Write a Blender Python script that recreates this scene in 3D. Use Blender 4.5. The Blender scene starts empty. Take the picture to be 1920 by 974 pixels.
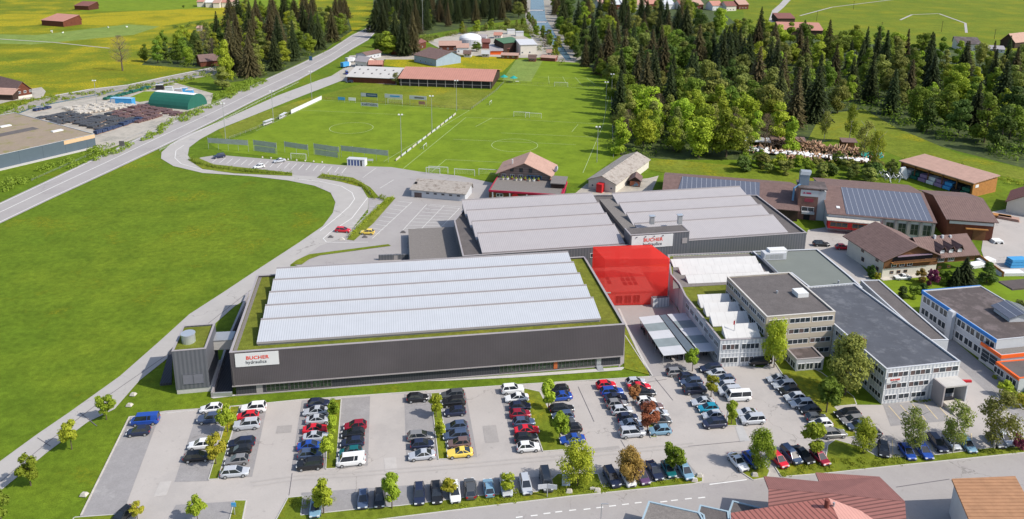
import bpy, bmesh, math, random
from math import radians, sin, cos, pi
from mathutils import Vector, Matrix, noise
from mathutils.geometry import tessellate_polygon
R = random.Random(7)
S = bpy.context.scene
C = S.collection
# ---------------------------------------------------------------- camera
CAMH = 88.0; FPX = 1479.0; CX = 960.0; CY = 248.2; PIT = 0.26374; ROL = 0.009275
FW = Vector((0, cos(PIT), -sin(PIT))); RT0 = Vector((1, 0, 0)); UP0 = RT0.cross(FW)
RT = cos(ROL) * RT0 + sin(ROL) * UP0; UP = -sin(ROL) * RT0 + cos(ROL) * UP0
cd = bpy.data.cameras.new('camera'); cam = bpy.data.objects.new('camera', cd); C.objects.link(cam)
m = Matrix((RT, UP, -FW)).transposed().to_4x4(); m.translation = (0, 0, CAMH); cam.matrix_world = m
cd.sensor_fit = 'HORIZONTAL'; cd.sensor_width = 36; cd.lens = 36 * FPX / 1920
cd.shift_x = 0; cd.shift_y = -(487 - CY) / 1920
cd.clip_start = 1; cd.clip_end = 6000
S.camera = cam
# ---------------------------------------------------------------- light
SUN_EL = radians(44); SUN_AZ = radians(-20)     # azimuth from +X towards +Y
sd = Vector((cos(SUN_EL) * cos(SUN_AZ), cos(SUN_EL) * sin(SUN_AZ), sin(SUN_EL)))
w = bpy.data.worlds.new('World'); S.world = w; w.use_nodes = True
nt = w.node_tree; bg = nt.nodes['Background']
sky = nt.nodes.new('ShaderNodeTexSky'); sky.sky_type = 'NISHITA'; sky.sun_disc = False
sky.sun_elevation = SUN_EL; sky.sun_rotation = radians(90) - SUN_AZ; sky.air_density = 1.0; sky.dust_density = 1.5
nt.links.new(sky.outputs[0], bg.inputs[0]); bg.inputs[1].default_value = 0.15
sl = bpy.data.lights.new('sun', 'SUN'); so = bpy.data.objects.new('sun', sl); C.objects.link(so)
sl.energy = 3.9; sl.angle = radians(.5); sl.color = (1, .95, .87)
so.rotation_euler = sd.to_track_quat('Z', 'Y').to_euler(); so.location = (200, -100, 300)
S.view_settings.view_transform = 'Standard'; S.view_settings.look = 'None'; S.view_settings.gamma = 1
S.view_settings.exposure = 0.27
S.cycles.max_bounces = 5; S.cycles.transparent_max_bounces = 8

# ---------------------------------------------------------------- where a point of the survey photo lies in the valley
def W(px, py, z=0.0):
    d = FW + RT * ((px - CX) / FPX) - UP * ((py - CY) / FPX)
    t = (z - CAMH) / d.z
    return Vector((0, 0, CAMH)) + d * t
def Zr(px, py, ox, oy, k): return (ox + px / k, oy + py / k)

# ---------------------------------------------------------------- materials
MC = {}
def mat(name, rgb, rough=.8, var=.12, scale=.5, kind=None, rgb2=None, f=1.0, thr=.5, metal=0, spec=.3, axis='x', fine=0.0, ws=False):
    if name in MC: return MC[name]
    m = bpy.data.materials.new(name); m.use_nodes = True; t = m.node_tree; b = t.nodes['Principled BSDF']
    N, L = t.nodes.new, t.links.new
    b.inputs['Roughness'].default_value = rough; b.inputs['Metallic'].default_value = metal
    b.inputs['Specular IOR Level'].default_value = spec
    tc = N('ShaderNodeTexCoord')
    base = N('ShaderNodeRGB'); base.outputs[0].default_value = (*rgb, 1); col = base.outputs[0]
    def mixc(fac, a, bcol, mode='MIX'):
        x = N('ShaderNodeMix'); x.data_type = 'RGBA'; x.blend_type = mode
        if isinstance(fac, float): x.inputs[0].default_value = fac
        else: L(fac, x.inputs[0])
        L(a, x.inputs[6])
        if isinstance(bcol, tuple): x.inputs[7].default_value = (*bcol, 1)
        else: L(bcol, x.inputs[7])
        return x.outputs[2]
    def nz(sc, det=4, rough_=.6):
        n = N('ShaderNodeTexNoise'); n.inputs['Scale'].default_value = sc; n.inputs['Detail'].default_value = det
        n.inputs['Roughness'].default_value = rough_; L(tc.outputs['Object'], n.inputs['Vector']); return n.outputs[0]
    def ramp(v, a, bb):
        r = N('ShaderNodeMapRange'); r.inputs[1].default_value = a; r.inputs[2].default_value = bb
        L(v, r.inputs[0]); return r.outputs[0]
    def mth(op, a, bb=None):
        x = N('ShaderNodeMath'); x.operation = op
        for i, v in enumerate((a, bb)):
            if v is None: continue
            if isinstance(v, (int, float)): x.inputs[i].default_value = v
            else: L(v, x.inputs[i])
        return x.outputs[0]
    if kind in ('ribs', 'tiles', 'planks'):
        sp = N('ShaderNodeSeparateXYZ'); L(tc.outputs['Object'], sp.inputs[0])
        ax = {'x': 0, 'y': 1, 'z': 2}[axis]
        s = mth('FRACT', mth('MULTIPLY', sp.outputs[ax], f))
        msk = mth('GREATER_THAN', s, thr)
        col = mixc(msk, col, rgb2)
        if kind == 'tiles':
            other = sp.outputs[0 if axis == 'y' else 1]
            s2 = mth('FRACT', mth('MULTIPLY', other, f * 1.3)); m2 = mth('GREATER_THAN', s2, .8)
            col = mixc(mth('MULTIPLY', m2, .35), col, rgb2)
    if kind == 'grass':
        # flowers in patches + mown / grazed tone changes
        n1 = nz(.018, 5, .62); n2 = nz(.12, 5, .7)
        col = mixc(ramp(n1, .38, .62), col, rgb2)
        col = mixc(ramp(n2, .35, .75), col, tuple(c * .68 for c in rgb))
        if f > 0:
            n3 = nz(.03, 6, .72); n4 = nz(1.1, 2, .8)
            big = mth('MULTIPLY', ramp(n3, thr, thr + .13), ramp(n4, .38, .66))
            col = mixc(mth('MULTIPLY', big, f), col, (.62, .46, .015))
    if kind == 'spots' and rgb2:
        col = mixc(ramp(nz(f, 5, .7), thr, thr + .12), col, rgb2)
    if var:
        v = ramp(nz(scale, 6, .65), .25, .75)
        g = N('ShaderNodeMapRange'); g.inputs[3].default_value = 1 - var; g.inputs[4].default_value = 1 + var * .7; L(v, g.inputs[0])
        cm = N('ShaderNodeCombineColor'); [L(g.outputs[0], cm.inputs[i]) for i in range(3)]
        col = mixc(1.0, col, cm.outputs[0], 'MULTIPLY')
    if fine:
        v = nz(4.5, 3, .8); g = N('ShaderNodeMapRange'); g.inputs[1].default_value = .3; g.inputs[2].default_value = .7
        g.inputs[3].default_value = 1 - fine; g.inputs[4].default_value = 1 + fine * .7; L(v, g.inputs[0])
        cm = N('ShaderNodeCombineColor'); [L(g.outputs[0], cm.inputs[i]) for i in range(3)]
        col = mixc(1.0, col, cm.outputs[0], 'MULTIPLY')
    if name in ('lot_asphalt', 'stall_surface', 'road_asphalt', 'track_asphalt'):
        vo = N('ShaderNodeTexVoronoi'); vo.feature = 'DISTANCE_TO_EDGE'; vo.inputs['Scale'].default_value = .07
        nn = N('ShaderNodeTexNoise'); nn.inputs['Scale'].default_value = .35; nn.inputs['Detail'].default_value = 5; L(tc.outputs['Object'], nn.inputs['Vector'])
        vm = N('ShaderNodeVectorMath'); vm.operation = 'MULTIPLY_ADD'; L(nn.outputs[1], vm.inputs[0]); vm.inputs[1].default_value = (7, 7, 0); L(tc.outputs['Object'], vm.inputs[2]); L(vm.outputs[0], vo.inputs['Vector'])
        ck = mth('LESS_THAN', vo.outputs[0], .0045); gate = ramp(nz(.05, 2), .5, .56)
        col = mixc(mth('MULTIPLY', mth('MULTIPLY', ck, gate), .45), col, (.12, .11, .10))
        col = mixc(mth('MULTIPLY', ramp(nz(.9, 3, .5), .66, .78), .35), col, (.16, .15, .14))
    if name == 'net_grey':
        tr = N('ShaderNodeBsdfTransparent'); ms = N('ShaderNodeMixShader'); ms.inputs[0].default_value = .42
        L(b.outputs[0], ms.inputs[1]); L(tr.outputs[0], ms.inputs[2]); L(ms.outputs[0], t.nodes['Material Output'].inputs[0])
    if kind == 'leaf':
        oi = N('ShaderNodeObjectInfo')
        h = N('ShaderNodeHueSaturation'); 
        g = N('ShaderNodeMapRange'); g.inputs[3].default_value = .478; g.inputs[4].default_value = .515; L(oi.outputs['Random'], g.inputs[0]); L(g.outputs[0], h.inputs['Hue'])
        rr = mth('FRACT', mth('MULTIPLY', oi.outputs['Random'], 17.3))
        g2 = N('ShaderNodeMapRange'); g2.inputs[3].default_value = .7; g2.inputs[4].default_value = 1.3; L(rr, g2.inputs[0]); L(g2.outputs[0], h.inputs['Value'])
        L(col, h.inputs['Color']); col = h.outputs[0]
        tr = N('ShaderNodeBsdfTranslucent'); L(col, tr.inputs[0]); ms = N('ShaderNodeMixShader'); ms.inputs[0].default_value = f
        L(b.outputs[0], ms.inputs[1]); L(tr.outputs[0], ms.inputs[2]); L(ms.outputs[0], t.nodes['Material Output'].inputs[0])
    L(col, b.inputs['Base Color'])
    MC[name] = m; return m
M = mat
GR = dict(kind='grass', var=.34, scale=.7, fine=.34, rough=.9, spec=.1)
m_grass = M('field_grass', (.116, .19, .013), rgb2=(.16, .22, .015), f=.35, thr=.55, **GR)
m_meadow = M('dandelion_meadow', (.15, .20, .012), rgb2=(.22, .235, .012), f=.85, thr=.47, **GR)
m_hill = M('hill_meadow', (.15, .205, .014), rgb2=(.20, .235, .018), f=.35, thr=.5, **GR)
m_meadow2 = M('dense_dandelions', (.19, .225, .012), rgb2=(.28, .26, .012), f=.85, thr=.38, **GR)
m_verge = M('verge_grass', (.155, .205, .016), rgb2=(.23, .25, .035), f=.55, thr=.52, **GR)
m_lawn = M('mown_pitch', (.165, .245, .016), rgb2=(.195, .265, .018), f=0, **{**GR, 'fine': .08, 'var': .12})
m_lawn2 = M('pale_mown_strip', (.2, .28, .06), rgb2=(.24, .3, .07), f=0, **{**GR, 'fine': .08})
m_sedum = M('sedum', (.155, .185, .025), rgb2=(.21, .20, .03), f=0, **{**GR, 'fine': .35})
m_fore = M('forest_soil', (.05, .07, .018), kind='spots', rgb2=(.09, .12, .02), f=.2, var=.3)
m_asph = M('lot_asphalt', (.42, .385, .355), var=.07, scale=.15, fine=.05, kind='spots', rgb2=(.385, .355, .33), f=.08, thr=.52)
m_stall = M('stall_surface', (.29, .275, .27), var=.12, scale=.5, fine=.12, kind='spots', rgb2=(.335, .32, .31), f=.3, thr=.55)
m_road = M('road_asphalt', (.35, .325, .31), var=.08, scale=.2, fine=.05, kind='spots', rgb2=(.315, .29, .28), f=.1)
m_road2 = M('track_asphalt', (.40, .375, .35), var=.08, scale=.2, fine=.05)
m_dark_asph = M('dark_asphalt', (.14, .13, .14), var=.15, fine=.08)
m_grav = M('gravel_roof', (.20, .18, .165), var=.12, scale=1.2, fine=.3, rough=.95)
m_gravd = M('gravel_roof_dark', (.13, .115, .11), var=.2, scale=.4, fine=.25, rough=.95)
m_conc = M('concrete', (.5, .48, .45), var=.1, fine=.08)
m_white = M('white_paint', (.66, .66, .65), var=.05)
m_line = M('road_marking', (.72, .71, .68), var=.15, scale=2)
m_linep = M('faded_pitch_line', (.42, .5, .25), var=.2, scale=2)
m_yline = M('yellow_marking', (.62, .5, .3), var=.1)
m_clad = M('brown_grey_cladding', (.094, .083, .088), kind='ribs', rgb2=(.112, .10, .106), f=3.1, axis='x', var=.16, scale=.12, metal=.15, rough=.5)
m_clady = M('brown_grey_cladding_side', (.098, .083, .082), kind='ribs', rgb2=(.122, .104, .102), f=1.6, axis='y', var=.06)
m_clad2 = M('slate_cladding', (.10, .104, .12), kind='ribs', rgb2=(.135, .138, .155), f=1.3, axis='x', var=.08, rough=.55)
m_clad2y = M('slate_cladding_side', (.10, .104, .12), kind='ribs', rgb2=(.135, .138, .155), f=1.3, axis='y', var=.08, rough=.55)
m_plinth = M('dark_plinth', (.045, .045, .052), kind='ribs', rgb2=(.06, .06, .068), f=2, axis='x', var=.08)
m_shed = M('white_ribbed_roof', (.50, .515, .54), kind='ribs', rgb2=(.40, .415, .44), f=2.2, thr=.7, axis='x', rough=.45, var=.05, metal=.1)
m_shed2 = M('pale_ribbed_roof', (.40, .375, .375), kind='ribs', rgb2=(.345, .32, .32), f=2.0, thr=.6, axis='x', rough=.5, var=.05)
m_skyl = M('pale_skylight_sheet', (.54, .53, .515), kind='ribs', rgb2=(.47, .46, .45), f=.5, thr=.93, axis='x', rough=.6, var=.08)
m_trim = M('grey_trim', (.34, .31, .31), rough=.5, var=.06)
m_trimd = M('dark_trim', (.12, .11, .11), rough=.5, var=.06)
m_lfac = M('white_ribbed_panel', (.60, .61, .61), kind='ribs', rgb2=(.40, .42, .45), f=1.3, thr=.55, axis='x', rough=.6, var=.04)
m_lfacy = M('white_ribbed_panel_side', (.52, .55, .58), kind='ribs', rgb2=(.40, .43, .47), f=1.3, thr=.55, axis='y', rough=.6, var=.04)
m_beige = M('beige_panel', (.46, .40, .32), var=.06, scale=.5)
m_winf = M('window_frame_white', (.72, .72, .72), var=.03, rough=.5)
m_glass = M('window_glass', (.035, .045, .055), rough=.12, var=.35, scale=.9, spec=.6)
m_glassg = M('plant_glass', (.03, .045, .035), kind='spots', rgb2=(.10, .16, .09), f=1.2, thr=.55, rough=.2, var=.4, scale=1.5, spec=.6)
m_blind = M('brown_blind', (.12, .085, .08), var=.15, rough=.6)
m_roofdk = M('bitumen_roof', (.085, .09, .105), kind='spots', rgb2=(.13, .135, .15), f=.35, thr=.52, var=.2, scale=.3, fine=.06, rough=.8)
m_roofgr = M('green_grey_roof', (.17, .185, .165), var=.08, scale=.2, fine=.06)
m_roofbr = M('brown_felt_roof', (.10, .08, .075), kind='spots', rgb2=(.15, .12, .115), f=.25, thr=.48, var=.2, scale=.5, fine=.15)
m_tile = M('brown_tiles', (.20, .128, .112), kind='tiles', rgb2=(.13, .082, .072), f=1.6, thr=.7, axis='y', var=.25, scale=.8, fine=.2)
m_tilex = M('brown_tiles_cross', (.20, .128, .112), kind='tiles', rgb2=(.13, .082, .072), f=1.6, thr=.7, axis='x', var=.25, scale=.8, fine=.2)
m_tiler = M('red_brown_tiles', (.25, .105, .085), kind='tiles', rgb2=(.12, .05, .045), f=1.5, thr=.72, axis='y', var=.15, scale=.6, fine=.1)
m_tilep = M('salmon_tiles', (.46, .22, .165), kind='tiles', rgb2=(.40, .19, .15), f=.8, thr=.7, axis='x', var=.1, scale=.3)
m_tilepp = M('pale_pink_tiles', (.44, .28, .22), kind='tiles', rgb2=(.38, .23, .18), f=.8, thr=.7, axis='y', var=.15, scale=.5)
m_eter = M('weathered_fibre_cement', (.36, .32, .28), kind='spots', rgb2=(.22, .18, .15), f=.7, thr=.52, var=.25, scale=1.2, fine=.12)
m_wood = M('dark_red_timber', (.14, .042, .022), kind='planks', rgb2=(.085, .028, .016), f=3, thr=.8, axis='x', var=.3, scale=.8)
m_woodb = M('brown_timber', (.17, .075, .03), kind='planks', rgb2=(.09, .04, .018), f=3, thr=.8, axis='z', var=.25, scale=1)
m_woodo = M('orange_timber', (.42, .19, .055), kind='planks', rgb2=(.28, .12, .035), f=2, thr=.8, axis='z', var=.2, scale=1)
m_woodd = M('dark_timber', (.05, .03, .022), var=.3, scale=1)
m_rend = M('cream_render', (.62, .58, .5), var=.07, scale=.6)
m_red = M('red_paint', (.5, .02, .025), var=.1, rough=.5)
m_redsign = M('sign_red', (.72, .055, .02), var=.02, rough=.5)
m_ink = M('sign_ink', (.05, .055, .06), var=.02)
m_steel = M('galvanised_steel', (.45, .46, .47), var=.08, rough=.4, metal=.5)
m_alu = M('bright_duct_metal', (.62, .64, .66), var=.05, rough=.3, metal=.6)
m_blue = M('blue_fascia', (.02, .17, .50), var=.05, rough=.5)
m_orange = M('orange_fascia', (.80, .13, .02), var=.05, rough=.5)
m_gwall = M('pale_grey_wall', (.50, .51, .53), var=.08)
m_solar = M('solar_cell', (.115, .125, .16), kind='planks', rgb2=(.40, .41, .44), f=.66, thr=.94, axis='x', var=.15, scale=2, rough=.25, spec=.6)
m_bark = M('bark', (.12, .09, .065), var=.3, scale=3)
m_birch = M('pale_bark', (.42, .39, .34), var=.35, scale=4)
m_water = M('river_water', (.07, .13, .18), kind='spots', rgb2=(.26, .34, .38), f=.10, thr=.64, rough=.25, var=.2, scale=.3, spec=.5)
m_shingle = M('river_shingle', (.32, .29, .25), kind='spots', rgb2=(.16, .2, .05), f=.3, thr=.55, var=.3, scale=.8)
m_yard = M('pale_yard_gravel', (.42, .38, .32), kind='spots', rgb2=(.3, .28, .24), f=.15, thr=.5, var=.15, fine=.15)
m_black = M('rubber_black', (.02, .02, .022), var=.1)
m_green = M('green_sheet', (.02, .12, .085), var=.12, rough=.5)
m_greenr = M('green_metal_roof', (.09, .24, .10), kind='ribs', rgb2=(.07, .19, .08), f=.8, axis='x', var=.1)
m_tarp = M('white_sheet', (.75, .75, .74), var=.12, scale=1.5)
m_teal = M('teal_sheet', (.02, .32, .28), var=.12)
m_bluebox = M('bright_blue_metal', (.06, .30, .58), var=.12)
m_log = M('cut_log', (.40, .25, .15), var=.35, scale=2)
m_stone = M('pale_stone', (.52, .48, .42), var=.3, scale=2)
m_rust = M('rust_red', (.2, .06, .045), var=.3)
m_net = M('net_grey', (.46, .49, .53), kind='planks', rgb2=(.32, .35, .40), f=2.0, thr=.5, axis='x', var=.2)

# ---------------------------------------------------------------- mesh helpers
class MB:
    def __init__(s): s.v = []; s.f = []
    def poly(s, pts): n = len(s.v); s.v += [tuple(p) for p in pts]; s.f.append(tuple(range(n, n + len(pts)))); return s
    def hexa(s, p):                     # 8 points: bottom 4 ccw, top 4 ccw
        n = len(s.v); s.v += [tuple(q) for q in p]
        for f in ((3, 2, 1, 0), (4, 5, 6, 7), (0, 1, 5, 4), (1, 2, 6, 5), (2, 3, 7, 6), (3, 0, 4, 7)): s.f.append(tuple(n + i for i in f))
        return s
    def box(s, x0, x1, y0, y1, z0, z1):
        return s.hexa([(x0, y0, z0), (x1, y0, z0), (x1, y1, z0), (x0, y1, z0), (x0, y0, z1), (x1, y0, z1), (x1, y1, z1), (x0, y1, z1)])
    def prism(s, poly, z0, z1):
        t = tessellate_polygon([[Vector((p[0], p[1], 0)) for p in poly]]); n = len(s.v); k = len(poly)
        a = sum(poly[i][0] * poly[(i + 1) % k][1] - poly[(i + 1) % k][0] * poly[i][1] for i in range(k))
        if a < 0: poly = poly[::-1]; t = tessellate_polygon([[Vector((p[0], p[1], 0)) for p in poly]])
        s.v += [(p[0], p[1], z0) for p in poly] + [(p[0], p[1], z1) for p in poly]
        for q in t:
            x = [poly[i] for i in q]; ar = (x[1][0] - x[0][0]) * (x[2][1] - x[0][1]) - (x[2][0] - x[0][0]) * (x[1][1] - x[0][1])
            q = tuple(q) if ar > 0 else tuple(q)[::-1]
            s.f.append(tuple(n + k + i for i in q)); s.f.append(tuple(n + i for i in q[::-1]))
        for i in range(k): j = (i + 1) % k; s.f.append((n + i, n + j, n + k + j, n + k + i))
        return s
    def cyl(s, a, b, r0, r1=None, n=8, caps=True):
        a = Vector(a); b = Vector(b); r1 = r0 if r1 is None else r1
        d = (b - a).normalized(); u = d.orthogonal().normalized(); v = d.cross(u); k = len(s.v)
        for c, r in ((a, r0), (b, r1)):
            s.v += [tuple(c + (u * cos(2 * pi * i / n) + v * sin(2 * pi * i / n)) * r) for i in range(n)]
        for i in range(n): j = (i + 1) % n; s.f.append((k + i, k + j, k + n + j, k + n + i))
        if caps: s.f.append(tuple(k + i for i in range(n))[::-1]); s.f.append(tuple(k + n + i for i in range(n)))
        return s
    def mesh(s, name, m, smooth=False):
        me = bpy.data.meshes.new(name); me.from_pydata(s.v, [], s.f); me.update()
        me.materials.append(m)
        if smooth: me.polygons.foreach_set('use_smooth', [True] * len(me.polygons))
        return me
    def build(s, name, m, parent=None, smooth=False, label=None):
        o = bpy.data.objects.new(name, s.mesh(name, m, smooth)); C.objects.link(o); o.parent = parent
        if label: o['label'] = label
        return o
def tag(o, label, cat, group=None, kind=None):
    o['label'] = label; o['category'] = cat
    if group: o['group'] = group
    if kind: o['kind'] = kind
    return o
def thing(name, label, cat, loc=(0, 0, 0), rz=0, group=None, kind=None):
    o = bpy.data.objects.new(name, None); C.objects.link(o); o.location = loc; o.rotation_euler = (0, 0, rz)
    o.empty_display_size = .5
    return tag(o, label, cat, group, kind)
def dup(root, loc=None, rz=None, label=None, group=None):
    def cp(o, par):
        c = o.copy(); C.objects.link(c); c.parent = par
        for ch in list(o.children): cp(ch, c)
        return c
    r = cp(root, None)
    if loc is not None: r.location = loc
    if rz is not None: r.rotation_euler = (0, 0, rz)
    if label: r['label'] = label
    if group: r['group'] = group
    return r
def setmat(o, m):
    o.material_slots[0].link = 'OBJECT'; o.material_slots[0].material = m
LV = [0]
def ground(name, pts, m, z, kind='structure', label=None, thick=0.0):
    P = [W(*p) for p in pts]
    b = MB(); t = tessellate_polygon([[Vector((p.x, p.y, 0)) for p in P]])
    b.v = [(p.x, p.y, z) for p in P]
    for q in t:
        x = [P[i] for i in q]; a = (x[1] - x[0]).cross(x[2] - x[0]).z
        b.f.append(tuple(q) if a > 0 else tuple(q)[::-1])
    o = b.build(name, m)
    o['kind'] = kind
    if label: o['label'] = label
    return o
def kerb(name, pts, z, wd=.18, hh=.12, m=None, closed=False):
    P = [W(*p) for p in pts]; b = MB(); n = len(P)
    for i in range(n if closed else n - 1):
        a, c = P[i], P[(i + 1) % n]; d = (c - a); 
        if d.length < .05: continue
        d.normalize(); nn = Vector((-d.y, d.x, 0)) * wd * .5
        q = [a - nn, c - nn, c + nn, a + nn]
        b.hexa([(p.x, p.y, 0.0) for p in q] + [(p.x, p.y, z + hh) for p in q])
    o = b.build(name, m or m_conc); o['kind'] = 'structure'; return o
def lines(name, segs, z, wd, m, px=True, kind='structure'):
    b = MB()
    for s in segs:
        for i in range(len(s) - 1):
            a = W(*s[i]) if px else Vector((*s[i][:2], 0)); c = W(*s[i + 1]) if px else Vector((*s[i + 1][:2], 0))
            d = c - a
            if d.length < .02: continue
            d.normalize(); nn = Vector((-d.y, d.x, 0)) * wd * .5
            b.poly([(*(p.xy), z) for p in (a - nn, c - nn, c + nn, a + nn)])
    o = b.build(name, m); o['kind'] = kind; return o
def text(body, parent, mat_, size, loc, rot=(pi / 2, 0, 0), name='lettering', bold=.0, align='LEFT', sx=1.0):
    cu = bpy.data.curves.new(name, 'FONT'); cu.body = body; cu.size = size; cu.offset = 0; cu.space_character = 1.08; cu.align_x = align; cu.extrude = .02
    tmp = bpy.data.objects.new('tmp', cu); C.objects.link(tmp)
    dg = bpy.context.evaluated_depsgraph_get(); me = bpy.data.meshes.new_from_object(tmp.evaluated_get(dg))
    bpy.data.objects.remove(tmp)
    if bold:
        bm = bmesh.new(); bm.from_mesh(me)
        for dx, dy in ((bold, 0), (0, bold * .8), (bold, bold * .8)):
            g = bmesh.ops.duplicate(bm, geom=bm.verts[:][:len(me.vertices)] + bm.edges[:][:len(me.edges)] + bm.faces[:][:len(me.polygons)])
            for v in g['geom']:
                if isinstance(v, bmesh.types.BMVert): v.co.x += dx; v.co.y += dy; v.co.z += (dx + dy) * .05
            bm.verts.ensure_lookup_table(); bm.edges.ensure_lookup_table(); bm.faces.ensure_lookup_table()
        bm.to_mesh(me); bm.free()
    me.materials.clear(); me.materials.append(mat_)
    o = bpy.data.objects.new(name, me); C.objects.link(o); o.parent = parent; o.location = loc; o.rotation_euler = rot; o.scale = (sx, 1, 1)
    return o

# ---------------------------------------------------------------- buildings in their own frame
class Bld:
    """front-left, front-right, back-left corners (photo survey points at height z)"""
    def __init__(s, name, label, cat, FL, FR, BL=None, z=0, d=None, group=None):
        A = W(*FL, z); B = W(*FR, z); s.a = math.atan2(B.y - A.y, B.x - A.x)
        s.u = Vector((cos(s.a), sin(s.a), 0)); s.v = Vector((-sin(s.a), cos(s.a), 0)); s.A = Vector((A.x, A.y, 0))
        s.w = (B - A).dot(s.u); s.d = d if d is not None else (W(*BL, z) - A).dot(s.v)
        s.o = thing(name, label, cat, s.A, s.a, group); s.cnt = {}
    def loc(s, px, py, z): q = W(px, py, z) - s.A; return q.dot(s.u), q.dot(s.v)
    def wl(s, x, y, z=0): q = s.A + s.u * x + s.v * y; return Vector((q.x, q.y, z))
    def part(s, mb, name, m, parent=None, **k): return mb.build(name, m, parent or s.o, **k)
    def box(s, name, m, x0, x1, y0, y1, z0, z1, parent=None): return s.part(MB().box(x0, x1, y0, y1, z0, z1), name, m, parent)
    def F(s, side, u, z, d, rect=None):
        x0, x1, y0, y1 = rect or (0, s.w, 0, s.d)
        return {'f': (x0 + u, y0 - d, z), 'l': (x0 - d, y0 + u, z), 'r': (x1 + d, y0 + u, z), 'b': (x0 + u, y1 + d, z)}[side]
    def fbox(s, mb, side, u0, u1, z0, z1, d0, d1, rect=None):
        a = [s.F(side, u, z, d, rect) for u in (u0, u1) for z in (z0, z1) for d in (d0, d1)]
        xs, ys, zs = zip(*a); return mb.box(min(xs), max(xs), min(ys), max(ys), min(zs), max(zs))
    def win(s, side, u0, u1, z0, z1, n=2, rect=None, glass=None, blinds=0, frame=None, name='window', bar=.09, rows=1):
        f = MB(); e = bar
        s.fbox(f, side, u0, u1, z0, z0 + e, -.02, .09, rect); s.fbox(f, side, u0, u1, z1 - e, z1, -.02, .09, rect)
        for i in range(n + 1):
            c = u0 + e * .5 + (u1 - u0 - e) * i / n; s.fbox(f, side, c - e * .5, c + e * .5, z0 + e, z1 - e, -.02, .08, rect)
        for r in range(1, rows):
            zz = z0 + (z1 - z0) * r / rows; s.fbox(f, side, u0 + e, u1 - e, zz - .03, zz + .03, -.02, .06, rect)
        fo = s.part(f, name, frame or m_winf)
        g = MB(); bl = MB(); cw = (u1 - u0 - e) / n
        for i in range(n):
            a = u0 + e * .5 + cw * i + e * .5; b = a + cw - e
            tgt = bl if (blinds and (i % 2 == blinds - 1)) else g
            s.fbox(tgt, side, a, b, z0 + e, z1 - e, -.01, .035, rect)
        if g.v: s.part(g, 'pane', glass or m_glass, fo)
        if bl.v: s.part(bl, 'blind', m_blind, fo)
        return fo
    def flat(s, mwall, mroof, z, rect=None, par=.35, cop=m_trim, mwy=None, z0=0, name='wall', ct=.3):
        x0, x1, y0, y1 = rect or (0, s.w, 0, s.d)
        b = MB()
        s.box(name, mwall, x0, x1, y0, y0 + .25, z0, z); s.box(name, mwall, x0, x1, y1 - .25, y1, z0, z)
        s.box('side_wall', mwy or mwall, x0, x0 + .25, y0 + .25, y1 - .25, z0, z); s.box('side_wall', mwy or mwall, x1 - .25, x1, y0 + .25, y1 - .25, z0, z)
        s.box('roof', mroof, x0 + .25, x1 - .25, y0 + .25, y1 - .25, z - par - .2, z - par)
        c = MB(); e = .05
        c.box(x0 - e, x1 + e, y0 - e, y0 + ct, z, z + .08); c.box(x0 - e, x1 + e, y1 - ct, y1 + e, z, z + .08)
        c.box(x0 - e, x0 + ct, y0 + ct, y1 - ct, z, z + .08); c.box(x1 - ct, x1 + e, y0 + ct, y1 - ct, z, z + .08)
        s.part(c, 'coping', cop)
    def wedge(s, x0, x1, y0, y1, z0, zf, zb, m, mg, name='shed_roof', skew=0.0, trim=True):
        b = MB(); n = 0
        b.hexa([(x0, y0, z0), (x1, y0, z0), (x1, y1, z0), (x0, y1, z0), (x0, y0, zf), (x1, y0, zf), (x1, y1, zb), (x0, y1, zb)])
        r = s.part(b, name, mg)
        t = MB(); o = .12
        t.hexa([(x0 - o, y0 - o, zf - .0), (x1 + o, y0 - o, zf - .0), (x1 + o, y1 + o, zb), (x0 - o, y1 + o, zb),
                (x0 - o, y0 - o, zf + .14), (x1 + o, y0 - o, zf + .14), (x1 + o, y1 + o, zb + .14), (x0 - o, y1 + o, zb + .14)])
        s.part(t, 'roof_sheet', m, r)
        if trim:
            t = MB(); t.box(x0 - o, x1 + o, y1 + o + .002, y1 + o + .22, zb - .25, zb + .42); t.box(x0 - o, x1 + o, y0 - o - .1, y0 - o, zf - .25, zf + .16); s.part(t, 'gutter', m_trim, r)
        return r
    def gable(s, axis, rect, ze, zr, mwall, mroof, ov=.6, mgab=None, th=.22, z0=0, ridge=.5, name='roof', zw=None, mlow=None):
        """axis 'x': ridge runs along x; 'y': ridge runs along the depth"""
        x0, x1, y0, y1 = rect; b = MB()
        if axis == 'x':
            yr = y0 + (y1 - y0) * ridge
            prof = [(y0, z0), (y1, z0), (y1, ze), (yr, zr), (y0, ze)]
            n = len(b.v); b.v += [(x0, y, z) for y, z in prof] + [(x1, y, z) for y, z in prof]
        else:
            xr = x0 + (x1 - x0) * ridge
            prof = [(x0, z0), (x1, z0), (x1, ze), (xr, zr), (x0, ze)]
            n = len(b.v); b.v += [(x, y0, z) for x, z in prof] + [(x, y1, z) for x, z in prof]
        b.f += [(4, 3, 2, 1, 0), (5, 6, 7, 8, 9)] + [(i, (i + 1) % 5, 5 + (i + 1) % 5, 5 + i) for i in range(5)]
        bm_fix(b); s.part(b, 'wall', mwall)
        r = MB()
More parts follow.
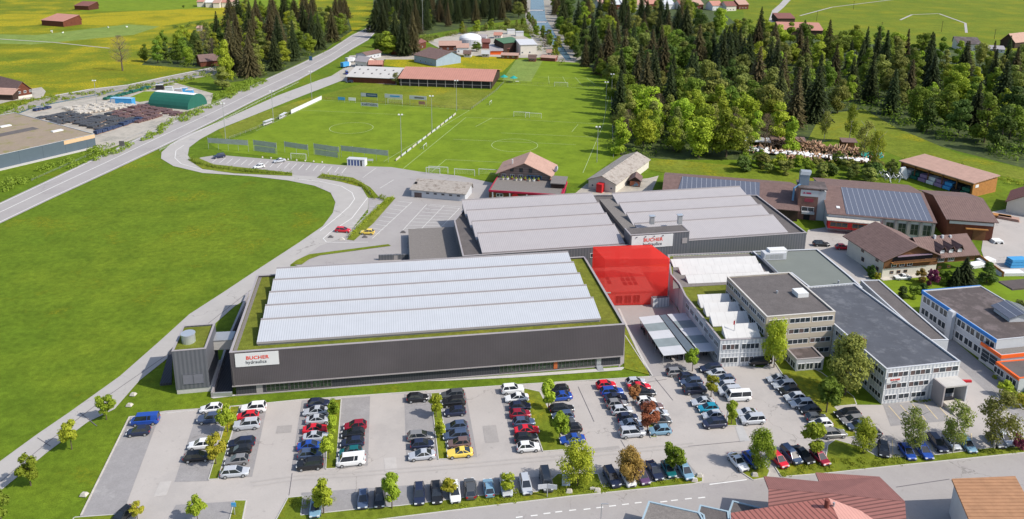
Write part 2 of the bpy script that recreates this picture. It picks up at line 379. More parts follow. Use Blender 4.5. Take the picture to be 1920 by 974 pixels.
        if axis == 'x':
            s1 = (zr - ze) / (yr - y0); s2 = (zr - ze) / (y1 - yr)
            A = (y0 - ov, ze - s1 * ov); Bp = (yr, zr); Cc = (y1 + ov, ze - s2 * ov)
            for p, q in ((A, Bp), (Bp, Cc)):
                r.hexa([(x0 - ov, p[0], p[1] + .02), (x1 + ov, p[0], p[1] + .02), (x1 + ov, q[0], q[1] + .02), (x0 - ov, q[0], q[1] + .02),
                        (x0 - ov, p[0], p[1] + th), (x1 + ov, p[0], p[1] + th), (x1 + ov, q[0], q[1] + th), (x0 - ov, q[0], q[1] + th)])
        else:
            s1 = (zr - ze) / (xr - x0); s2 = (zr - ze) / (x1 - xr)
            A = (x0 - ov, ze - s1 * ov); Bp = (xr, zr); Cc = (x1 + ov, ze - s2 * ov)
            for p, q in ((A, Bp), (Bp, Cc)):
                r.hexa([(p[0], y0 - ov, p[1] + .02), (q[0], y0 - ov, q[1] + .02), (q[0], y1 + ov, q[1] + .02), (p[0], y1 + ov, p[1] + .02),
                        (p[0], y0 - ov, p[1] + th), (q[0], y0 - ov, q[1] + th), (q[0], y1 + ov, q[1] + th), (p[0], y1 + ov, p[1] + th)])
        return s.part(r, name, mroof)
def bm_fix(mb):
    bm = bmesh.new(); vs = [bm.verts.new(v) for v in mb.v]
    for f in mb.f:
        try: bm.faces.new([vs[i] for i in f])
        except ValueError: pass
    bmesh.ops.recalc_face_normals(bm, faces=bm.faces)
    bm.verts.index_update(); mb.v = [tuple(v.co) for v in bm.verts]; mb.f = [tuple(v.index for v in f.verts) for f in bm.faces]; bm.free()
# ================================================================ ground
b = MB(); n = 24; x0, x1, y0, y1 = -2600, 2600, -300, 4600
for j in range(n):
    for i in range(n):
        xa = x0 + (x1 - x0) * i / n; xb = x0 + (x1 - x0) * (i + 1) / n; ya = y0 + (y1 - y0) * j / n; yb = y0 + (y1 - y0) * (j + 1) / n
        b.poly([(xa, ya, 0), (xb, ya, 0), (xb, yb, 0), (xa, yb, 0)])
o = b.build('ground', m_grass); o['kind'] = 'structure'
# far meadows left of the highway
ground('meadow', [(-700, -60), (720, -60), (690, 45), (560, 118), (430, 135), (300, 160), (80, 195), (-300, 215)], m_meadow, .02)
ground('mown_meadow', [(-200, 62), (70, 66), (240, 46), (300, 50), (250, 66), (60, 84), (-200, 76)], m_lawn2, .04)
ground('dandelion_meadow', [(-300, 24), (140, 28), (420, 12), (432, 30), (300, 50), (120, 46), (-300, 60)], m_meadow2, .035)
ground('green_meadow', [(150, -50), (560, -50), (560, 14), (430, 12), (300, 20), (150, 22)], m_lawn, .045)
ground('right_meadow', [(1380, -60), (2700, -60), (2700, 90), (1880, 95), (1600, 80), (1400, 60)], m_hill, .02)
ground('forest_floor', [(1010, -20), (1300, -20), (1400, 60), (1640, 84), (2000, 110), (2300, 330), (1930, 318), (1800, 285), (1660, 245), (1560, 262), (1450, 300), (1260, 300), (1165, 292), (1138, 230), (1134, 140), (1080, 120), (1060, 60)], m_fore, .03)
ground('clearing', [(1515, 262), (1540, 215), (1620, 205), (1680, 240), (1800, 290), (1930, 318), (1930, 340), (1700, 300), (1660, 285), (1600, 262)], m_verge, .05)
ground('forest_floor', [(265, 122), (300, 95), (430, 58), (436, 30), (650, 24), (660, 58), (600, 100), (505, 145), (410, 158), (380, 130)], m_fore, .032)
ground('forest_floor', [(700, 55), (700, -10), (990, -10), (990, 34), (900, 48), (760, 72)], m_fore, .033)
ground('mown_strip', [(942, 150), (968, 112), (1018, 114), (994, 158)], m_lawn2, .05)
ground('dandelion_field', [(716, 122), (724, 112), (820, 112), (870, 103), (968, 110), (942, 136), (760, 128)], m_meadow2, .045)
ground('pitch', [(470, 252), (603, 187), (882, 207), (700, 326), (560, 300), (420, 285), (395, 272)], m_lawn, .05)
ground('pitch', [(700, 322), (882, 207), (945, 158), (960, 152), (1145, 160), (1150, 300), (1090, 345), (930, 340), (760, 324)], m_lawn, .052)
ground('training_pitch', [(994, 156), (1018, 114), (1080, 118), (1140, 140), (1146, 166)], m_lawn, .054)
ground('long_grass', [(560, 190), (700, 152), (940, 172), (884, 206), (604, 186), (480, 242), (420, 262), (410, 245), (480, 215)], m_verge, .047)
# river and its banks
ground('river_bank', [(985, 30), (990, -20), (1040, -20), (1046, 40), (1090, 110), (1060, 128), (1020, 112), (990, 60)], m_shingle, .04)
ground('river', [(994, 30), (995, -10), (1018, -10), (1023, 34), (1044, 70), (1072, 112), (1062, 114), (1038, 86), (1002, 46)], m_water, .08)
ground('stream_bed', [(-60, 238), (60, 190), (170, 168), (240, 160), (330, 142), (405, 126), (407, 140), (330, 154), (250, 170), (140, 192), (60, 210), (-60, 256)], m_shingle, .05)
lines('stream', [[(-60, 250), (60, 203), (150, 184), (250, 166), (330, 150), (405, 136)]], .09, 1.6, m_water)
lines('field_track', [[(85, 183), (170, 168), (240, 160), (320, 143), (405, 126)]], .1, 2.0, m_conc)
lines('field_path', [[(-60, 70), (100, 80), (205, 91)]], .09, 1.6, m_road2)
lines('meadow_track', [[(1500, 30), (1560, 14), (1640, 4), (1720, -6)], [(1688, 38), (1710, 28), (1760, 26), (1810, 44), (1812, 62)]], .09, 2.0, m_road2)
ground('lane', [(1440, 42), (1448, 20), (1462, 8), (1476, -8), (1490, -8), (1470, 14), (1456, 26), (1452, 42)], m_road2, .1)
# highway
HL = [(-140, 441), (0, 381), (100, 334), (200, 287), (300, 239), (400, 195), (480, 157), (560, 121), (620, 92), (660, 66), (690, 52), (712, 30), (720, -5)]
HR = [(-140, 486), (0, 420), (100, 372), (200, 326), (300, 279), (400, 230), (480, 189), (560, 151), (620, 118), (662, 92), (690, 76), (720, 45), (730, -5)]
ground('highway', HL + HR[::-1], m_road, .10)
def mixl(t): return [(a[0] + (c[0] - a[0]) * t, a[1] + (c[1] - a[1]) * t) for a, c in zip(HL, HR)]
lines('lane_line', [mixl(.07), mixl(.93), mixl(.46)], .135, .28, m_line)
# access road with the big bends
RO = [(-60, 895), (0, 866), (70, 815), (130, 774), (225, 706), (300, 640), (355, 590), (420, 548), (480, 508), (560, 456), (605, 425), (624, 400), (629, 380), (620, 362), (590, 349), (540, 339), (470, 331), (380, 325), (325, 312), (302, 298), (303, 286), (320, 271), (345, 256), (420, 225), (520, 180), (600, 150), (636, 138)]
RI = [(640, 152), (560, 183), (480, 215), (410, 243), (375, 262), (355, 277), (352, 292), (362, 303), (400, 312), (470, 322), (560, 330), (610, 333), (650, 339), (680, 350), (692, 366), (690, 392), (660, 430), (645, 446), (600, 462), (545, 497), (540, 515), (440, 575), (395, 615), (330, 660), (262, 714), (215, 768), (165, 792), (90, 848), (0, 922), (-60, 968)]
ground('access_road', RO + RI, m_road2, .08)
lines('road_edge_line', [[(345, 273), (330, 283), (328, 297), (340, 308), (380, 319), (470, 327)]], .11, .2, m_line)
lines('road_edge_line', [[(560, 337), (600, 341), (640, 350), (660, 362), (665, 374), (655, 388), (636, 405), (600, 434)]], .11, .2, m_line)
lines('tar_joint', [[(0, 905), (90, 830), (200, 745), (330, 655), (470, 545)], [(150, 775), (182, 800)], [(70, 822), (95, 838)]], .1, .14, m_dark_asph)
ground('farm_yard', [(610, 150), (645, 128), (655, 105), (700, 100), (760, 106), (770, 96), (860, 98), (850, 105), (800, 112), (720, 112), (712, 128), (745, 160), (640, 152)], m_yard, .07)
ground('builders_yard', [(800, 78), (860, 62), (940, 56), (975, 64), (1060, 108), (965, 109), (870, 104), (840, 100)], m_yard, .072)
ground('works_yard', [(20, 222), (62, 200), (150, 188), (250, 172), (330, 156), (400, 176), (395, 196), (360, 215), (250, 262), (190, 285), (170, 262), (100, 240)], m_yard, .06)
ground('garden_lawn', [(236, 186), (270, 172), (330, 172), (300, 186), (262, 192)], m_lawn, .1)
ground('farm_track', [(55, 168), (78, 164), (86, 172), (80, 184), (20, 190), (-40, 206), (-40, 190)], m_yard, .085)
# north lots
ground('north_lot', [(360, 305), (376, 296), (408, 291), (648, 311), (734, 314), (790, 323), (860, 330), (935, 346), (960, 372), (890, 382), (900, 500), (780, 492), (560, 500), (544, 495), (600, 462), (645, 446), (690, 400), (692, 368), (678, 350), (650, 340), (470, 325)], m_road, .06)
ground('grass_strip', [(544, 498), (556, 489), (580, 478), (728, 459), (733, 462), (600, 480), (580, 487), (566, 497)], m_verge, .16)
ground('hedge_strip', [(352, 300), (372, 297), (400, 309), (548, 325), (548, 331), (440, 326), (380, 318)], m_verge, .15)
ground('hedge_strip', [(594, 334), (605, 327), (662, 334), (694, 352), (712, 372), (690, 372), (678, 352), (640, 342)], m_verge, .15)
ground('hedge_strip', [(650, 450), (700, 398), (726, 370), (742, 372), (700, 420), (664, 452)], m_verge, .15)
lines('bay_line', [[(410 + 13.3 * i, 296.0 + 1.05 * i), (398 + 13.5 * i, 305.5 + 1.1 * i)] for i in range(19)], .1, .16, m_line)
lines('bay_line', [[(676, 371 + 6.0 * i), (704 - i * 0.2, 371.5 + 6.0 * i)] if False else [(706 - 6.4 * i, 375 + 6.3 * i), (727 - 6.6 * i, 377 + 6.4 * i)] for i in range(9)], .1, .13, m_line)
lines('bay_line', [[(745 - 7.0 * i, 378 + 7.2 * i), (770 - 7.2 * i, 381 + 7.3 * i)] for i in range(9)] + [[(772, 380), (698, 448)]], .1, .13, m_line)
lines('bay_line', [[(800, 384), (752, 436)], [(832, 387), (790, 430)], [(862, 391), (826, 428)], [(806, 384), (875, 390)]] + [[(803 - 6 * i, 386 + 6.2 * i), (862 - 4.6 * i, 392 + 5.4 * i)] for i in range(8)], .1, .13, m_line)
lines('kerb_line', [[(692, 368), (660, 410), (620, 436), (606, 448), (612, 455), (640, 456), (690, 455)]], .12, .2, m_line)
lines('lot_line', [[(705, 316), (680, 334)], [(738, 338), (712, 354)]], .1, .14, m_line)
# main lot
ground('car_park', [(152, 969), (243, 783), (310, 771), (420, 763), (560, 750), (760, 738), (960, 722), (1110, 715), (1222, 706), (1196, 660), (1160, 580), (1130, 540), (1260, 560), (1300, 640), (1350, 682), (1430, 690), (1446, 676), (1470, 705), (1500, 742), (1545, 792), (1584, 822), (1640, 850), (1700, 870), (1560, 888), (1317, 910), (1240, 918), (1073, 933), (880, 956), (640, 990), (520, 1010), (60, 1030), (100, 990)], m_asph, .06)
stalls = [[(243, 783), (301, 776), (230, 966), (150, 969)], [(372, 769), (420, 766), (392, 903), (327, 905)], [(450, 763), (502, 758), (473, 895), (411, 899)],
          [(566, 752), (615, 749), (612, 879), (546, 883)], [(640, 748), (694, 744), (690, 874), (630, 881)], [(758, 740), (807, 738), (821, 862), (762, 866)],
          [(824, 738), (873, 736), (895, 858), (840, 862)], [(935, 730), (980, 727), (1018, 848), (968, 852)]]
for s in stalls: ground('parking_bay_surface', s, m_stall, .085)
ground('parking_bay_surface', [(565, 925), (900, 902), (900, 931), (751, 951), (566, 972)], m_stall, .085)
ground('parking_bay_surface', [(900, 902), (1040, 893), (1046, 922), (900, 931)], m_stall, .085)
ground('parking_bay_surface', [(1100, 884), (1290, 868), (1312, 896), (1124, 916)], m_stall, .085)
ground('parking_bay_surface', [(330, 948), (455, 940), (430, 990), (300, 1000)], m_stall, .085)
ground('parking_bay_surface', [(1360, 848), (1560, 840), (1640, 850), (1640, 866), (1453, 877), (1380, 880)], m_stall, .086)
isl = {'green_strip': [(432, 764), (450, 763), (409, 900), (391, 901)],
       'green_strip.1': [(616, 752), (640, 750), (630, 880), (611, 881)],
       'green_strip.2': [(808, 739), (824, 738), (840, 862), (822, 863)],
       'green_strip.3': [(980, 729), (1012, 736), (1040, 790), (1062, 840), (1098, 842), (1018, 848), (1008, 820), (990, 770)],
       'green_strip.4': [(1366, 772), (1378, 774), (1382, 800), (1362, 800)],
       'green_strip.5': [(1205, 745), (1214, 745), (1232, 822), (1220, 822)],
       'road_verge': [(500, 1010), (540, 935), (568, 932), (564, 968), (640, 960), (676, 956), (751, 950), (900, 931), (1007, 924), (1046, 890), (1121, 890), (1130, 915), (1212, 907), (1299, 894), (1318, 890), (1317, 905), (1300, 909), (1073, 932), (880, 955), (640, 985)],
       'road_verge.1': [(1382, 882), (1400, 872), (1430, 868), (1443, 885), (1438, 897), (1412, 902)],
       'road_verge.2': [(1453, 877), (1490, 868), (1548, 862), (1552, 836), (1566, 826), (1608, 838), (1650, 860), (1700, 858), (1760, 854), (1850, 842), (1925, 836), (1925, 850), (1689, 874), (1560, 888), (1465, 896)],
       'road_verge.3': [(440, 940), (462, 940), (450, 1000), (424, 1000)],
       'corner_verge': [(140, 972), (225, 966), (215, 1000), (100, 1020)],
       'east_lawn': [(1448, 674), (1470, 668), (1540, 700), (1600, 745), (1606, 760), (1564, 764), (1600, 802), (1606, 820), (1584, 822), (1550, 800), (1500, 742), (1470, 708)]}
for k, p in isl.items():
    nm = k.split('.')[0]; o = ground(nm, p, m_verge, .19); kerb('kerb', p, .0, .16, .20, m_conc, True)
kerb('kerb', [(152, 968), (243, 783)], 0, .25, .2, m_stone); kerb('kerb', [(243, 783), (560, 751), (960, 723), (1222, 707), (1172, 630)], 0, .2, .16)
lines('lot_joint', [[(1084, 726), (1114, 792)], [(1164, 826), (1172, 840)], [(1228, 710), (1262, 752)], [(548, 888), (542, 930)], [(1290, 838), (1396, 828)], [(1200, 720), (1250, 712)]], .1, .1, m_dark_asph)
ground('asphalt_patch', [(1378, 800), (1392, 798), (1406, 828), (1388, 830)], M('light_patch', (.42, .41, .4)), .09)
mp_ = M('darker_patch', (.33, .305, .285), var=.12, scale=.6, fine=.08); ml_ = M('paler_patch', (.45, .42, .39), var=.1, scale=.6, fine=.06)
for q_, mm_ in (([(520, 800), (548, 798), (546, 812), (517, 814)], mp_), ([(720, 860), (742, 858), (745, 884), (722, 886)], ml_), ([(905, 800), (930, 798), (936, 830), (910, 832)], mp_), ([(1110, 842), (1160, 837), (1163, 843), (1112, 849)], mp_), ([(300, 905), (322, 903), (312, 930), (288, 933)], ml_), ([(1500, 800), (1530, 797), (1544, 812), (1512, 816)], mp_), ([(1290, 720), (1304, 719), (1316, 745), (1300, 747)], ml_)): ground('asphalt_patch', q_, mm_, .092)
lines('tyre_track', [[(470, 905), (560, 893), (700, 884), (900, 868), (1100, 850), (1300, 832)], [(475, 912), (562, 900), (702, 891), (902, 875), (1102, 857), (1302, 838)]], .094, .35, M('tyre_worn_asphalt', (.385, .355, .33), var=.1))
# street in front and its markings
ground('street', [(520, 1012), (640, 985), (880, 955), (1073, 932), (1300, 909), (1560, 887), (1920, 850), (2100, 832), (2300, 1150), (520, 1150)], m_road, .11)
dash = [(967, 972), (995, 969), (1019, 965), (1041, 962), (1067, 959), (1094, 957), (1118, 954), (1142, 951), (1166, 948), (1190, 945), (1238, 943), (1258, 940.5), (1284, 937.5), (1309, 935.5)]
lines('centre_dash', [[(x, y), (x + 13, y - 1.5)] for x, y in dash], .135, .22, m_line)
lines('street_seam', [[(1330, 910), (1400, 901)]], .135, .2, m_line)
lines('street_seam', [[(1680, 915), (1780, 900)]], .13, .15, m_dark_asph)
# roads round the offices
ground('side_street', [(1500, 478), (1515, 432), (1560, 425), (1610, 436), (1660, 450), (1640, 470), (1612, 495), (1650, 540), (1735, 600), (1790, 640), (1850, 690), (1925, 745), (1925, 850), (1700, 872), (1560, 850), (1586, 822), (1606, 820), (1600, 800), (1566, 764), (1606, 760), (1650, 760), (1800, 740), (1700, 620), (1560, 520)], m_asph, .065)
ground('side_street_surface', [(1700, 600), (1735, 598), (1790, 640), (1850, 690), (1925, 748), (1925, 800), (1860, 745), (1790, 680)], m_stall, .085)
ground('dark_apron', [(1655, 758), (1755, 752), (1780, 790), (1670, 800)], m_stall, .088)
lines('visitor_bay_line', [[(1666 + 22 * i, 762 - 1.6 * i), (1692 + 22 * i, 792 - 1.6 * i)] for i in range(5)], .11, .16, m_yline)
lines('visitor_bay_line', [[(1674 + 37.0 * i, 852 - 3 * i), (1673 + 37.0 * i, 826 - 3 * i)] for i in range(7)], .11, .16, m_yline)
ground('timber_yard_ground', [(1840, 470), (1850, 400), (1890, 392), (1990, 430), (1990, 540), (1900, 512), (1850, 500)], m_asph, .07)
ground('hotel_garden', [(1610, 530), (1650, 520), (1830, 512), (1925, 520), (1960, 590), (1760, 555), (1740, 590), (1700, 580), (1640, 545)], m_lawn, .08)
ground('north_green', [(1170, 305), (1260, 300), (1450, 318), (1700, 356), (1690, 366), (1500, 350), (1270, 330), (1215, 318)], m_verge, .075)
ground('cottage_yard', [(1068, 372), (1100, 345), (1215, 335), (1235, 330), (1220, 365), (1160, 374)], m_yard, .066)
ground('pavement', [(437, 741), (1168, 689), (1172, 690), (1165, 695), (960, 709), (830, 715), (800, 715.5), (437, 743.6), (400, 748), (395, 746)], m_conc, .08)
ground('alley', [(1160, 690), (1150, 560), (1140, 500), (1262, 500), (1262, 580), (1300, 640), (1350, 684), (1222, 708), (1196, 660)], m_road, .1)
kerb('kerb', [(1222, 706), (1196, 658), (1160, 580)], .0, .5, .16, m_conc)
ground('grass_bank', [(1170, 692), (1172, 612), (1192, 656), (1218, 704)], m_verge, .12)
# pitch markings
PL = []
PL += [[(480, 246.2), (603.4, 188.5), (880, 207.5), (719.5, 303.7)], [(755.6, 317.3), (873.7, 220.7), (960, 224), (1146.8, 234.5)], [(1093, 325), (1130, 237), (1144, 168)], [(806, 326), (836, 300), (960, 306), (1020, 310)],
       [(560, 207), (760, 216)], [(945, 158), (1146, 168)], [(1008, 145), (1140, 150)], [(1028, 143), (1030, 157)], [(1055, 144), (1062, 158)], [(1078, 145), (1090, 159)], [(1100, 146), (1116, 160)],
       [(892, 238), (922, 222)], [(940, 250), (1120, 258)], [(1072, 248), (1084, 234)], [(850, 262), (1080, 272)]]
lines('pitch_line', PL, .1, .16, m_linep)
def circ(px, py, r):
    c = W(px, py); return [(c.x + r * cos(i * pi / 20), c.y + r * sin(i * pi / 20)) for i in range(41)]
lines('centre_circle', [circ(659, 240.5, 9.3), circ(965, 273, 9.3)], .1, .18, m_linep, px=False)
# ================================================================ new production hall
def sign_board(bl, side_f, x, z, wd, ht, d=.0, lit=1):
    o = bl.box('sign_panel', m_white, x, x + wd, -.12 - d, -.002 - d, z, z + ht)
    s = ht * .34
    a = text('BUCHER', o, m_redsign, s * 1.05, (x + wd * .47 + .3, -.14 - d, z + ht * .52), bold=.035, align='CENTER', sx=1.05)
    c = text('hydraulics', o, m_ink, s * .98, (x + wd * .47 + .05, -.14 - d, z + ht * .20), bold=.012, align='CENTER', sx=.95)
    return o
H = Bld('production_hall', 'long brown-grey production hall with a green roof and five white sawtooth rows', 'factory hall', (430.3, 662), (1172, 609), (482, 517), 9.4)
w_, d_ = H.w, H.d
H.box('cladding', m_clad, 0, w_, 0, .3, 2.3, 9.4); H.box('cladding', m_clad, 0, w_, d_ - .3, d_, 2.3, 9.4)
H.box('side_cladding', m_clady, 0, .3, .3, d_ - .3, 2.3, 9.4); H.box('side_cladding', m_clady, w_ - .3, w_, .3, d_ - .3, 2.3, 9.4)
H.box('soffit', m_trimd, .3, w_ - .3, .3, d_ - .3, 2.3, 2.45)
H.box('plinth_wall', m_plinth, .45, w_ - .45, .45, d_ - .45, 0, 2.3)
H.box('base_strip', m_trim, .4, w_ - .4, .25, .448, 0, .2)
b = MB(); b.box(-.08, w_ + .08, -.1, 0, 2.2, 2.42); H.part(b, 'drip_edge', m_trim)
H.box('green_roof', m_sedum, .3, w_ - .3, .3, d_ - .3, 8.9, 9.05)
b = MB(); b.box(-.06, w_ + .06, -.06, .42, 9.4, 9.5); b.box(-.06, w_ + .06, d_ - .42, d_ + .06, 9.4, 9.5); b.box(-.06, .42, .42, d_ - .42, 9.4, 9.5); b.box(w_ - .42, w_ + .06, .42, d_ - .42, 9.4, 9.5); H.part(b, 'coping', m_trim)
H.box('gravel_edge', m_grav, .42, 1.1, .42, d_ - .42, 9.05, 9.1)
p = 5.98
for i in range(5): H.wedge(4.7, 71.9, 2.5 + p * i, 2.5 + p * (i + 1) - .15, 9.0, 9.75, 11.1, m_shed, m_trim)
def hx(px, py): return H.loc(px, py, 1.2)[0]
for a, c in ((497, 540), (541, 582), (583, 620)): H.win('f', hx(a, 735), hx(c, 733), .35, 2.15, 5, rect=(0, w_, .45, d_), glass=m_glassg, frame=m_trimd, bar=.12, rows=2)
H.box('side_door', m_trim, hx(478, 738), hx(490, 737), .38, .449, 0, 2.2)
for a, c in ((938, 975), (976, 1013), (1014, 1050), (1051, 1086), (1087, 1122)): H.win('f', hx(a, 700), hx(c, 690), .35, 2.15, 5, rect=(0, w_, .45, d_), glass=m_glassg, frame=m_trimd, bar=.12, rows=2)
H.box('entrance_door', m_steel, hx(1124, 690), hx(1133, 690), .38, .449, 0, 2.2)
H.box('banner', M('banner_orange', (.5, .13, .04)), hx(1040, 690), hx(1047, 690), .30, .34, .4, 2.1)
st = MB()
for k in range(4): st.box(hx(1123, 690), hx(1135, 690), -1.2 + k * .4, .2, .12 * k, .12 * (k + 1))
H.part(st, 'entrance_steps', m_steel)
x0, z0 = H.loc(437, 668, 0), 0
H.win('r', 24, 26, 5, 6.2, 1, frame=m_trimd)
sign_board(H, 'f', .9, 6.35, 7.9, 2.75)
H.box('downpipe', m_trimd, .25, .4, -.1, -.001, 2.4, 6.3)
# service block west of the hall
K = Bld('service_block', 'small dark clad service block with planted roof and a big silver duct', 'service building', (321.8, 659.5), (385.9, 654.3), (342.5, 611.4), 9.2)
K.flat(m_clad2, m_sedum, 9.2, mwy=m_clad2y, z0=1.0, par=.3, ct=.35)
K.box('concrete_base', m_conc, .1, K.w + .6, .1, K.d - .1, 0, 1.0)
K.win('f', 1.4, 5.3, 2.0, 4.2, 2, frame=m_clad2, glass=M('louvre', (.17, .17, .2)), name='louvre')
cx, cy = K.loc(354, 640, 9.0)
b = MB().cyl((cx, cy, 8.85), (cx, cy, 10.6), 1.25, n=20); du = K.part(b, 'duct', m_alu, smooth=False)
b = MB().cyl((cx, cy, 10.6), (cx, cy, 10.75), 1.35, n=20); K.part(b, 'duct_rim', m_alu, du)
# bridge between block and hall
Bq = Bld('link_bridge', 'short pale corrugated link bridge between service block and hall', 'bridge', (397, 640), (436, 638), None, 7.0, d=3.2)
Bq.box('deck', m_conc, 0, Bq.w, 0, 3.2, 5.0, 7.0); Bq.box('roof', m_steel, -.05, Bq.w - .1, -.1, 3.3, 7.0, 7.15)
# loading ramp trench
rp = thing('loading_ramp', 'dark sunken loading ramp with blue-grey walls beside the hall', 'ramp', W(400, 745))
inv = Matrix.Translation(-W(400, 745))
def wpoly(pts, z): return [inv @ W(px, py, 0) + Vector((0, 0, z)) for px, py in pts]
MB().poly(wpoly([(398, 744), (434, 742), (452, 640), (480, 560), (462, 560), (430, 640)], .12)).build('ramp_floor', m_plinth, rp)
for pts in ([(396, 746), (400, 746), (432, 640), (468, 556), (464, 556), (428, 640)],):
    P = wpoly(pts, 0); MB().prism([(q.x, q.y) for q in P], 0, 1.1).build('ramp_wall', m_trim, rp)
P = wpoly([(396, 746), (436, 744), (436, 742), (397, 744)], 0); MB().prism([(q.x, q.y) for q in P], 0, .9).build('guard_rail', m_steel, rp)
P = wpoly([(300, 724), (322, 722), (324, 665), (346, 640), (340, 640), (318, 662)], 0)
MB().prism([(q.x, q.y) for q in P], 0, .5).build('light_well', m_plinth, rp)

# ================================================================ rear hall with two sawtooth fields
zb = 6.0
Q = Bld('rear_hall', 'older grey hall behind with two fields of pale sawtooth roofing', 'factory hall', (867.6, 481), (1512.5, 437), None, zb, d=34)
def ql(px, py, z=zb): return Q.loc(px, py, z)
A1 = ql(871.5, 390.7); A2 = ql(1118, 366); A3 = ql(1419.6, 366.4); A4 = ql(1512.5, 437); A5 = ql(851.5, 414.3); A0 = ql(867.6, 481)
foot = [(A0[0], 0), (Q.w, 0), A3, (A2[0], A2[1]), A1, A5]
ins = foot
def ring(poly, t):                       # inset polygon
    n = len(poly); out = []
    for i in range(n):
        a, b_, c = Vector(poly[i - 1]), Vector(poly[i]), Vector(poly[(i + 1) % n]); e1 = (b_ - a).normalized(); e2 = (c - b_).normalized()
        n1 = Vector((-e1.y, e1.x)); n2 = Vector((-e2.y, e2.x)); k = (n1 + n2); k = k / max(.3, k.length_squared) * 2
        out.append(tuple(b_ + k * t))
    return out
def shell(bl, poly, z0, z1, mw, name='wall', t=.3, cop=m_trim, mr=None, par=.4):
    a = sum(poly[i][0] * poly[(i + 1) % len(poly)][1] - poly[(i + 1) % len(poly)][0] * poly[i][1] for i in range(len(poly)))
    if a < 0: poly = poly[::-1]
    q = ring(poly, t); n = len(poly); wq = MB(); cq = MB(); qo = ring(poly, -.06); qi = ring(poly, t + .05)
    for i in range(n):
        j = (i + 1) % n
        wq.hexa([(*poly[i], z0), (*poly[j], z0), (*q[j], z0), (*q[i], z0), (*poly[i], z1), (*poly[j], z1), (*q[j], z1), (*q[i], z1)])
        cq.hexa([(*qo[i], z1 + .002), (*qo[j], z1 + .002), (*qi[j], z1 + .002), (*qi[i], z1 + .002), (*qo[i], z1 + .1), (*qo[j], z1 + .1), (*qi[j], z1 + .1), (*qi[i], z1 + .1)])
    bl.part(wq, name, mw); bl.part(cq, 'coping', cop)
    if mr: bl.part(MB().prism(q, z1 - par - .15, z1 - par), 'roof', mr)
shell(Q, foot, 0, zb, m_clad2, mr=m_gravd, cop=m_trim)
# sawtooth rows A (west) and B (east)
def saw(bl, L0, L1, R0, R1, n, zf, zbk, base):     # L0 front-left eave, L1 back-left
    for i in range(n):
        t0 = i / n; t1 = (i + 1) / n
        fl = [L0[k] + (L1[k] - L0[k]) * t0 for k in (0, 1)]; fr = [R0[k] + (R1[k] - R0[k]) * t0 for k in (0, 1)]
        yb = L0[1] + (L1[1] - L0[1]) * t1; yf = fl[1]
        bl.wedge(fl[0], fr[0], yf, yb - .1, base, zf, zbk, m_shed2, m_trim, trim=True)
L0 = ql(905, 475, 6.2); Lr = ql(880.5, 377, 7.6); R0 = ql(1166, 455, 6.2); R1 = ql(1112, 369, 7.6)
saw(Q, (L0[0], 1.0), (L0[0] - 1.2, Lr[1]), (R0[0] + 0.5, 1.0), (ql(1118, 372, 7.4)[0], Lr[1]), 4, 6.1, 7.7, 5.5)
BL0 = ql(1200, 455, 6.2); BL1 = ql(1146, 366, 7.6); BR0 = ql(1487, 443, 6.2); BR1 = ql(1400, 356, 7.6)
saw(Q, (BL0[0] + 1.5, 1.0), (BL1[0] + .8, BL1[1]), (BR0[0], 1.0), (ql(1398, 358, 7.6)[0], BL1[1]), 4, 6.1, 7.8, 5.5)
xa, _ = ql(1114, 369, 6.6); xb, _ = ql(1148, 366, 6.6)
Q.box('gravel_aisle', m_grav, xa + .8, xb + .3, 5, 33, 5.6, 6.7)
# plant tower with the big sign
SB = (ql(1177, 433, 9.6)[0] if False else 0)
sx0 = ql(1177, 434, 9.2)[0]; sx1 = ql(1288, 428, 9.2)[0]
Q.box('plant_tower', m_clad2, sx0, sx1, -.6, 4.2, 0, 8.9)
Q.box('plant_tower_roof', m_gravd, sx0 + .3, sx1 - .3, -.3, 4.0, 8.9, 8.95)
b = MB(); b.box(sx0 - .05, sx1 + .05, -.68, -.3, 8.9, 9.05); b.box(sx0 - .05, sx0 + .3, -.3, 4.2, 8.9, 9.05); b.box(sx1 - .3, sx1 + .05, -.3, 4.2, 8.9, 9.05); Q.part(b, 'tower_coping', m_trim)
sp = Q.box('sign_panel', m_white, sx0 + .35, sx0 + .35 + (sx1 - sx0) * .70, -.74, -.602, 5.2, 8.65)
sc = sx0 + .35 + (sx1 - sx0) * .36
text('BUCHER', sp, m_redsign, 1.3, (sc, -.77, 6.95), bold=.035, align='CENTER', sx=1.02)
text('hydraulics', sp, m_ink, 1.25, (sc - .1, -.77, 5.75), bold=.015, align='CENTER', sx=.95)
for k in range(4): Q.box('sign_lamp', m_trimd, sx0 + 1.6 + k * 2.4, sx0 + 1.85 + k * 2.4, -1.0, -.74, 8.3, 8.5)
Q.box('vent_grille', m_trim, sx1 - 1.9, sx1 - .5, -.68, -.6, 5.7, 7.2)
for px, hh in ((1222, 2.0), (1274, 2.3)):
    x, y = ql(px, 420, 8.9); b = MB().box(x - .55, x + .55, y - .5, y + .5, 8.9, 8.9 + hh); c_ = Q.part(b, 'chimney', m_steel)
    Q.part(MB().box(x - .75, x + .75, y - .7, y + .7, 8.9 + hh + .15, 8.9 + hh + .35), 'chimney_cap', m_alu, c_)
# windows of the rear hall that look into the courtyard
def qwin(px0, px1, py, z0, z1, n, **k):
    return Q.win('f', ql(px0, py, z0)[0], ql(px1, py, z0)[0], z0, z1, n, **k)
qwin(1114, 1162, 495, 3.2, 4.4, 7)
for zz in (0.4, 1.8, 3.2, 4.6): Q.win('f', ql(1178, 495, 4)[0], ql(1197, 495, 4)[0], zz, zz + 1.1, 2, rect=(0, Q.w, -.62, 34))
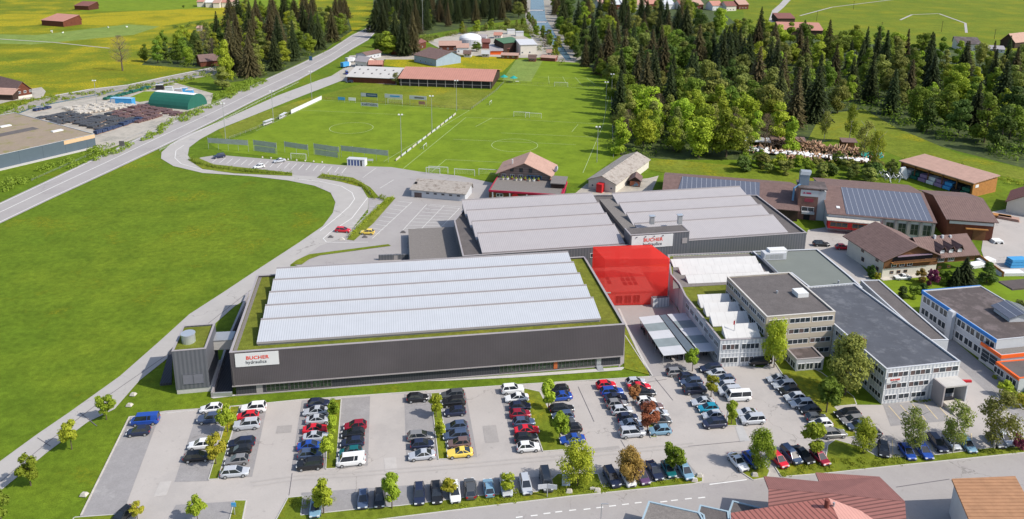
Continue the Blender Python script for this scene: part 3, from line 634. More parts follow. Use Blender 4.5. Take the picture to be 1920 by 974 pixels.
# gravel flat roof west of the rear hall
G0 = Bld('loading_bay', 'low loading bay with a flat pebble roof west of the rear hall', 'loading bay', (769, 487), (866, 482), (764, 430), 2.4)
G0.box('wall', m_trimd, 0, G0.w, 0, G0.d, 0, 2.2); G0.box('roof', m_grav, -.1, G0.w, -.1, G0.d + .1, 2.2, 2.42)
G1 = Bld('retaining_wall', 'low dark retaining wall with two doors beside the loading bay', 'wall', (710, 489), (766, 487), None, 0, d=.5)
G1.box('wall', m_clad2, 0, G1.w, 0, .5, 0, 1.5); G1.box('door', m_trim, 4, 5, -.05, -.001, .1, 1.3)

# ================================================================ courtyard and the red block
LK = Bld('link_building', 'low link building with gravel roof and skylight rows in the courtyard', 'link building', (1120, 575), (1222, 571), None, 0, d=13)
LK.box('wall', m_white, 0, LK.w, 0, LK.d, 0, 3.4); LK.box('roof', m_conc, -.2, LK.w + .2, -.2, LK.d + .2, 3.4, 3.7)
for i in range(3): LK.win('f', 4.2 + 2.1 * i, 6.0 + 2.1 * i, .5, 2.7, 2)
for r in range(3):
    for c in range(3): LK.box('skylight', m_glass, 7 + c * 1.3, 7.8 + c * 1.3, 3 + r * 2.2, 4.6 + r * 2.2, 3.7, 3.85)
for r in range(3): LK.box('skylight', m_glass, 3.4, 4.2, 4 + r * 2.2, 5.6 + r * 2.2, 3.7, 3.85)
SB2 = Bld('courtyard_shed', 'flat-roofed courtyard shed with pale front beside the link building', 'shed', (1224, 578), (1254, 575), None, 0, d=9)
SB2.box('wall', m_lfac, 0, SB2.w, 0, SB2.d, 0, 2.3); SB2.box('roof', m_dark_asph, .2, SB2.w - .2, .2, SB2.d, 2.3, 2.45)
mr = bpy.data.materials.new('red_translucent_film'); mr.use_nodes = True; t = mr.node_tree; pb = t.nodes['Principled BSDF']
pb.inputs['Base Color'].default_value = (.95, .085, .07, 1); pb.inputs['Roughness'].default_value = 1; pb.inputs['Specular IOR Level'].default_value = 0
tr = t.nodes.new('ShaderNodeBsdfTransparent'); tr.inputs[0].default_value = (1, .62, .58, 1); ms = t.nodes.new('ShaderNodeMixShader'); ms.inputs[0].default_value = .63
tl = t.nodes.new('ShaderNodeBsdfTranslucent'); tl.inputs[0].default_value = (.95, .10, .08, 1); m2 = t.nodes.new('ShaderNodeMixShader'); m2.inputs[0].default_value = .5
t.links.new(pb.outputs[0], m2.inputs[1]); t.links.new(tl.outputs[0], m2.inputs[2])
t.links.new(tr.outputs[0], ms.inputs[1]); t.links.new(m2.outputs[0], ms.inputs[2]); t.links.new(ms.outputs[0], t.nodes['Material Output'].inputs[0])
zt = 12.0
P = [W(1135, 487, zt), W(1256, 485, zt), W(1221, 459, zt), W(1112, 463, zt)]; c0 = P[0].copy(); c0.z = 0
b = MB().hexa([(q.x - c0.x, q.y - c0.y, .3) for q in P] + [(q.x - c0.x, q.y - c0.y, zt) for q in P])
o = b.build('red_block', mr); o.location = c0; tag(o, 'translucent bright red box-shaped block standing over the courtyard', 'red block')

# ================================================================ low office wing with white sawtooth skylights
zw = 6.1
Wg = Bld('office_wing', 'two-storey white ribbed office wing with grass roof and four white skylights', 'office wing', (1351, 639), (1430, 635), None, zw, d=22)
def wl_(px, py, z=zw): return Wg.loc(px, py, z)
c1 = wl_(1284, 555); c2 = wl_(1273.6, 533.5); c3 = wl_(1257.5, 514.8); c4 = wl_(1256, 478); c5 = wl_(1408, 472); c6 = wl_(1458, 513)
fw_ = Wg.w + 3
poly = [(0, 0), (fw_, 0), (c6[0] + 2, c6[1]), c5, (c4[0] - .5, c4[1]), c3, c2, c1]
shell(Wg, poly, 0, zw, m_lfac, mr=m_sedum, cop=m_trim, par=.3)
g = [wl_(1262, 540), wl_(1262, 480), wl_(1404, 474), wl_(1456, 514), wl_(1366, 532), wl_(1280, 537)]
Wg.part(MB().prism(g, zw - .3, zw - .22), 'gravel_roof', m_grav)
for z0_, z1_ in ((3.9, 5.2), (.9, 2.2)):
    for k, (a, c) in enumerate(((.4, 4.0), (4.5, 8.3))): Wg.win('f', a, c, z0_, z1_, 4, blinds=1 if k == 0 and z0_ > 3 else 0)
Wg.box('band', m_winf, 0, fw_, -.05, -.002, 3.0, 3.15)
# angled west facade windows
e0 = Vector((0, 0)); e1 = Vector(c1); ed = (e1 - e0); L = ed.length; ed /= L; en = Vector((ed.y * -1, ed.x)); 
if en.x > 0: en = -en
for z0_, z1_ in ((3.9, 5.1), (1.2, 2.4)):
    for k in range(7):
        u0 = .8 + k * (L - 1.2) / 7; u1 = u0 + (L - 1.2) / 7 - .7
        f = MB(); g_ = MB()
        def q3(u, d, z): v = e0 + ed * u + en * d; return (v.x, v.y, z)
        def bx3(mb, ua, ub, za, zb_, da, db): mb.hexa([q3(ua, da, za), q3(ub, da, za), q3(ub, db, za), q3(ua, db, za), q3(ua, da, zb_), q3(ub, da, zb_), q3(ub, db, zb_), q3(ua, db, zb_)])
        bx3(f, u0, u1, z0_, z0_ + .09, 0, .09); bx3(f, u0, u1, z1_ - .09, z1_, 0, .09)
        for s_ in range(4): uu = u0 + (u1 - u0 - .09) * s_ / 3; bx3(f, uu, uu + .09, z0_ + .09, z1_ - .09, 0, .08)
        fo = Wg.part(f, 'window', m_winf); bx3(g_, u0 + .05, u1 - .05, z0_ + .05, z1_ - .05, .001, .04); Wg.part(g_, 'pane', m_glass, fo)
rows = [((1367, 633.6), (1420.4, 628)), ((1343, 610.5), (1402, 606)), ((1331, 592), (1386, 588)), ((1320, 575.6), (1368, 571))]
for k, (a, c) in enumerate(rows):
    xa, ya = wl_(*a, 6.2); xb, yb = wl_(*c, 6.2)
    Wg.wedge(xa - .6, xb + .3, ya, ya + 2.5, 5.8, 5.95, 7.7, m_skyl, m_white, name='skylight', trim=False)
rows = [((1291, 532), (1366, 527), (1283, 518)), ((1277.6, 516), (1425.8, 502.7), (1268, 502)), ((1263, 501.4), (1416.4, 488), (1257.5, 484))]
for k, (a, c, e) in enumerate(rows):
    xa, ya = wl_(*a, 5.9); xb, yb = wl_(*c, 5.9); rr = wl_(*e, 7.3)
    if k == 0: xb = wl_(1440, 516, 5.9)[0]
    bq = MB(); ry = ya + 2.1; dy = (yb - ya)
    bq.hexa([(xa, ya, 5.6), (xb, ya, 5.6), (xb, ry, 5.6), (xa, ry, 5.6), (xa, ya, 5.9), (xb, ya, 5.9), (xb - .2, ry, 7.1), (xa - .2, ry, 7.1)])
    bq.hexa([(xa - .2, ry, 5.61), (xb - .2, ry, 5.61), (xb, ya + 2.9, 5.61), (xa, ya + 2.9, 5.61), (xa - .2, ry + .001, 7.1), (xb - .2, ry + .001, 7.1), (xb, ya + 2.9, 5.7), (xa, ya + 2.9, 5.7)])
    Wg.part(bq, 'skylight', m_skyl)
fp = wl_(1376, 628); b = MB().cyl((fp[0], fp[1], 5.8), (fp[0], fp[1], 9.5), .05, n=6); po = Wg.part(b, 'roof_mast', m_steel)
Wg.part(MB().box(fp[0] - .3, fp[0] - .02, fp[1] - .02, fp[1] + .02, 8.4, 9.3), 'red_pennant', m_red, po)

# beige four-storey office
zq = 10.4
T4 = Bld('office_block', 'beige four-storey flat-roofed office block with white window bands', 'office building', (1437.9, 594.8), (1566.6, 584.7), None, zq, d=19)
T4.flat(m_beige, m_gravd, zq, par=.25, cop=M('pale_coping', (.55, .52, .48)), ct=.3)
W4 = T4.w
for r in range(4):
    z1_ = zq - .75 - r * 2.42; z0_ = z1_ - 1.15
    for a, c, n in ((.5, 4.7, 4), (5.1, 9.7, 4), (10.1, W4 - .4, 4)): T4.win('f', a, c, z0_, z1_, n, blinds=1 if (r + int(a)) % 3 == 0 else 0)
    T4.box('band', m_beige, 0, W4, -.12, -.002, z0_ - 1.1, z0_ - .12)
    if r < 3:
        for k in range(5): T4.win('l', .6 + k * 3.7, 3.9 + k * 3.7, z0_, z1_, 4)
x, y = T4.loc(1494, 555, zq - .25)
x2, _ = T4.loc(1512, 555, zq - .25)
sk = T4.box('roof_hatch', m_white, x - .3, x2 + .1, y - 1.0, y + 1.6, zq - .25, zq + .75)
x, y = T4.loc(1457, 548, zq); T4.part(MB().cyl((x, y, zq - .3), (x, y, zq + .3), .25), 'roof_vent', m_steel)
# annex in front
An = Bld('garden_annex', 'single-storey glazed annex with flat brown roof in front of the beige office', 'annex', (1494, 675), (1545, 671), None, 2.8, d=4.5)
An.flat(m_gwall, m_roofbr, 2.8, par=.15, mwy=m_gwall)
for k in range(3): An.win('f', .3 + k * 1.8, 1.9 + k * 1.8, .4, 1.9, 2)
for k in range(2): An.win('l', .3 + k * 2, 2.1 + k * 2, .4, 1.9, 2)

# white ribbed main office
zo = 7.5
O = Bld('main_office', 'white ribbed three-storey main office with a blotchy dark flat roof', 'office building', (1662.4, 692.7), (1801.2, 678.3), None, zo, d=34)
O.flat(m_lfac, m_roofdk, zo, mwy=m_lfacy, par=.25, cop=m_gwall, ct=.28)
OW = O.w
for r in range(3):
    z1_ = zo - .75 - r * 2.4; z0_ = z1_ - 1.15
    segs = ((.4, 4.7, 4), (5.1, 9.4, 4), (9.9, OW - .3, 4)) if r == 0 else (((.4, 4.7, 4), (5.1, 9.4, 4)) if r == 1 else ((.4, 2.9, 3), (3.3, 5.6, 2), (6.0, 9.2, 3)))
    for a, c, n in segs: O.win('f', a, c, z0_, z1_, n, blinds=1 if r < 2 else 0)
    for k in range(8): O.win('l', .5 + k * 4.1, 4.0 + k * 4.1, z0_, z1_, 4)
    for k in range(8): O.win('r', .5 + k * 4.1, 4.0 + k * 4.1, z0_, z1_, 4)
O.box('sill_band', m_winf, 0, OW, -.06, -.002, zo - 2.02, zo - 1.92); O.box('sill_band', m_winf, 0, OW, -.06, -.002, zo - 4.42, zo - 4.32)
so_ = O.box('sign_panel', m_white, .25, 3.4, -.16, -.06, zo - 2.95, zo - 2.05)
text('BUCHER', so_, m_redsign, .5, (2.0, -.18, zo - 2.5), bold=.03, align='CENTER'); text('hydraulics', so_, m_ink, .3, (1.95, -.18, zo - 2.82), bold=.005, align='CENTER')
# entrance porch
pz = zo - 3.3
b = MB(); b.box(OW - 5.0, OW - .3, -3.0, -.002, pz, pz + .3); O.part(b, 'porch_roof', m_conc)
b = MB(); b.box(OW - 5.3, OW - 5.0, -3.0, -.002, 0, pz + .3); O.part(b, 'porch_wall', m_trim)
O.box('porch_interior', m_glass, OW - 4.9, OW - .5, -.14, -.004, .9, pz - .01)
O.box('porch_wall', m_gwall, OW - .5, OW - .3, -3.0, -.2, 0, pz)
b = MB()
for k in range(6): b.box(OW - 4.6, OW - .7, -6.2 + k * .45, -2.2, .15 * k, .15 * (k + 1))
O.part(b, 'stairs', m_stone)
x, y = O.loc(1618, 642, zo); O.part(MB().box(x - .4, x + .4, y - .3, y + .3, zo - .2, zo + .7), 'chimney', m_rust)
# side strip building
SS = Bld('side_extension', 'lower brown-roofed side extension along the east wall of the main office', 'extension', (1738, 639), (1778.8, 638), None, 5.2, d=28)
SS.flat(m_gwall, m_gravd, 5.2, par=.15, cop=m_gwall)
# green-grey roofed hall
GH = Bld('middle_hall', 'flat hall with green-grey roof between the rear hall and the offices', 'hall', (1524.4, 544.7), (1617, 540), None, 6.6, d=24)
def gl(px, py, z=6.6): return GH.loc(px, py, z)
shell(GH, [(0, 0), (gl(1617, 540)[0], 0), gl(1592, 517), gl(1532, 467.5), gl(1411, 471.8), gl(1458, 513), gl(1484, 513)], 0, 6.6, m_clad2, mr=m_roofgr, cop=m_gwall, par=.2)
x, y = gl(1433, 488); x2, _ = gl(1474, 486)
ac = GH.box('air_handler', m_gwall, x, x2, y, y + 2.2, 6.5, 8.3); GH.box('air_handler_top', m_white, x + 1.5, x2 + .3, y + .4, y + 2.4, 8.3, 8.9, ac)
for k in range(4): GH.box('air_handler_door', m_steel, x + .3 + k * 1.2, x + 1.3 + k * 1.2, y - .04, y - .001, 6.8, 8.0, ac)
GH.part(MB().box(x - .5, x - .2, y - 9, y, 6.5, 7.2), 'pipe_duct', m_steel)
x, y = gl(1572, 532); GH.part(MB().cyl((x, y, 6.4), (x, y, 7.4), .25), 'roof_vent', m_steel)

# bicycle canopies
for nm, lab, pts in (('bicycle_canopy', 'left grey sheet canopy sheltering motorbikes beside the alley', [(1244, 667), (1288, 663), (1234.8, 591), (1197.5, 595)]),
                     ('bicycle_canopy', 'right grey sheet canopy between the gutter and the office wing', [(1311, 660), (1347, 657.6), (1284, 587), (1250.9, 589.5)])):
    P = [W(*q, 2.6) for q in pts]; c = P[0].copy(); c.z = 0; r = thing(nm, lab, 'canopy', c, group='bicycle canopies')
    N_ = 5
    for i in range(N_):
        t0, t1 = i / N_, (i + 1) / N_
        q = [P[0].lerp(P[3], t0), P[1].lerp(P[2], t0), P[1].lerp(P[2], t1), P[0].lerp(P[3], t1)]
        MB().hexa([(v.x - c.x, v.y - c.y, 2.5) for v in q] + [(v.x - c.x, v.y - c.y, 2.6) for v in q]).build('roof_sheet', m_gwall if i % 2 == 0 else M('translucent_sheet', (.22, .26, .27), var=.2), r)
    for i in range(4):
        for s_ in (.06, .94):
            v = P[0].lerp(P[3], .05 + i * .3).lerp(P[1].lerp(P[2], .05 + i * .3), s_)
            MB().cyl((v.x - c.x, v.y - c.y, 0), (v.x - c.x, v.y - c.y, 2.5), .07, n=6).build('post', m_steel, r)
P = [W(*q, 2.5) for q in [(1291, 662), (1308, 660), (1248, 589), (1237, 591)]]; c = P[0].copy(); c.z = 0
o = MB().hexa([(v.x - c.x, v.y - c.y, 2.2) for v in P] + [(v.x - c.x, v.y - c.y, 2.4) for v in P]).build('roof_gutter', M('blue_grey_gutter', (.11, .14, .17)), None); o.location = c
tag(o, 'dark blue-grey drainage channel running between the two canopies', 'gutter')
# red entrance totem and white pylon
c = W(1806, 745); r = thing('entrance_totem', 'red T-shaped totem beside the main office steps', 'totem', c)
MB().box(-.12, .12, -.12, .12, 0, 3.6).build('post', m_red, r); MB().box(-1.3, 1.0, -.22, .22, 3.3, 3.7).build('crossbar', m_red, r)
c = W(1803, 754); r = thing('info_pylon', 'slim white pylon standing right of the office stairs', 'pylon', c)
MB().hexa([(-.5, -.06, 0), (.5, -.06, 0), (.5, .06, 0), (-.5, .06, 0), (-.3, -.06, 2.7), (.7, -.06, 2.7), (.7, .06, 2.7), (-.3, .06, 2.7)]).build('panel', m_white, r)
ORD = ('first', 'second', 'third', 'fourth', 'fifth', 'sixth', 'seventh', 'eighth', 'ninth', 'tenth', 'eleventh')
# ================================================================ other buildings
def gab_x(name, label, cat, FL, FR, ze, RL, zr, mwall, mroof, z0=0, dep=None, ridge=.5, group=None, ov=.6, z_in=0, zfix=None):
    """ridge along the front; FL/FR eave corners at ze, RL a point of the ridge at zr"""
    bl = Bld(name, label, cat, FL, FR, None, ze, d=1, group=group)
    ry = bl.loc(*RL, zr)[1]; bl.d = dep or ry / ridge
    if dep: ridge = min(.9, max(.1, ry / dep))
    bl.gable('x', (ov, bl.w - ov, ov * .6, bl.d), ze, zr, mwall, mroof, ov=ov, ridge=ridge)
    return bl
# long ridge-along-depth shed
def gab_y(name, label, cat, FL, FR, BL, ze, zr, mwall, mroof, ov=.5, d=None, group=None, ridge=.5):
    bl = Bld(name, label, cat, FL, FR, BL, ze, d=d, group=group)
    bl.gable('y', (ov, bl.w - ov, ov, bl.d - ov), ze, zr, mwall, mroof, ov=ov, ridge=ridge)
    return bl
# --- right hand office with blue trim
RB = Bld('blue_trim_office', 'brown-roofed two-storey office with bright blue roof edge', 'office building', (1869.4, 638), (1990, 626), (1737, 545), 6.2)
RB.flat(m_gwall, m_roofbr, 6.2, par=.1, cop=m_gwall, ct=.2)
RB.box('blue_fascia', m_blue, -.25, -.002, 0, RB.d, 5.6, 6.32)
RB.box('blue_fascia', m_blue, 0, RB.w, RB.d + .002, RB.d + .25, 5.6, 6.32)
n = 8
for z0_, z1_ in ((3.7, 5.4), (.8, 2.5)):
    for k in range(n): RB.win('l', .25 + k * (RB.d - .6) / n, (k + 1) * (RB.d - .6) / n + .05, z0_, z1_, 2, bar=.14)
RB.box('stair_pier', m_gwall, -1.2, -.26, RB.d * .50, RB.d * .56, 0, 6.6)
x, y = RB.loc(1900, 532, 6.2)
RB.box('roof_plateau', m_roofbr, x - 3, x + 4, y - 3, y + 1.2, 6.1, 6.5)
x, y = RB.loc(1912, 600, 6.5)
pv = gab_y('solar_gable', 'small pale gabled roof light covered in solar panels on the brown roof', 'roof light', (1893, 598), (1950, 596), None, 7.2, 8.2, m_gwall, m_solar, d=6)
OB = Bld('orange_trim_wing', 'low wing with orange roof edge and big glazed front at the right edge', 'office building', (1878, 667), (1990, 655), (1847.8, 641), 4.2)
OB.flat(m_gwall, m_grav, 4.2, par=.1, cop=m_gwall, ct=.2)
OB.box('orange_fascia', m_orange, -.25, OB.w, -.25, -.002, 3.6, 4.32); OB.box('orange_fascia', m_orange, -.25, -.002, 0, OB.d, 3.6, 4.32)
OB.win('l', .6, OB.d - .4, .6, 3.2, 2, rows=3, glass=m_glass, frame=m_gwall)
O2 = Bld('orange_trim_front', 'sloping orange edged front block running out of the right edge', 'office building', (1912, 710), (1990, 703), (1878, 678), 3.0)
O2.flat(m_gwall, m_gravd, 3.0, par=.1, cop=m_orange, ct=.3); O2.box('orange_fascia', m_orange, -.2, -.002, 0, O2.d, 2.5, 3.1)
for k in range(2): O2.win('l', .5 + k * 3.2, 3.2 + k * 3.2, .7, 2.1, 3)
gw = Bld('garden_wall', 'pale grey retaining wall stepping down beside the side street', 'wall', (1848, 686), (1925, 738), None, 0, d=.4)
gw.box('wall', m_gwall, 0, gw.w, 0, .4, 0, 1.0)
# --- chalet hotel
CH = Bld('chalet_hotel', 'large chalet with brown tiled roof, timber gable, balconies and three dormers', 'chalet', (1652.7, 522.5), (1826, 507), None, 0, d=15)
gx1 = CH.loc(1751, 513, 0)[0] + .2
CH.gable('y', (0, gx1, 0, 15), 5.4, 8.6, m_rend, m_tile, ov=1.1, ridge=.54)
CH.gable('x', (gx1 - 3, CH.w, .6, 10), 4.9, 8.0, m_rend, m_tilex, ov=.9)
CH.part(MB().prism([(.3, 2.7), (gx1 - .3, 2.7), (gx1 - .3, 5.5), (gx1 * .54, 8.25), (.3, 5.5)], 0, .12), 'tmp', m_woodb)
bpy.data.objects.remove(CH.o.children[-1])
b = MB(); b.v = [(x_, y_, z_) for y_ in (-.14, -.002) for x_, z_ in ((.05, 2.7), (gx1 - .05, 2.7), (gx1 - .05, 5.35), (gx1 * .54, 8.45), (.05, 5.35))]
b.f = [(0, 1, 2, 3, 4), (9, 8, 7, 6, 5)] + [(i, 5 + i, 5 + (i + 1) % 5, (i + 1) % 5) for i in range(5)]; bm_fix(b); CH.part(b, 'timber_gable', m_woodb)
CH.box('timber_front', m_woodb, gx1 + .1, CH.w, .45, .598, 2.7, 4.9)
bc = CH.box('balcony', m_woodo, 2.0, gx1 - 1.4, -1.1, -.15, 4.2, 4.35); CH.box('balcony_rail', m_woodb, 2.0, gx1 - 1.4, -1.12, -1.05, 4.35, 5.0, bc)
CH.box('balcony_back', m_black, 2.3, gx1 - 1.7, -.17, -.142, 4.4, 5.9); CH.box('awning', M('mauve_awning', (.24, .17, .22)), 3.2, gx1 - 2.6, -1.0, -.18, 6.0, 6.12)
for k in range(3): CH.win('f', 2.2 + k * 2.3, 3.7 + k * 2.3, 3.0, 3.9, 2, rect=(0, CH.w, -.13, 15))
for k in range(3): CH.win('f', 2.2 + k * 2.0, 3.2 + k * 2.0, 1.1, 1.9, 1, frame=m_woodb)
for k in range(2): CH.win('f', gx1 + .6 + k * 3.0, gx1 + 2.4 + k * 3.0, 3.0, 4.2, 3, rect=(0, CH.w, .47, 15))
for k in range(2): CH.win('f', gx1 + 1 + k * 2.8, gx1 + 2 + k * 2.8, 1.1, 1.7, 1, rect=(0, CH.w, .6, 15), frame=m_woodb)
for k in range(4): CH.win('l', 1.5 + (k % 2) * 6 + (k // 2) * .5, 2.6 + (k % 2) * 6 + (k // 2) * .5, 1.2 + 2.4 * (k // 2), 2.3 + 2.4 * (k // 2), 1, frame=m_woodb)
for k in range(3):
    cx = gx1 + 1.7 + k * 2.6; dz = 6.1
    r = MB(); r.hexa([(cx - 1.25, .4, 5.7), (cx, 0, 7.3), (cx, 4.4, 7.3), (cx - 1.25, 3.4, 5.7), (cx - 1.25, .4, 5.85), (cx, 0, 7.45), (cx, 4.4, 7.45), (cx - 1.25, 3.4, 5.85)])
    r.hexa([(cx + .001, 0, 7.3), (cx + 1.25, .4, 5.7), (cx + 1.25, 3.4, 5.7), (cx + .001, 4.4, 7.3), (cx + .001, 0, 7.45), (cx + 1.25, .4, 5.85), (cx + 1.25, 3.4, 5.85), (cx + .001, 4.4, 7.45)])
    dm = CH.part(r, 'dormer', m_tilex); CH.part(MB().box(cx - .8, cx + .8, .7, 2.6, 4.9, 6.3), 'dormer_wall', m_woodd, dm); CH.part(MB().box(cx - .6, cx + .6, .62, .695, 5.3, 6.2), 'dormer_window', m_winf, dm)
for k in range(3): CH.part(MB().box(gx1 + 2 + 2.4 * k, gx1 + 2.5 + 2.4 * k, 4.4, 4.9, 7.6, 8.7 - .2 * k), 'chimney', m_gwall)
CH.box('terrace', m_stone, -.6, gx1, -1.4, -.01, 0, .2)
# --- solar roofed workshop, its barn end and saw tower
SW = gab_x('solar_workshop', 'long workshop with brown roof carrying a large field of solar panels', 'workshop', (1550.7, 401), (1757, 419), 5.2, (1600, 353), 8.3, m_gwall, m_tile, ov=.5)
yr = SW.d * .5; sl_ = (8.3 - 5.2) / (yr - .3)
xa = SW.loc(1585, 400, 5.2)[0]
b = MB(); q = lambda x, y, o: (x, y, 5.2 + (y - .3) * sl_ + .24 + o)
b.hexa([q(xa, .3, 0), q(SW.w - 1.0, .3, 0), q(SW.w - 1.0, yr - .6, 0), q(xa + .6, yr - .6, 0), q(xa, .3, .08), q(SW.w - 1.0, .3, .08), q(SW.w - 1.0, yr - .6, .08), q(xa + .6, yr - .6, .08)])
SW.part(b, 'solar_panels', m_solar)
SW.part(MB().hexa([q(3.0, 3.2, 0), q(4.0, 3.2, 0), q(4.0, 4.4, 0), q(3.0, 4.4, 0), q(3.0, 3.2, .15), q(4.0, 3.2, .15), q(4.0, 4.4, .15), q(3.0, 4.4, .15)]), 'roof_light', m_white)
xm = SW.loc(1650, 430, 3)[0]
rd = SW.box('red_front', m_red, .2, xm, -2.2, .35, 1.6, 4.0); SW.box('flat_canopy', m_stone, -.1, xm + .3, -2.6, .6, 4.0, 4.25)
for k in range(2): SW.win('f', .8 + k * 6, 5.6 + k * 6, 2.2, 3.6, 3, rect=(0, SW.w, -2.2, 10), frame=m_woodo)
for k in range(5): SW.box('pillar', m_trim, xm + 1.2 + k * 3.3, xm + 1.9 + k * 3.3, -.05, .3, 0, 4.9); 
for k in range(4): SW.win('f', xm + 2.2 + k * 3.3, xm + 4.3 + k * 3.3, .9, 4.2, 2, rect=(0, SW.w, .29, 10), rows=2, frame=m_trim)
BN = gab_x('red_barn', 'tall red-brown timber barn with plain brown roof at the end of the workshop', 'barn', (1773.9, 410.8), (1872.3, 417.7), 6.0, (1800, 371), 8.6, m_wood, m_tilex, ov=.8)
BN.box('balcony', m_woodo, 5.5, BN.w - 2.4, -.5, .4, 3.4, 3.7); BN.box('loft_opening', m_gwall, 1.2, BN.w - 1, .35, .47, 4.6, 5.4)
BN.box('door', m_woodb, BN.w - 6, BN.w - 2.6, .40, .47, 0, 3.2)
tz = 10.0
TW = Bld('saw_tower', 'brick and grey works tower with sign board and a metal silo on top', 'tower', (1499, 353), (1536, 356), None, tz, d=7)
TW.box('wall', M('faded_brick', (.26, .13, .10), kind='planks', rgb2=(.20, .11, .09), f=2.5, thr=.7, axis='z', var=.3, scale=.7), 0, TW.w, 0, 7, 0, tz)
TW.box('side_shaft', m_gwall, TW.w + .002, TW.w + 2.2, .4, 6, 0, tz - .6)
TW.box('roof', m_roofbr, -.3, TW.w + 2.4, -.3, 7.3, tz, tz + .3)
sg = TW.box('sign_board', m_gwall, .5, TW.w, -.12, -.002, tz - 2.4, tz - .4)
SGR = M('dull_red_lettering', (.40, .03, .09))
text('▲ BRÜGGER', sg, SGR, .85, (1.0, -.14, tz - 1.75), bold=.008, sx=.72) if False else None
b = MB(); b.box(1.1, 1.9, -.15, -.125, tz - 1.6, tz - 1.45); b.hexa([(1.1, -.15, tz - 1.45), (1.9, -.15, tz - 1.45), (1.9, -.125, tz - 1.45), (1.1, -.125, tz - 1.45), (1.45, -.15, tz - 1.1), (1.55, -.15, tz - 1.1), (1.55, -.125, tz - 1.1), (1.45, -.125, tz - 1.1)])
b.box(2.1, 3.5, -.15, -.125, tz - 1.62, tz - 1.12); TW.part(b, 'sign_emblem', SGR, sg)
TW.box('name_plate', M('wine_panel', (.28, .05, .07)), 1.8, 4.4, -.1, -.002, tz - 4.2, tz - 3.1)
TW.win('f', 1.2, 4.8, 2.8, 4.2, 2); TW.box('balcony_panel', m_gwall, 1.3, 5.0, -.5, -.1, 2.0, 2.7); TW.box('door', m_black, 2.0, 3.8, -.06, -.002, 0, 1.8)
x, y = TW.loc(1517, 350, tz)
b = MB().box(.2, 2.9, 2.2, 4.8, tz + .3, tz + 3.6); si = TW.part(b, 'silo', M('blue_grey_steel', (.20, .25, .30), var=.1)); 
b = MB().hexa([(.1, 2.1, tz + 3.6), (3.0, 2.1, tz + 3.6), (3.0, 4.9, tz + 3.6), (.1, 4.9, tz + 3.6), (.4, 2.4, tz + 4.6), (3.4, 2.4, tz + 4.6), (3.4, 4.6, tz + 4.6), (.4, 4.6, tz + 4.6)]); TW.part(b, 'silo_cap', m_steel, si)
b = MB(); b.cyl((-1.4, 1, tz - 4.5), (-1.4, 1, tz - .5), .3); b.cyl((-1.4, 1, tz - .5), (.4, 2.2, tz + .5), .3); TW.part(b, 'exhaust_pipe', M('blue_pipe', (.12, .24, .38)))
# solar barn behind rear hall
SL = gab_x('solar_barn', 'dark brown barn roof with a solar panel field behind the rear hall', 'barn', (1240, 374), (1500, 396), 3.6, (1300, 333), 7.2, m_woodd, m_tile, ov=.5)
yr = SL.d * .5; sl_ = (7.2 - 3.6) / (yr - .3); xa = SL.loc(1267, 375, 4)[0]; xb = SL.loc(1423, 385, 4)[0]
b = MB(); q = lambda x, y, o: (x, y, 3.6 + (y - .3) * sl_ + .24 + o)
b.hexa([q(xa, 2.6, 0), q(xb, .3, 0), q(xb + .8, yr - .4, 0), q(xa + 1.5, yr - .4, 0), q(xa, 2.6, .08), q(xb, .3, .08), q(xb + .8, yr - .4, .08), q(xa + 1.5, yr - .4, .08)])
SL.part(b, 'solar_panels', m_solar)
# timber shed upper right
TS = Bld('timber_shed', 'open orange timber shed with pale brown mono-pitch roof full of wrapped timber', 'shed', (1690, 302), (1826, 343), None, 5.2, d=8)
TS.d = max(6, TS.loc(1896, 340, 5.2)[1]); x1, y1 = TS.w, TS.d
b = MB(); b.hexa([(-.5, -.8, 5.0), (x1 + .5, -.8, 5.0), (x1 + .5, y1 + .4, 5.7), (-.5, y1 + .4, 5.7), (-.5, -.8, 5.3), (x1 + .5, -.8, 5.3), (x1 + .5, y1 + .4, 6.0), (-.5, y1 + .4, 6.0)]); TS.part(b, 'roof', m_tilepp)
TS.box('end_wall', m_woodo, x1 - .3, x1, 0, y1, 0, 5.0); TS.box('rear_wall', m_woodo, 0, x1 - .3, y1 - .3, y1, 0, 5.0); TS.box('end_wall', m_woodo, 0, .3, 0, y1 - .3, 0, 5.0)
TS.box('upper_boards', m_woodo, .3, x1 - .3, .5, .7, 3.8, 5.0); TS.box('window', m_winf, x1 + .002, x1 + .08, 1.2, 2.9, 3.2, 4.2)
for k in range(6): TS.box('post', m_woodb, .3 + k * (x1 - 1) / 5, .6 + k * (x1 - 1) / 5, 0, .3, 0, 5.0)
g = 'timber packs under the shed roof'
mv = M('mauve_wrap', (.30, .2, .32))
cols = [(m_white, 'white'), (m_green, 'dark green'), (mv, 'mauve'), (m_white, 'white'), (mv, 'mauve'), (m_bluebox, 'blue'), (m_black, 'black'), (m_green, 'dark green')]
st_ = (x1 - 2) / len(cols)
for k, (mm, cn) in enumerate(cols):
    for j in range(2):
        c = TS.wl(1.2 + k * st_, 1.0 - .9 * (1 - j), 1.25 * j); r = thing('timber_pack', '%s timber pack, %s of the %s stack from the left in the shed' % (cn, ('bottom', 'top')[j], ORD[k]), 'timber pack', c, TS.a, g)
        MB().box(0, st_ - .5, -.4, 2.6, .12, 1.2).build('wrap', mm, r)
        b = MB(); [b.box(.2 + q_ * st_ * .33, .35 + q_ * st_ * .33, -.3, 2.5, 0, .119) for q_ in range(3)]; b.build('bearers', m_woodb, r)
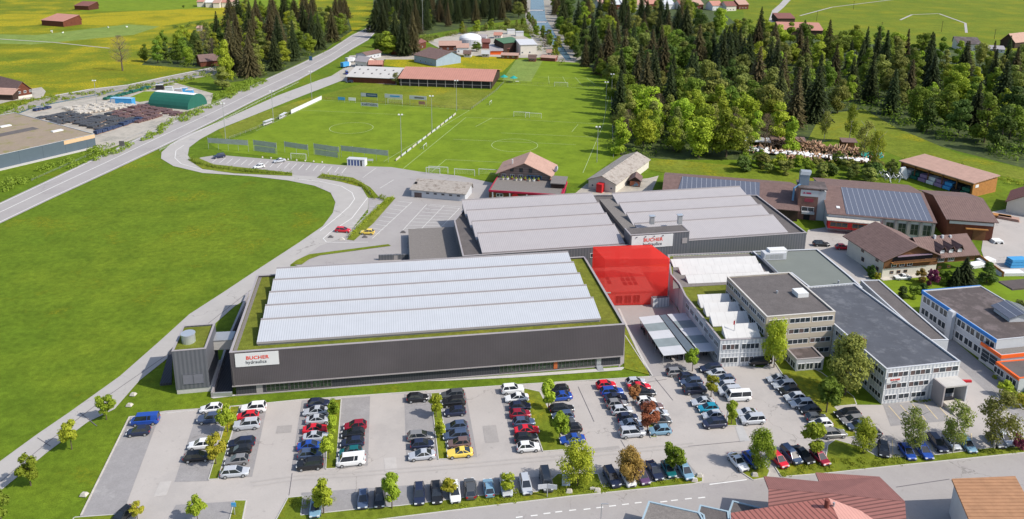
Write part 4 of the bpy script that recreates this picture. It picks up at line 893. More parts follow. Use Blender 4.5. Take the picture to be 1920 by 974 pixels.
# timber stacks in front of the shed
for k in range(7):
    c = W(1672 + k * 19, 362 + k * 5.6); r = thing('timber_stack', '%s sawn timber stack from the left in front of the timber shed' % ORD[k], 'timber stack', c, TS.a - .1, 'sawn timber stacks')
    for j in range(3): MB().box(-4.5, 4.5, -1.0, 1.0, j * .55 + .08, j * .55 + .5).build('board_layer', (m_steel, m_stone, m_tarp)[(k + j) % 3], r)
# edge house right
EH = gab_y('corner_house', 'house with red-brown roof cut by the right edge beside the timber shed', 'house', (1885, 378), (1960, 392), (1893, 334), 3.6, 6.6, m_rend, m_tiler, d=14)
# clubhouse
CB = Bld('clubhouse', 'clubhouse with red fascia, flat gravel terrace and a pink-tiled gabled upper floor', 'clubhouse', (917, 357), (1053, 366), (935, 331), 3.2)
CB.flat(m_woodb, m_grav, 3.2, par=.1, cop=M('crimson_trim', (.42, .02, .06)), ct=.25)
CB.box('fascia', M('crimson_trim', (.42, .02, .06)), -.1, CB.w + .1, -.2, -.002, 2.7, 3.3)
for k in range(4): CB.box('pillar', m_gwall, 1.0 + k * 5.6, 1.4 + k * 5.6, -.2, -.01, 0, 2.69)
CB.win('f', 2.4, 4.6, 1.2, 2.3, 2); 
c = CB.F('f', 8.6, 1.8, .1); CB.part(MB().cyl((8.6, -.15, 1.6), (8.6, -.05, 1.6), 1.05, n=20), 'round_sign', m_red)
CB.box('annex_roof', m_grav, CB.w - 4.5, CB.w + .5, 6, 14, 4.6, 4.9); CB.box('annex_wall', m_woodd, CB.w - 4.2, CB.w + .2, 6.4, 13.6, 0, 4.6); CB.box('annex_fascia', M('crimson_trim', (.42, .02, .06)), CB.w + .21, CB.w + .5, 0, 13.6, 2.6, 3.3)
ux0 = CB.loc(938, 330, 3.2)[0]; ux1 = CB.loc(1034, 330, 3.2)[0]; uy = CB.loc(950, 333, 3.2)[1]
b0 = CB.cnt
CB.gable('y', (ux0, ux1, uy, uy + 11.5), 5.0, 8.8, M('mauve_render', (.26, .2, .18), kind='planks', rgb2=(.2, .14, .12), f=1.2, axis='z', var=.25), m_tilepp, ov=1.2, name='pitched_roof')
for k in range(5): CB.win('f', ux0 + .8 + k * 2.9, ux0 + 2.2 + k * 2.9, 3.4, 4.5, 2, rect=(0, 1, uy, 1))
for k in range(3): CB.win('f', ux0 + 3.6 + k * 3.2, ux0 + 4.8 + k * 3.2, 5.4, 6.8, 1, rect=(0, 1, uy, 1), frame=m_woodd)
for k in range(2): CB.win('f', ux0 + 9.5 + k * 2.6, ux0 + 11.8 + k * 2.6, 3.3, 4.5, 2, rect=(0, 1, uy - .05, 1), frame=m_bluebox)
CB.part(MB().box(ux0 + 3.5, ux0 + 3.9, uy + 4, uy + 4.5, 6, 8.4), 'chimney', m_white)
ds = CB.part(MB().cyl((ux1 + 1.6, uy + 5, 5.6), (ux1 + 1.4, uy + 4.9, 5.7), 1.1, 1.1, n=16), 'satellite_dish', m_gwall)
for k in range(9):
    bx = ux0 + 1.5 + k * 1.5; c = CB.wl(bx, uy - 2.2 + .4 * (k % 3), 3.12); r = thing('planter', '%s planter from the left on the clubhouse terrace' % ORD[k], 'planter', c, 0, 'planters on the clubhouse terrace')
    MB().cyl((0, 0, 0), (0, 0, .6), .45, .55, n=8).build('pot', (m_stone, m_white, m_rust)[k % 3], r); MB().cyl((0, 0, .6), (.1, 0, 1.2), .5, .1, n=6).build('plant', m_verge, r)
# garage with weathered roof
GA = gab_x('storage_garage', 'low white garage with rust-stained grey fibre cement roof', 'garage', (768, 356), (874, 365), 2.6, (792, 331), 3.9, m_gwall, m_eter, dep=8.5, ov=.5)
for k in range(5): GA.win('f', 5.5 + k * 2.6, 6.6 + k * 2.6, 1.5, 2.1, 1, rect=(0, 1, .3, 1), frame=m_trim)
GA.box('garage_door', m_blind, 1.5, 4.0, .25, .298, 0, 1.7); GA.box('vent', m_black, .5, 1.2, 3.6, 4.4, 3.0, 4.0)
# long grey barn + hut
LB = gab_y('grey_barn', 'long grey barn with pale patched roof beside the pitch', 'barn', (1100, 337), (1156, 347), (1141, 287), 3.2, 5.2, m_rend, m_eter)
LB.box('red_porch', m_red, LB.w * .5 - 1, LB.w * .5 + 1, -2.0, .48, 0, 3.0); LB.win('f', 1.6, 2.4, 1, 1.8, 1, rect=(0, 1, .5, 1)); LB.win('f', LB.w - 2.4, LB.w - 1.6, 1, 1.8, 1, rect=(0, 1, .5, 1))
HU = gab_y('garden_hut', 'small dark hut with painted front beside the grey barn', 'hut', (1178, 338), (1203, 340), None, 2.4, 3.6, m_woodd, m_tile, d=6)
HU.box('mural', M('mural', (.35, .12, .06), kind='spots', rgb2=(.15, .3, .4), f=.8, thr=.5), .6, HU.w - .6, .35, .49, .3, 2.0)
HU2 = gab_x('low_outbuilding', 'low grey outbuilding between the grey barn and the hut', 'outbuilding', (1163, 330), (1180, 331), 1.8, (1165, 320), 2.8, m_gwall, m_roofbr, dep=4)
# stables
ST = gab_x('pink_stable', 'long open cattle stable with smooth salmon-pink roof', 'stable', (746, 147), (924, 153), 4.2, (764, 126), 7.4, m_woodd, m_tilep, ov=.9)
ST.box('front_shade_fill', m_black, .6, ST.w - .7, .2, .5, .2, 3.8)  # solid black fill paints the shade inside the stable's open side
for k in range(11): ST.box('post', m_trim, 1.5 + k * (ST.w - 3) / 10, 1.8 + k * (ST.w - 3) / 10, .0, .19, 0, 4.0)
ST.box('rail', m_trim, .8, ST.w - .8, .08, .18, 1.7, 1.85)
GS = gab_x('grey_stable', 'long low stable with pale grey roof dotted with small roof lights', 'stable', (648, 144), (742, 148), 3.2, (662, 125), 6.0, m_wood, m_conc, ov=.7)
sl_ = (6.0 - 3.2) / (GS.d * .5 - .4)
for k in range(5):
    for j in range(2):
        x = 3 + k * (GS.w - 9) / 4 + j * .8; y = GS.d * (.16 + .18 * j); z = 3.2 + y * sl_ + .05
        GS.part(MB().hexa([(x, y, z), (x + .8, y, z), (x + .8, y + 1.2, z + 1.2 * sl_), (x, y + 1.2, z + 1.2 * sl_), (x, y, z + .3), (x + .8, y, z + .3), (x + .8, y + 1.2, z + .3 + 1.2 * sl_), (x, y + 1.2, z + .3 + 1.2 * sl_)]), 'roof_light', m_trimd)
# small things in the far yard
def simple(name, label, cat, FL, FR, ze, RL, zr, mw, mrf, group=None, dep=None, wins=0):
    bl = gab_x(name, label, cat, FL, FR, ze, RL, zr, mw, mrf, group=group, dep=dep, ov=.5)
    for k in range(wins): bl.win('f', 1.2 + k * (bl.w - 2) / wins, 2.4 + k * (bl.w - 2) / wins, 1.0, 2.0, 1, rect=(0, 1, .3, 1))
    return bl
simple('cream_house', 'small cream house with grey roof left of the stables', 'house', (664, 114), (688, 117), 4.0, (671, 105), 6.4, m_rend, m_trim, dep=9, wins=2)
simple('long_shed', 'narrow shed with dark mauve roof and pale wall behind the cream house', 'shed', (686, 104), (716, 98), 3.2, (690, 97), 4.6, m_gwall, m_tile, dep=9, wins=4)
simple('small_red_barn', 'small barn with salmon roof in front of the cream house', 'barn', (690, 121), (718, 121), 3.0, (694, 114), 4.8, m_wood, m_tilep, dep=9)
simple('timber_row', 'long row building of red-brown timber with reddish roofs by the conifers', 'row building', (752, 92), (800, 78), 4.4, (755, 83), 6.0, m_wood, m_tiler, dep=8, wins=6)
simple('blue_grey_hall', 'blue-grey workshop hall with dark brown roof beyond the meadow', 'hall', (775, 103), (818, 112), 4.5, (800, 88), 8.0, M('blue_grey_wall', (.30, .38, .46), var=.1), m_tile, dep=20, wins=4)
simple('pink_roof_house', 'low building with long pale pink roof beside the dome', 'building', (822, 86), (866, 86), 3.6, (826, 74), 5.6, m_wood, m_tilepp, dep=9, wins=3)
simple('white_gate_house', 'white house with a dark arched gate at the end of the pink roof', 'house', (855, 90), (880, 90), 3.8, (858, 78), 5.6, m_white, m_tilepp, dep=8, wins=1)
simple('green_roof_shed', 'tall dark shed with green metal roof in the builders yard', 'shed', (944, 82), (976, 78), 7.0, (950, 70), 9.0, m_woodd, M('dull_green_roof', (.07, .15, .085), var=.1), dep=10)
simple('grey_block_house', 'tall pale works house with light grey roof by the river', 'works house', (975, 85), (1008, 84), 6.6, (982, 73), 8.5, m_rend, m_gwall, dep=14, wins=2)
simple('flat_grey_store', 'low store with wide grey roof and orange-red front', 'store', (918, 96), (944, 96), 2.6, (925, 82), 4.6, m_orange, m_trim, dep=18)
simple('reddish_shed', 'small red shed behind the leafy tree in the builders yard', 'shed', (903, 80), (920, 80), 4.5, (905, 71), 6.0, m_rust, m_tiler, dep=8)
simple('brown_cabin', 'little brown gabled cabin in front of the green roof', 'cabin', (943, 92), (956, 92), 3.0, (946, 84), 4.6, m_woodb, m_tiler, dep=6)
simple('low_pink_store', 'long low store with pale roof along the yard front', 'store', (938, 104), (972, 105), 2.4, (942, 99), 3.2, m_woodb, m_tilepp, dep=6, wins=3)
simple('brick_store', 'low brick store at the right end of the yard', 'store', (1012, 108), (1042, 110), 2.2, (1016, 103), 3.2, m_rust, m_tilepp, dep=6)
for k, (px, py, mw_, mr_, lab) in enumerate(((846, 82, m_wood, m_tilepp, 'small timber shed at the left end of the builders yard'), (896, 70, m_gwall, m_trim, 'long grey shed at the back of the builders yard'), (925, 66, m_rend, m_tilep, 'pale shed with salmon roof at the back of the builders yard'), (902, 100, m_trim, m_gwall, 'low grey shed by the flower meadow edge'), (990, 108, m_rust, m_tile, 'brown shed in front of the grey works house'), (1024, 98, m_rend, m_tilepp, 'little pale hut by the river bank'), (868, 100, m_gwall, m_tile, 'small hut with brown roof near the leafy tree'))):
    simple('yard_shed', lab, 'shed', (px, py), (px + 16, py + .4), 2.8, (px + 2, py - 5), 4.4, mw_, mr_, dep=7, wins=2)
for nm, lab, px, py in (('white_cabin', 'white site cabin left of the two behind the green roof', 958, 64), ('white_cabin', 'white site cabin right of the two behind the green roof', 974, 68)):
    r = thing(nm, lab, 'site cabin', W(px, py), .1, 'white site cabins'); MB().box(-3, 3, -2, 2, 0, 3.4).build('body', m_white, r); MB().box(-3.2, 3.2, -2.2, 2.2, 3.4, 3.7).build('roof', m_gwall, r)
c = W(882, 84); r = thing('silo_dome', 'pale grey round tank with a domed white cover', 'tank', c)
MB().cyl((0, 0, 0), (0, 0, 4.5), 8, n=28).build('tank_wall', m_gwall, r)
b = MB(); 
for k in range(5):
    a0, a1 = k / 5 * pi / 2, (k + 1) / 5 * pi / 2; b.cyl((0, 0, 4.5 + 3.6 * sin(a0)), (0, 0, 4.5 + 3.6 * sin(a1)), 8 * cos(a0), max(.05, 8 * cos(a1)), n=28, caps=False)
b.build('dome', m_tarp, r, smooth=True)
# houses and barns of the far left and right
simple('field_barn', 'field barn with bright orange-pink roof in the yellow meadow upper left', 'barn', (76, 38), (118, 41), 4.4, (92, 24), 8.0, m_wood, m_tilep, dep=18)
simple('field_barn', 'small barn with mauve roof at the top edge left', 'barn', (138, 11), (166, 12), 4.0, (142, 2), 7.0, m_wood, m_tiler, dep=14)
simple('forest_barn', 'dark red barn standing at the edge of the left wood', 'barn', (374, 116), (412, 113), 3.4, (378, 103), 6.6, m_wood, m_tile, dep=13)
FB = gab_y('farmhouse', 'farmhouse with brown roof and red timber gable at the left edge', 'farmhouse', (28, 171), (60, 166), None, 4.2, 8.0, m_wood, m_tile, d=40)
FB.box('base', m_rend, .3, FB.w - .3, .2, .49, 0, 1.2); [FB.win('f', 1.5 + k * 2.6, 2.7 + k * 2.6, 2.4, 3.6, 2, rect=(0, 1, .5, 1)) for k in range(3)]
simple('lean_to_barn', 'low barn with pinkish roof in front of the farmhouse', 'barn', (-40, 176), (24, 178), 3.0, (0, 166), 5.0, m_woodd, m_tilepp, dep=14)
simple('field_hut', 'tiny hut among the bushes in the yellow meadow', 'hut', (367, 53), (377, 53), 2.5, (368, 49), 3.6, m_stone, m_tilepp, dep=5)
for k, (px, py, mm, cn) in enumerate(((368, 4, m_tilep, 'salmon'), (384, 5, m_white, 'white'), (398, 6, m_tilepp, 'pale pink'), (414, 5, m_tilep, 'orange'), (428, 4, m_tilepp, 'pale'))):
    simple('village_house', 'far village house with %s roof at the top edge, %s from the left' % (cn, ('first', 'second', 'third', 'fourth', 'fifth')[k]), 'house', (px, py), (px + 14, py), 5, (px + 2, py - 8), 8, m_rend, mm, group='far village houses at the top left', dep=12)
for k, (px, py, mm) in enumerate(((1124, 8, m_tilepp), (1146, 9, m_gwall), (1168, 9, m_white), (1192, 9, m_tilepp), (1216, 8, m_tilep), (1246, 9, m_gwall), (1275, 10, m_tiler), (1300, 9, m_tilepp), (1336, 11, m_tilep), (1362, 12, m_tiler), (1385, 9, m_tilepp))):
    simple('village_house', '%s far village house from the left above the right woods' % ORD[k], 'house', (px, py), (px + 20, py - .5), 5, (px + 2, py - 9), 9, (m_rend, m_wood, m_white)[k % 3], mm, group='far village houses at the top right', dep=14, wins=3)
simple('lane_barn', 'barn with deep pink roof beside the lane at the top right', 'barn', (1458, 35), (1492, 35), 3.6, (1463, 22), 7.0, m_woodd, m_tiler, dep=14, wins=0)
simple('hill_farm', 'farmhouse with orange-brown gable roof behind the woods below the lane barn', 'farmhouse', (1462, 56), (1545, 58), 5, (1480, 42), 9, m_woodd, m_tilep, dep=22)
simple('hidden_farm', 'farm buildings with brown roof half hidden by the right woods', 'farmhouse', (1796, 82), (1842, 84), 5, (1800, 68), 8, m_rend, m_roofbr, dep=16, wins=3)
HF = gab_y('hill_barn', 'dark barn with pale pink roof at the upper right edge', 'barn', (1874, 76), (1904, 80), None, 4.5, 10, m_woodd, m_tilepp, d=28)
simple('hill_shed', 'low grey-blue shed in front of the dark barn', 'shed', (1852, 92), (1886, 94), 2.6, (1856, 84), 4, m_gwall, m_trim, dep=10, wins=4)
# --- low industrial building lower left, with its roof garden
IB = Bld('depot', 'flat depot with blue-grey wall and sandy planted roof at the left edge', 'depot', (-60, 304), (177, 251.5), (20, 221), 5.2, d=62)
mdr = M('sandy_green_roof', (.30, .235, .17), kind='spots', rgb2=(.22, .2, .07), f=.25, thr=.53, var=.15, fine=.2)
IB.flat(M('blue_grey_panel', (.085, .115, .14), kind='planks', rgb2=(.06, .08, .1), f=.12, thr=.98, axis='x', var=.06), mdr, 5.2, par=.1, cop=m_gwall, ct=.2)
xw = IB.w
IB.box('base_slab', m_conc, 0, xw + 1, -2.0, -.01, 0, .25)
a_ = IB.loc(20, 250, 5.2); b_ = IB.loc(88, 231, 5.2)
IB.box('dark_roof_strip', m_gravd, 0, xw - 8, a_[1] - 2, a_[1] + 3, 5.1, 5.16)
IB.box('wood_infill', M('pale_larch', (.62, .42, .25), var=.15, scale=1), xw - 12, xw - .02, -.06, -.001, 3.6, 5.1)
for px, py in ((10, 237), (107, 246)): x, y = IB.loc(px, py, 5.2); IB.box('roof_light', m_white, x - 2, x + 2, y - 1, y + 1, 5.1, 5.5)
# green tunnel
c = W(278, 200); e = W(352, 207); ax = (e - c); L = ax.length; r = thing('storage_tunnel', 'dark green half-round storage tunnel with white crest in the stone yard', 'storage tunnel', c, math.atan2(ax.y, ax.x))
def arch(y_, rr, h): return [(rr * cos(t_ * pi / 10) , h * sin(t_ * pi / 10)) for t_ in range(11)]
pr = [(7.0 * cos(t_ * pi / 12), 6.4 * sin(t_ * pi / 12)) for t_ in range(13)]
b = MB(); 
for i in range(12): b.poly([(0, 7 + pr[i][0], pr[i][1]), (L, 7 + pr[i][0], pr[i][1]), (L, 7 + pr[i + 1][0], pr[i + 1][1]), (0, 7 + pr[i + 1][0], pr[i + 1][1])])
b.build('cover', m_green, r); b = MB(); b.poly([(L, 7 + y_, z_) for y_, z_ in pr]); b.poly([(0, 7 + y_, z_) for y_, z_ in pr][::-1]); b.build('end_wall', m_green, r)
b = MB()
for i in range(5, 7): b.poly([(0, 7 + pr[i][0], pr[i][1] + .06), (L, 7 + pr[i][0], pr[i][1] + .06), (L, 7 + pr[i + 1][0], pr[i + 1][1] + .06), (0, 7 + pr[i + 1][0], pr[i + 1][1] + .06)])
b.build('crest', m_tarp, r)
r = thing('shipping_container', 'bright blue container beside the green tunnel', 'container', W(231, 197), -.12); b = MB().box(-5.5, 5.5, -1.5, 1.5, 0, 3.4); b.build('body', m_bluebox, r); MB().box(-5.6, 5.6, -1.6, 1.6, 3.4, 3.5).build('roof', M('pale_blue', (.25, .45, .62)), r); MB().box(-5.2, -3, -1.56, -1.51, .2, 3.0).build('door', m_gwall, r)
# ================================================================ foreground roofs bottom right
def px_house(name, label, slopes, base, zb_, mw):
    c = W(*base[0], zb_); c.z = 0; r = thing(name, label, 'house', c)
    P = [W(*q, zb_) - c for q in base]; MB().prism([(v.x, v.y) for v in P], 0, zb_).build('wall', mw, r)
    for pts, mm, ang in slopes:
        Q3 = [W(x, y, z) - c for x, y, z in pts]
        me = MB(); n = len(Q3); R_ = Matrix.Rotation(-ang, 4, 'Z'); V = [R_ @ Vector((v.x, v.y, v.z - c.z)) for v in Q3]
        me.v = [tuple(v) for v in V] + [(v.x, v.y, v.z - .25) for v in V]; me.f = [tuple(range(n)), tuple(range(n, 2 * n))[::-1]] + [(i, n + i, n + (i + 1) % n, (i + 1) % n) for i in range(n)]
        bm_fix(me); o = me.build('roof', mm, r); o.rotation_euler = (0, 0, ang)
    return r, c
mtf = M('fine_red_tiles', (.27, .115, .10), kind='ribs', rgb2=(.13, .055, .05), f=2.2, thr=.66, axis='y', var=.12, scale=.6)
mtb = M('plain_red_tiles', (.25, .115, .10), kind='ribs', rgb2=(.21, .09, .08), f=3.0, thr=.5, axis='x', var=.14, scale=.8)
mrt = M('salmon_ribbed_tiles', (.40, .15, .12), kind='ribs', rgb2=(.19, .07, .06), f=1.5, thr=.72, axis='x', var=.15, scale=.6)
mrp = M('pale_salmon_tiles', (.50, .26, .22), kind='ribs', rgb2=(.40, .2, .17), f=1.5, thr=.8, axis='x', var=.12, scale=.6)
r_, c_ = px_house('red_roof_house', 'big house with wine-red tiled roofs cut by the bottom edge',
 [([(1441, 917, 6.6), (1560, 926, 6.6), (1697, 941, 6.6), (1703, 1030, 3.4), (1440, 1010, 3.4)], mtf, .1),
  ([(1432, 893, 5.7), (1536, 903, 5.7), (1529, 886, 6.0), (1649, 894, 5.9), (1697, 940.5, 6.62), (1560, 925.5, 6.62), (1441, 916.5, 6.62)], mtb, .1)],
 [(1446, 925), (1690, 945), (1695, 1040), (1446, 1020)], 3.3, m_rend)
r_, c_ = px_house('salmon_roof_house', 'salmon-red ribbed roof house with chimney at the bottom edge',
 [([(1370, 962, 4.6), (1553, 934, 7.4), (1590, 1010, 7.4), (1380, 1045, 4.6)], mrt, .3), ([(1553.3, 934, 7.42), (1655, 974, 4.6), (1700, 1050, 4.6), (1590.3, 1010, 7.42)], mrp, .3)],
 [(1378, 968), (1640, 976), (1680, 1050), (1385, 1050)], 4.2, m_rend)
for px, py, hh, rr in ((1549, 956, 1.5, .34), (1562, 956, 1.0, .16)):
    q = W(px, py, 6.8) - c_; MB().cyl((q.x, q.y, 5.6), (q.x, q.y, 7.0 + hh), rr, n=10).build('chimney', m_rust if rr > .3 else m_steel, r_)
BR = Bld('orange_roof_house', 'house with light orange-brown plank-like roof at the bottom right corner', 'house', (1800, 985), (1960, 985), None, 5.0, d=9)
mob = M('orange_brown_sheet', (.40, .21, .11), kind='ribs', rgb2=(.30, .15, .075), f=1.3, thr=.75, axis='y', var=.2, scale=.7)
tl = BR.loc(1784, 901, 5.4)
b = MB(); P = [W(1784, 901, 5.6), W(1903, 896, 5.6), W(1965, 1010, 6.6), W(1832, 1015, 6.6)]
inv = Matrix.Rotation(-BR.a, 4, 'Z') @ Matrix.Translation(-BR.A)
Q_ = [inv @ v for v in P]; b.hexa([(v.x, v.y, v.z) for v in (Q_[3], Q_[2], Q_[1], Q_[0])] + [(v.x, v.y, v.z + .3) for v in (Q_[3], Q_[2], Q_[1], Q_[0])]); BR.part(b, 'roof', mob)
Qi = [((v.x) * 1, v.y) for v in Q_]; cxm = sum(v[0] for v in Qi) / 4; cym = sum(v[1] for v in Qi) / 4
BR.part(MB().prism([(cxm + (v[0] - cxm) * .93, cym + (v[1] - cym) * .93) for v in Qi], 0, 5.5), 'wall', m_gwall)
for k, (pts, z_, mm) in enumerate((([(1216, 941), (1311, 962), (1318, 974), (1322, 1010), (1190, 1010)], 3.2, m_grav), ([(1312, 948), (1366, 960), (1372, 1010), (1325, 1010), (1318, 968), (1308, 962)], 2.9, m_gravd), ([(1373, 940), (1425, 953), (1440, 1000), (1376, 1010), (1366, 960)], 2.6, m_gravd))):
    P = [W(*q, z_) for q in pts]; c = P[0].copy(); c.z = 0
    r = thing('flat_roof_garage', ('widest flat gravel-roofed garage, leftmost at the bottom edge', 'middle flat-roofed garage at the bottom edge', 'dark flat-roofed garage beside the salmon roof')[k], 'garage', c, group='flat-roofed garages by the street')
    po = [(v.x - c.x, v.y - c.y) for v in P]; MB().prism(po, 0, z_ - .05).build('wall', m_trim, r)
    a = sum(po[i][0] * po[(i + 1) % len(po)][1] - po[(i + 1) % len(po)][0] * po[i][1] for i in range(len(po)))
    if a < 0: po = po[::-1]
    b = MB(); qi = ring(po, .25); n = len(po)
    for i in range(n): j = (i + 1) % n; b.hexa([(*po[i], z_ - .04), (*po[j], z_ - .04), (*qi[j], z_ - .04), (*qi[i], z_ - .04), (*po[i], z_ + .18), (*po[j], z_ + .18), (*qi[j], z_ + .18), (*qi[i], z_ + .18)])
    b.build('roof_edge', M('light_blue_edge', (.32, .42, .48)), r); MB().prism(qi, z_ - .045, z_ + .02).build('roof', mm, r)
# ================================================================ cars
def paint(nm, rgb): return M('car_paint_' + nm, rgb, rough=.28, var=.02, spec=.6, metal=.15 if nm not in ('white', 'yellow', 'red') else 0)
PC = {k: paint(k.replace(' ', '_'), v) for k, v in {'white': (.75, .75, .74), 'silver': (.50, .52, .55), 'grey': (.24, .235, .235), 'dark grey': (.09, .095, .10), 'black': (.018, .019, .022), 'navy': (.022, .03, .065),
      'blue': (.02, .075, .36), 'slate blue': (.07, .10, .17), 'light blue': (.20, .35, .46), 'turquoise': (.02, .28, .40), 'teal': (.01, .13, .14), 'red': (.62, .015, .03), 'dark red': (.30, .012, .03), 'brown': (.19, .12, .11), 'yellow': (.80, .58, .10), 'violet': (.12, .06, .14)}.items()}
m_tyre = M('tyre', (.02, .02, .02), var=0); m_rim = M('wheel_rim', (.42, .43, .44), rough=.35, metal=.5, var=0); m_cg = M('car_glass', (.02, .025, .032), rough=.06, spec=.8, var=0)
m_hl = M('headlight_lens', (.65, .67, .68), rough=.15, var=0); m_tl = M('tail_light_lens', (.38, .01, .01), rough=.2, var=0); m_blk = M('bumper_trim', (.03, .03, .032), var=0)
# kind: length, width, [hull profile x,z], greenhouse (x0 base, x0 top, x1 top, x1 base), belt z, roof z
KIND = {
 'hatchback': (4.0, 1.72, [(-1, .56), (-.95, .74), (-.5, .90), (1, .94)], (-.52, -.08, .66, .95), .89, 1.48),
 'estate': (4.6, 1.78, [(-1, .55), (-.95, .72), (-.5, .89), (1, .93)], (-.52, -.12, .76, .96), .89, 1.48),
 'saloon': (4.5, 1.76, [(-1, .55), (-.95, .7), (-.5, .87), (.7, .93), (.98, .88)], (-.50, -.08, .36, .74), .88, 1.43),
 'SUV': (4.4, 1.82, [(-1, .75), (-.97, .98), (-.48, 1.06), (1, 1.08)], (-.50, -.16, .80, .96), 1.04, 1.68),
 'people carrier': (4.5, 1.82, [(-1, .62), (-.97, .88), (-.62, .98), (1, 1.0)], (-.62, -.26, .86, .97), .97, 1.64),
 'van': (4.9, 1.9, [(-1, .75), (-.98, .95), (-.78, 1.08), (1, 1.1)], (-.78, -.58, .93, .98), 1.08, 1.92),
 'minibus': (4.8, 1.86, [(-1, .7), (-.99, .98), (-.9, 1.08), (1, 1.1)], (-.9, -.74, .94, .98), 1.08, 1.98),
 'coupe': (4.3, 1.76, [(-1, .55), (-.97, .74), (-.38, .88), (.8, .92), (.98, .86)], (-.36, -.04, .36, .82), .87, 1.34)}
CARP = {}
def car_proto(kind):
    Lc, wd, prof, gh, bz, rz = KIND[kind]; hl = Lc / 2; hw = wd / 2
    r = bpy.data.objects.new('parked_car', None); C.objects.link(r); r.empty_display_size = .5
    # hull: front is -x
    st = []
    def hz(t):
        pts = prof
        for a, c in zip(pts, pts[1:]):
            if a[0] <= t <= c[0]: return a[1] + (c[1] - a[1]) * (t - a[0]) / (c[0] - a[0] + 1e-6)
        return pts[-1][1]
    b = MB(); xs = [-1, -.97, -.9, -.78, -.6, -.42, -.1, .2, .5, .72, .86, .95, 1]
    for t in xs:
        e = abs(t); wf = hw * (1 - .24 * max(0, (e - .66) / .34) ** 2); z = hz(t) - (.12 if e == 1 else 0); lo = .24 + (.14 if e == 1 else 0)
        wa = any(abs(t * hl - s_ * hl * .62) < .36 for s_ in (-1, 1))
        st.append([(t * hl, -wf * .93, lo), (t * hl, -wf, .5), (t * hl, -wf * .98, z - .1), (t * hl, -wf * .86, z), (t * hl, wf * .86, z), (t * hl, wf * .98, z - .1), (t * hl, wf, .5), (t * hl, wf * .93, lo)])
    for s_ in st: b.v += s_
    for i in range(len(xs) - 1):
        for k in range(8): j = (k + 1) % 8; b.f.append((i * 8 + k, i * 8 + j, (i + 1) * 8 + j, (i + 1) * 8 + k))
    b.f.append(tuple(range(8))); b.f.append(tuple(range((len(xs) - 1) * 8, len(xs) * 8))[::-1])
    # roof panel and pillars belong to the body
    x0, x1, x2, x3 = [g_ * hl for g_ in gh]; tw = hw * .66; bw = hw * .87
    b.hexa([(x1, -tw, rz - .03), (x2, -tw, rz - .03), (x2, tw, rz - .03), (x1, tw, rz - .03), (x1 + .1, -tw * .93, rz + .03), (x2 - .1, -tw * .93, rz + .03), (x2 - .1, tw * .93, rz + .03), (x1 + .1, tw * .93, rz + .03)])
    def pillar(xb, xt, w_):
        for s_ in (-1, 1):
            a = [(xb - w_, s_ * (bw + .02), bz - .02), (xb + w_, s_ * (bw + .02), bz - .02), (xb + w_, s_ * (bw - .04), bz - .02), (xb - w_, s_ * (bw - .04), bz - .02),
                 (xt - w_, s_ * (tw + .02), rz - .03), (xt + w_, s_ * (tw + .02), rz - .03), (xt + w_, s_ * (tw - .04), rz - .03), (xt - w_, s_ * (tw - .04), rz - .03)]
            b.hexa(a)
    pillar(x0, x1, .05); pillar(x3 - .08, x2 - .04, .09); pillar((x0 * .45 + x3 * .55), (x1 * .45 + x2 * .55), .05)
    if kind in ('van',): pillar(x3 * .6 + x0 * .4 + .9, x2 * .6 + x1 * .4 + .9, .5)
    bm_fix(b); b.build('body', PC['silver'], r)
    g_ = MB().hexa([(x0, -bw, bz), (x3, -bw, bz), (x3, bw, bz), (x0, bw, bz), (x1, -tw, rz - .03), (x2, -tw, rz - .03), (x2, tw, rz - .03), (x1, tw, rz - .03)]); g_.build('glazing', m_cg, r)
    for sx in (-1, 1):
        for sy in (-1, 1):
            cx, cy = sx * hl * .62, sy * (hw - .1)
            o = MB().cyl((cx, cy - .11, .32), (cx, cy + .13 * 1, .32), .33, n=12).build('wheel', m_tyre, r)
            MB().cyl((cx, cy + sy * .12 - .01, .32), (cx, cy + sy * .145, .32), .21, n=10).build('rim', m_rim, o)
    zf = prof[1][1]
    for sy in (-1, 1):
        MB().box(-hl - .01, -hl * .93, sy * hw * .62 - .2, sy * hw * .62 + .2, zf - .2, zf - .04).build('headlight', m_hl, r)
        MB().box(hl * .96, hl + .015, sy * hw * .66 - .14, sy * hw * .66 + .14, bz - .25, bz - .02).build('tail_light', m_tl, r)
    MB().box(-hl - .03, -hl + .05, -hw * .45, hw * .45, .34, .56).build('grille', m_blk, r)
    return r
def ordn(n): return ('first', 'second', 'third', 'fourth', 'fifth', 'sixth', 'seventh', 'eighth', 'ninth', 'tenth', 'eleventh')[n]
used = set(); LAB = set()
def place_car(px, py, color, kind, head, label, z=.06, rz=None):
    if kind not in CARP: CARP[kind] = car_proto(kind)
    p = W(px, py, .75); base = {'R': pi, 'L': 0.0, 'C': pi / 2, 'A': -pi / 2}[head]
    ang = base + (rz or 0)
    if kind in used: r = dup(CARP[kind])
    else: r = CARP[kind]; used.add(kind)
    r.location = (p.x, p.y, z + .03); r.rotation_euler = (0, 0, ang + R.uniform(-.02, .02)); s_ = R.uniform(.97, 1.03); r.scale = (s_, s_, s_)
    r.name = {'van': 'parked_van', 'minibus': 'parked_minibus'}.get(kind, 'parked_car')
    l = label; 
    assert l not in LAB, l
    LAB.add(l)
    tag(r, l, {'van': 'van', 'minibus': 'minibus'}.get(kind, 'car'), 'cars parked round the works')
    for ch in r.children:
        if ch.name.split('.')[0] == 'body': setmat(ch, PC[color])
H_, E_, S_, U_, P_, V_, B_, K_ = 'hatchback', 'estate', 'saloon', 'SUV', 'people carrier', 'van', 'minibus', 'coupe'
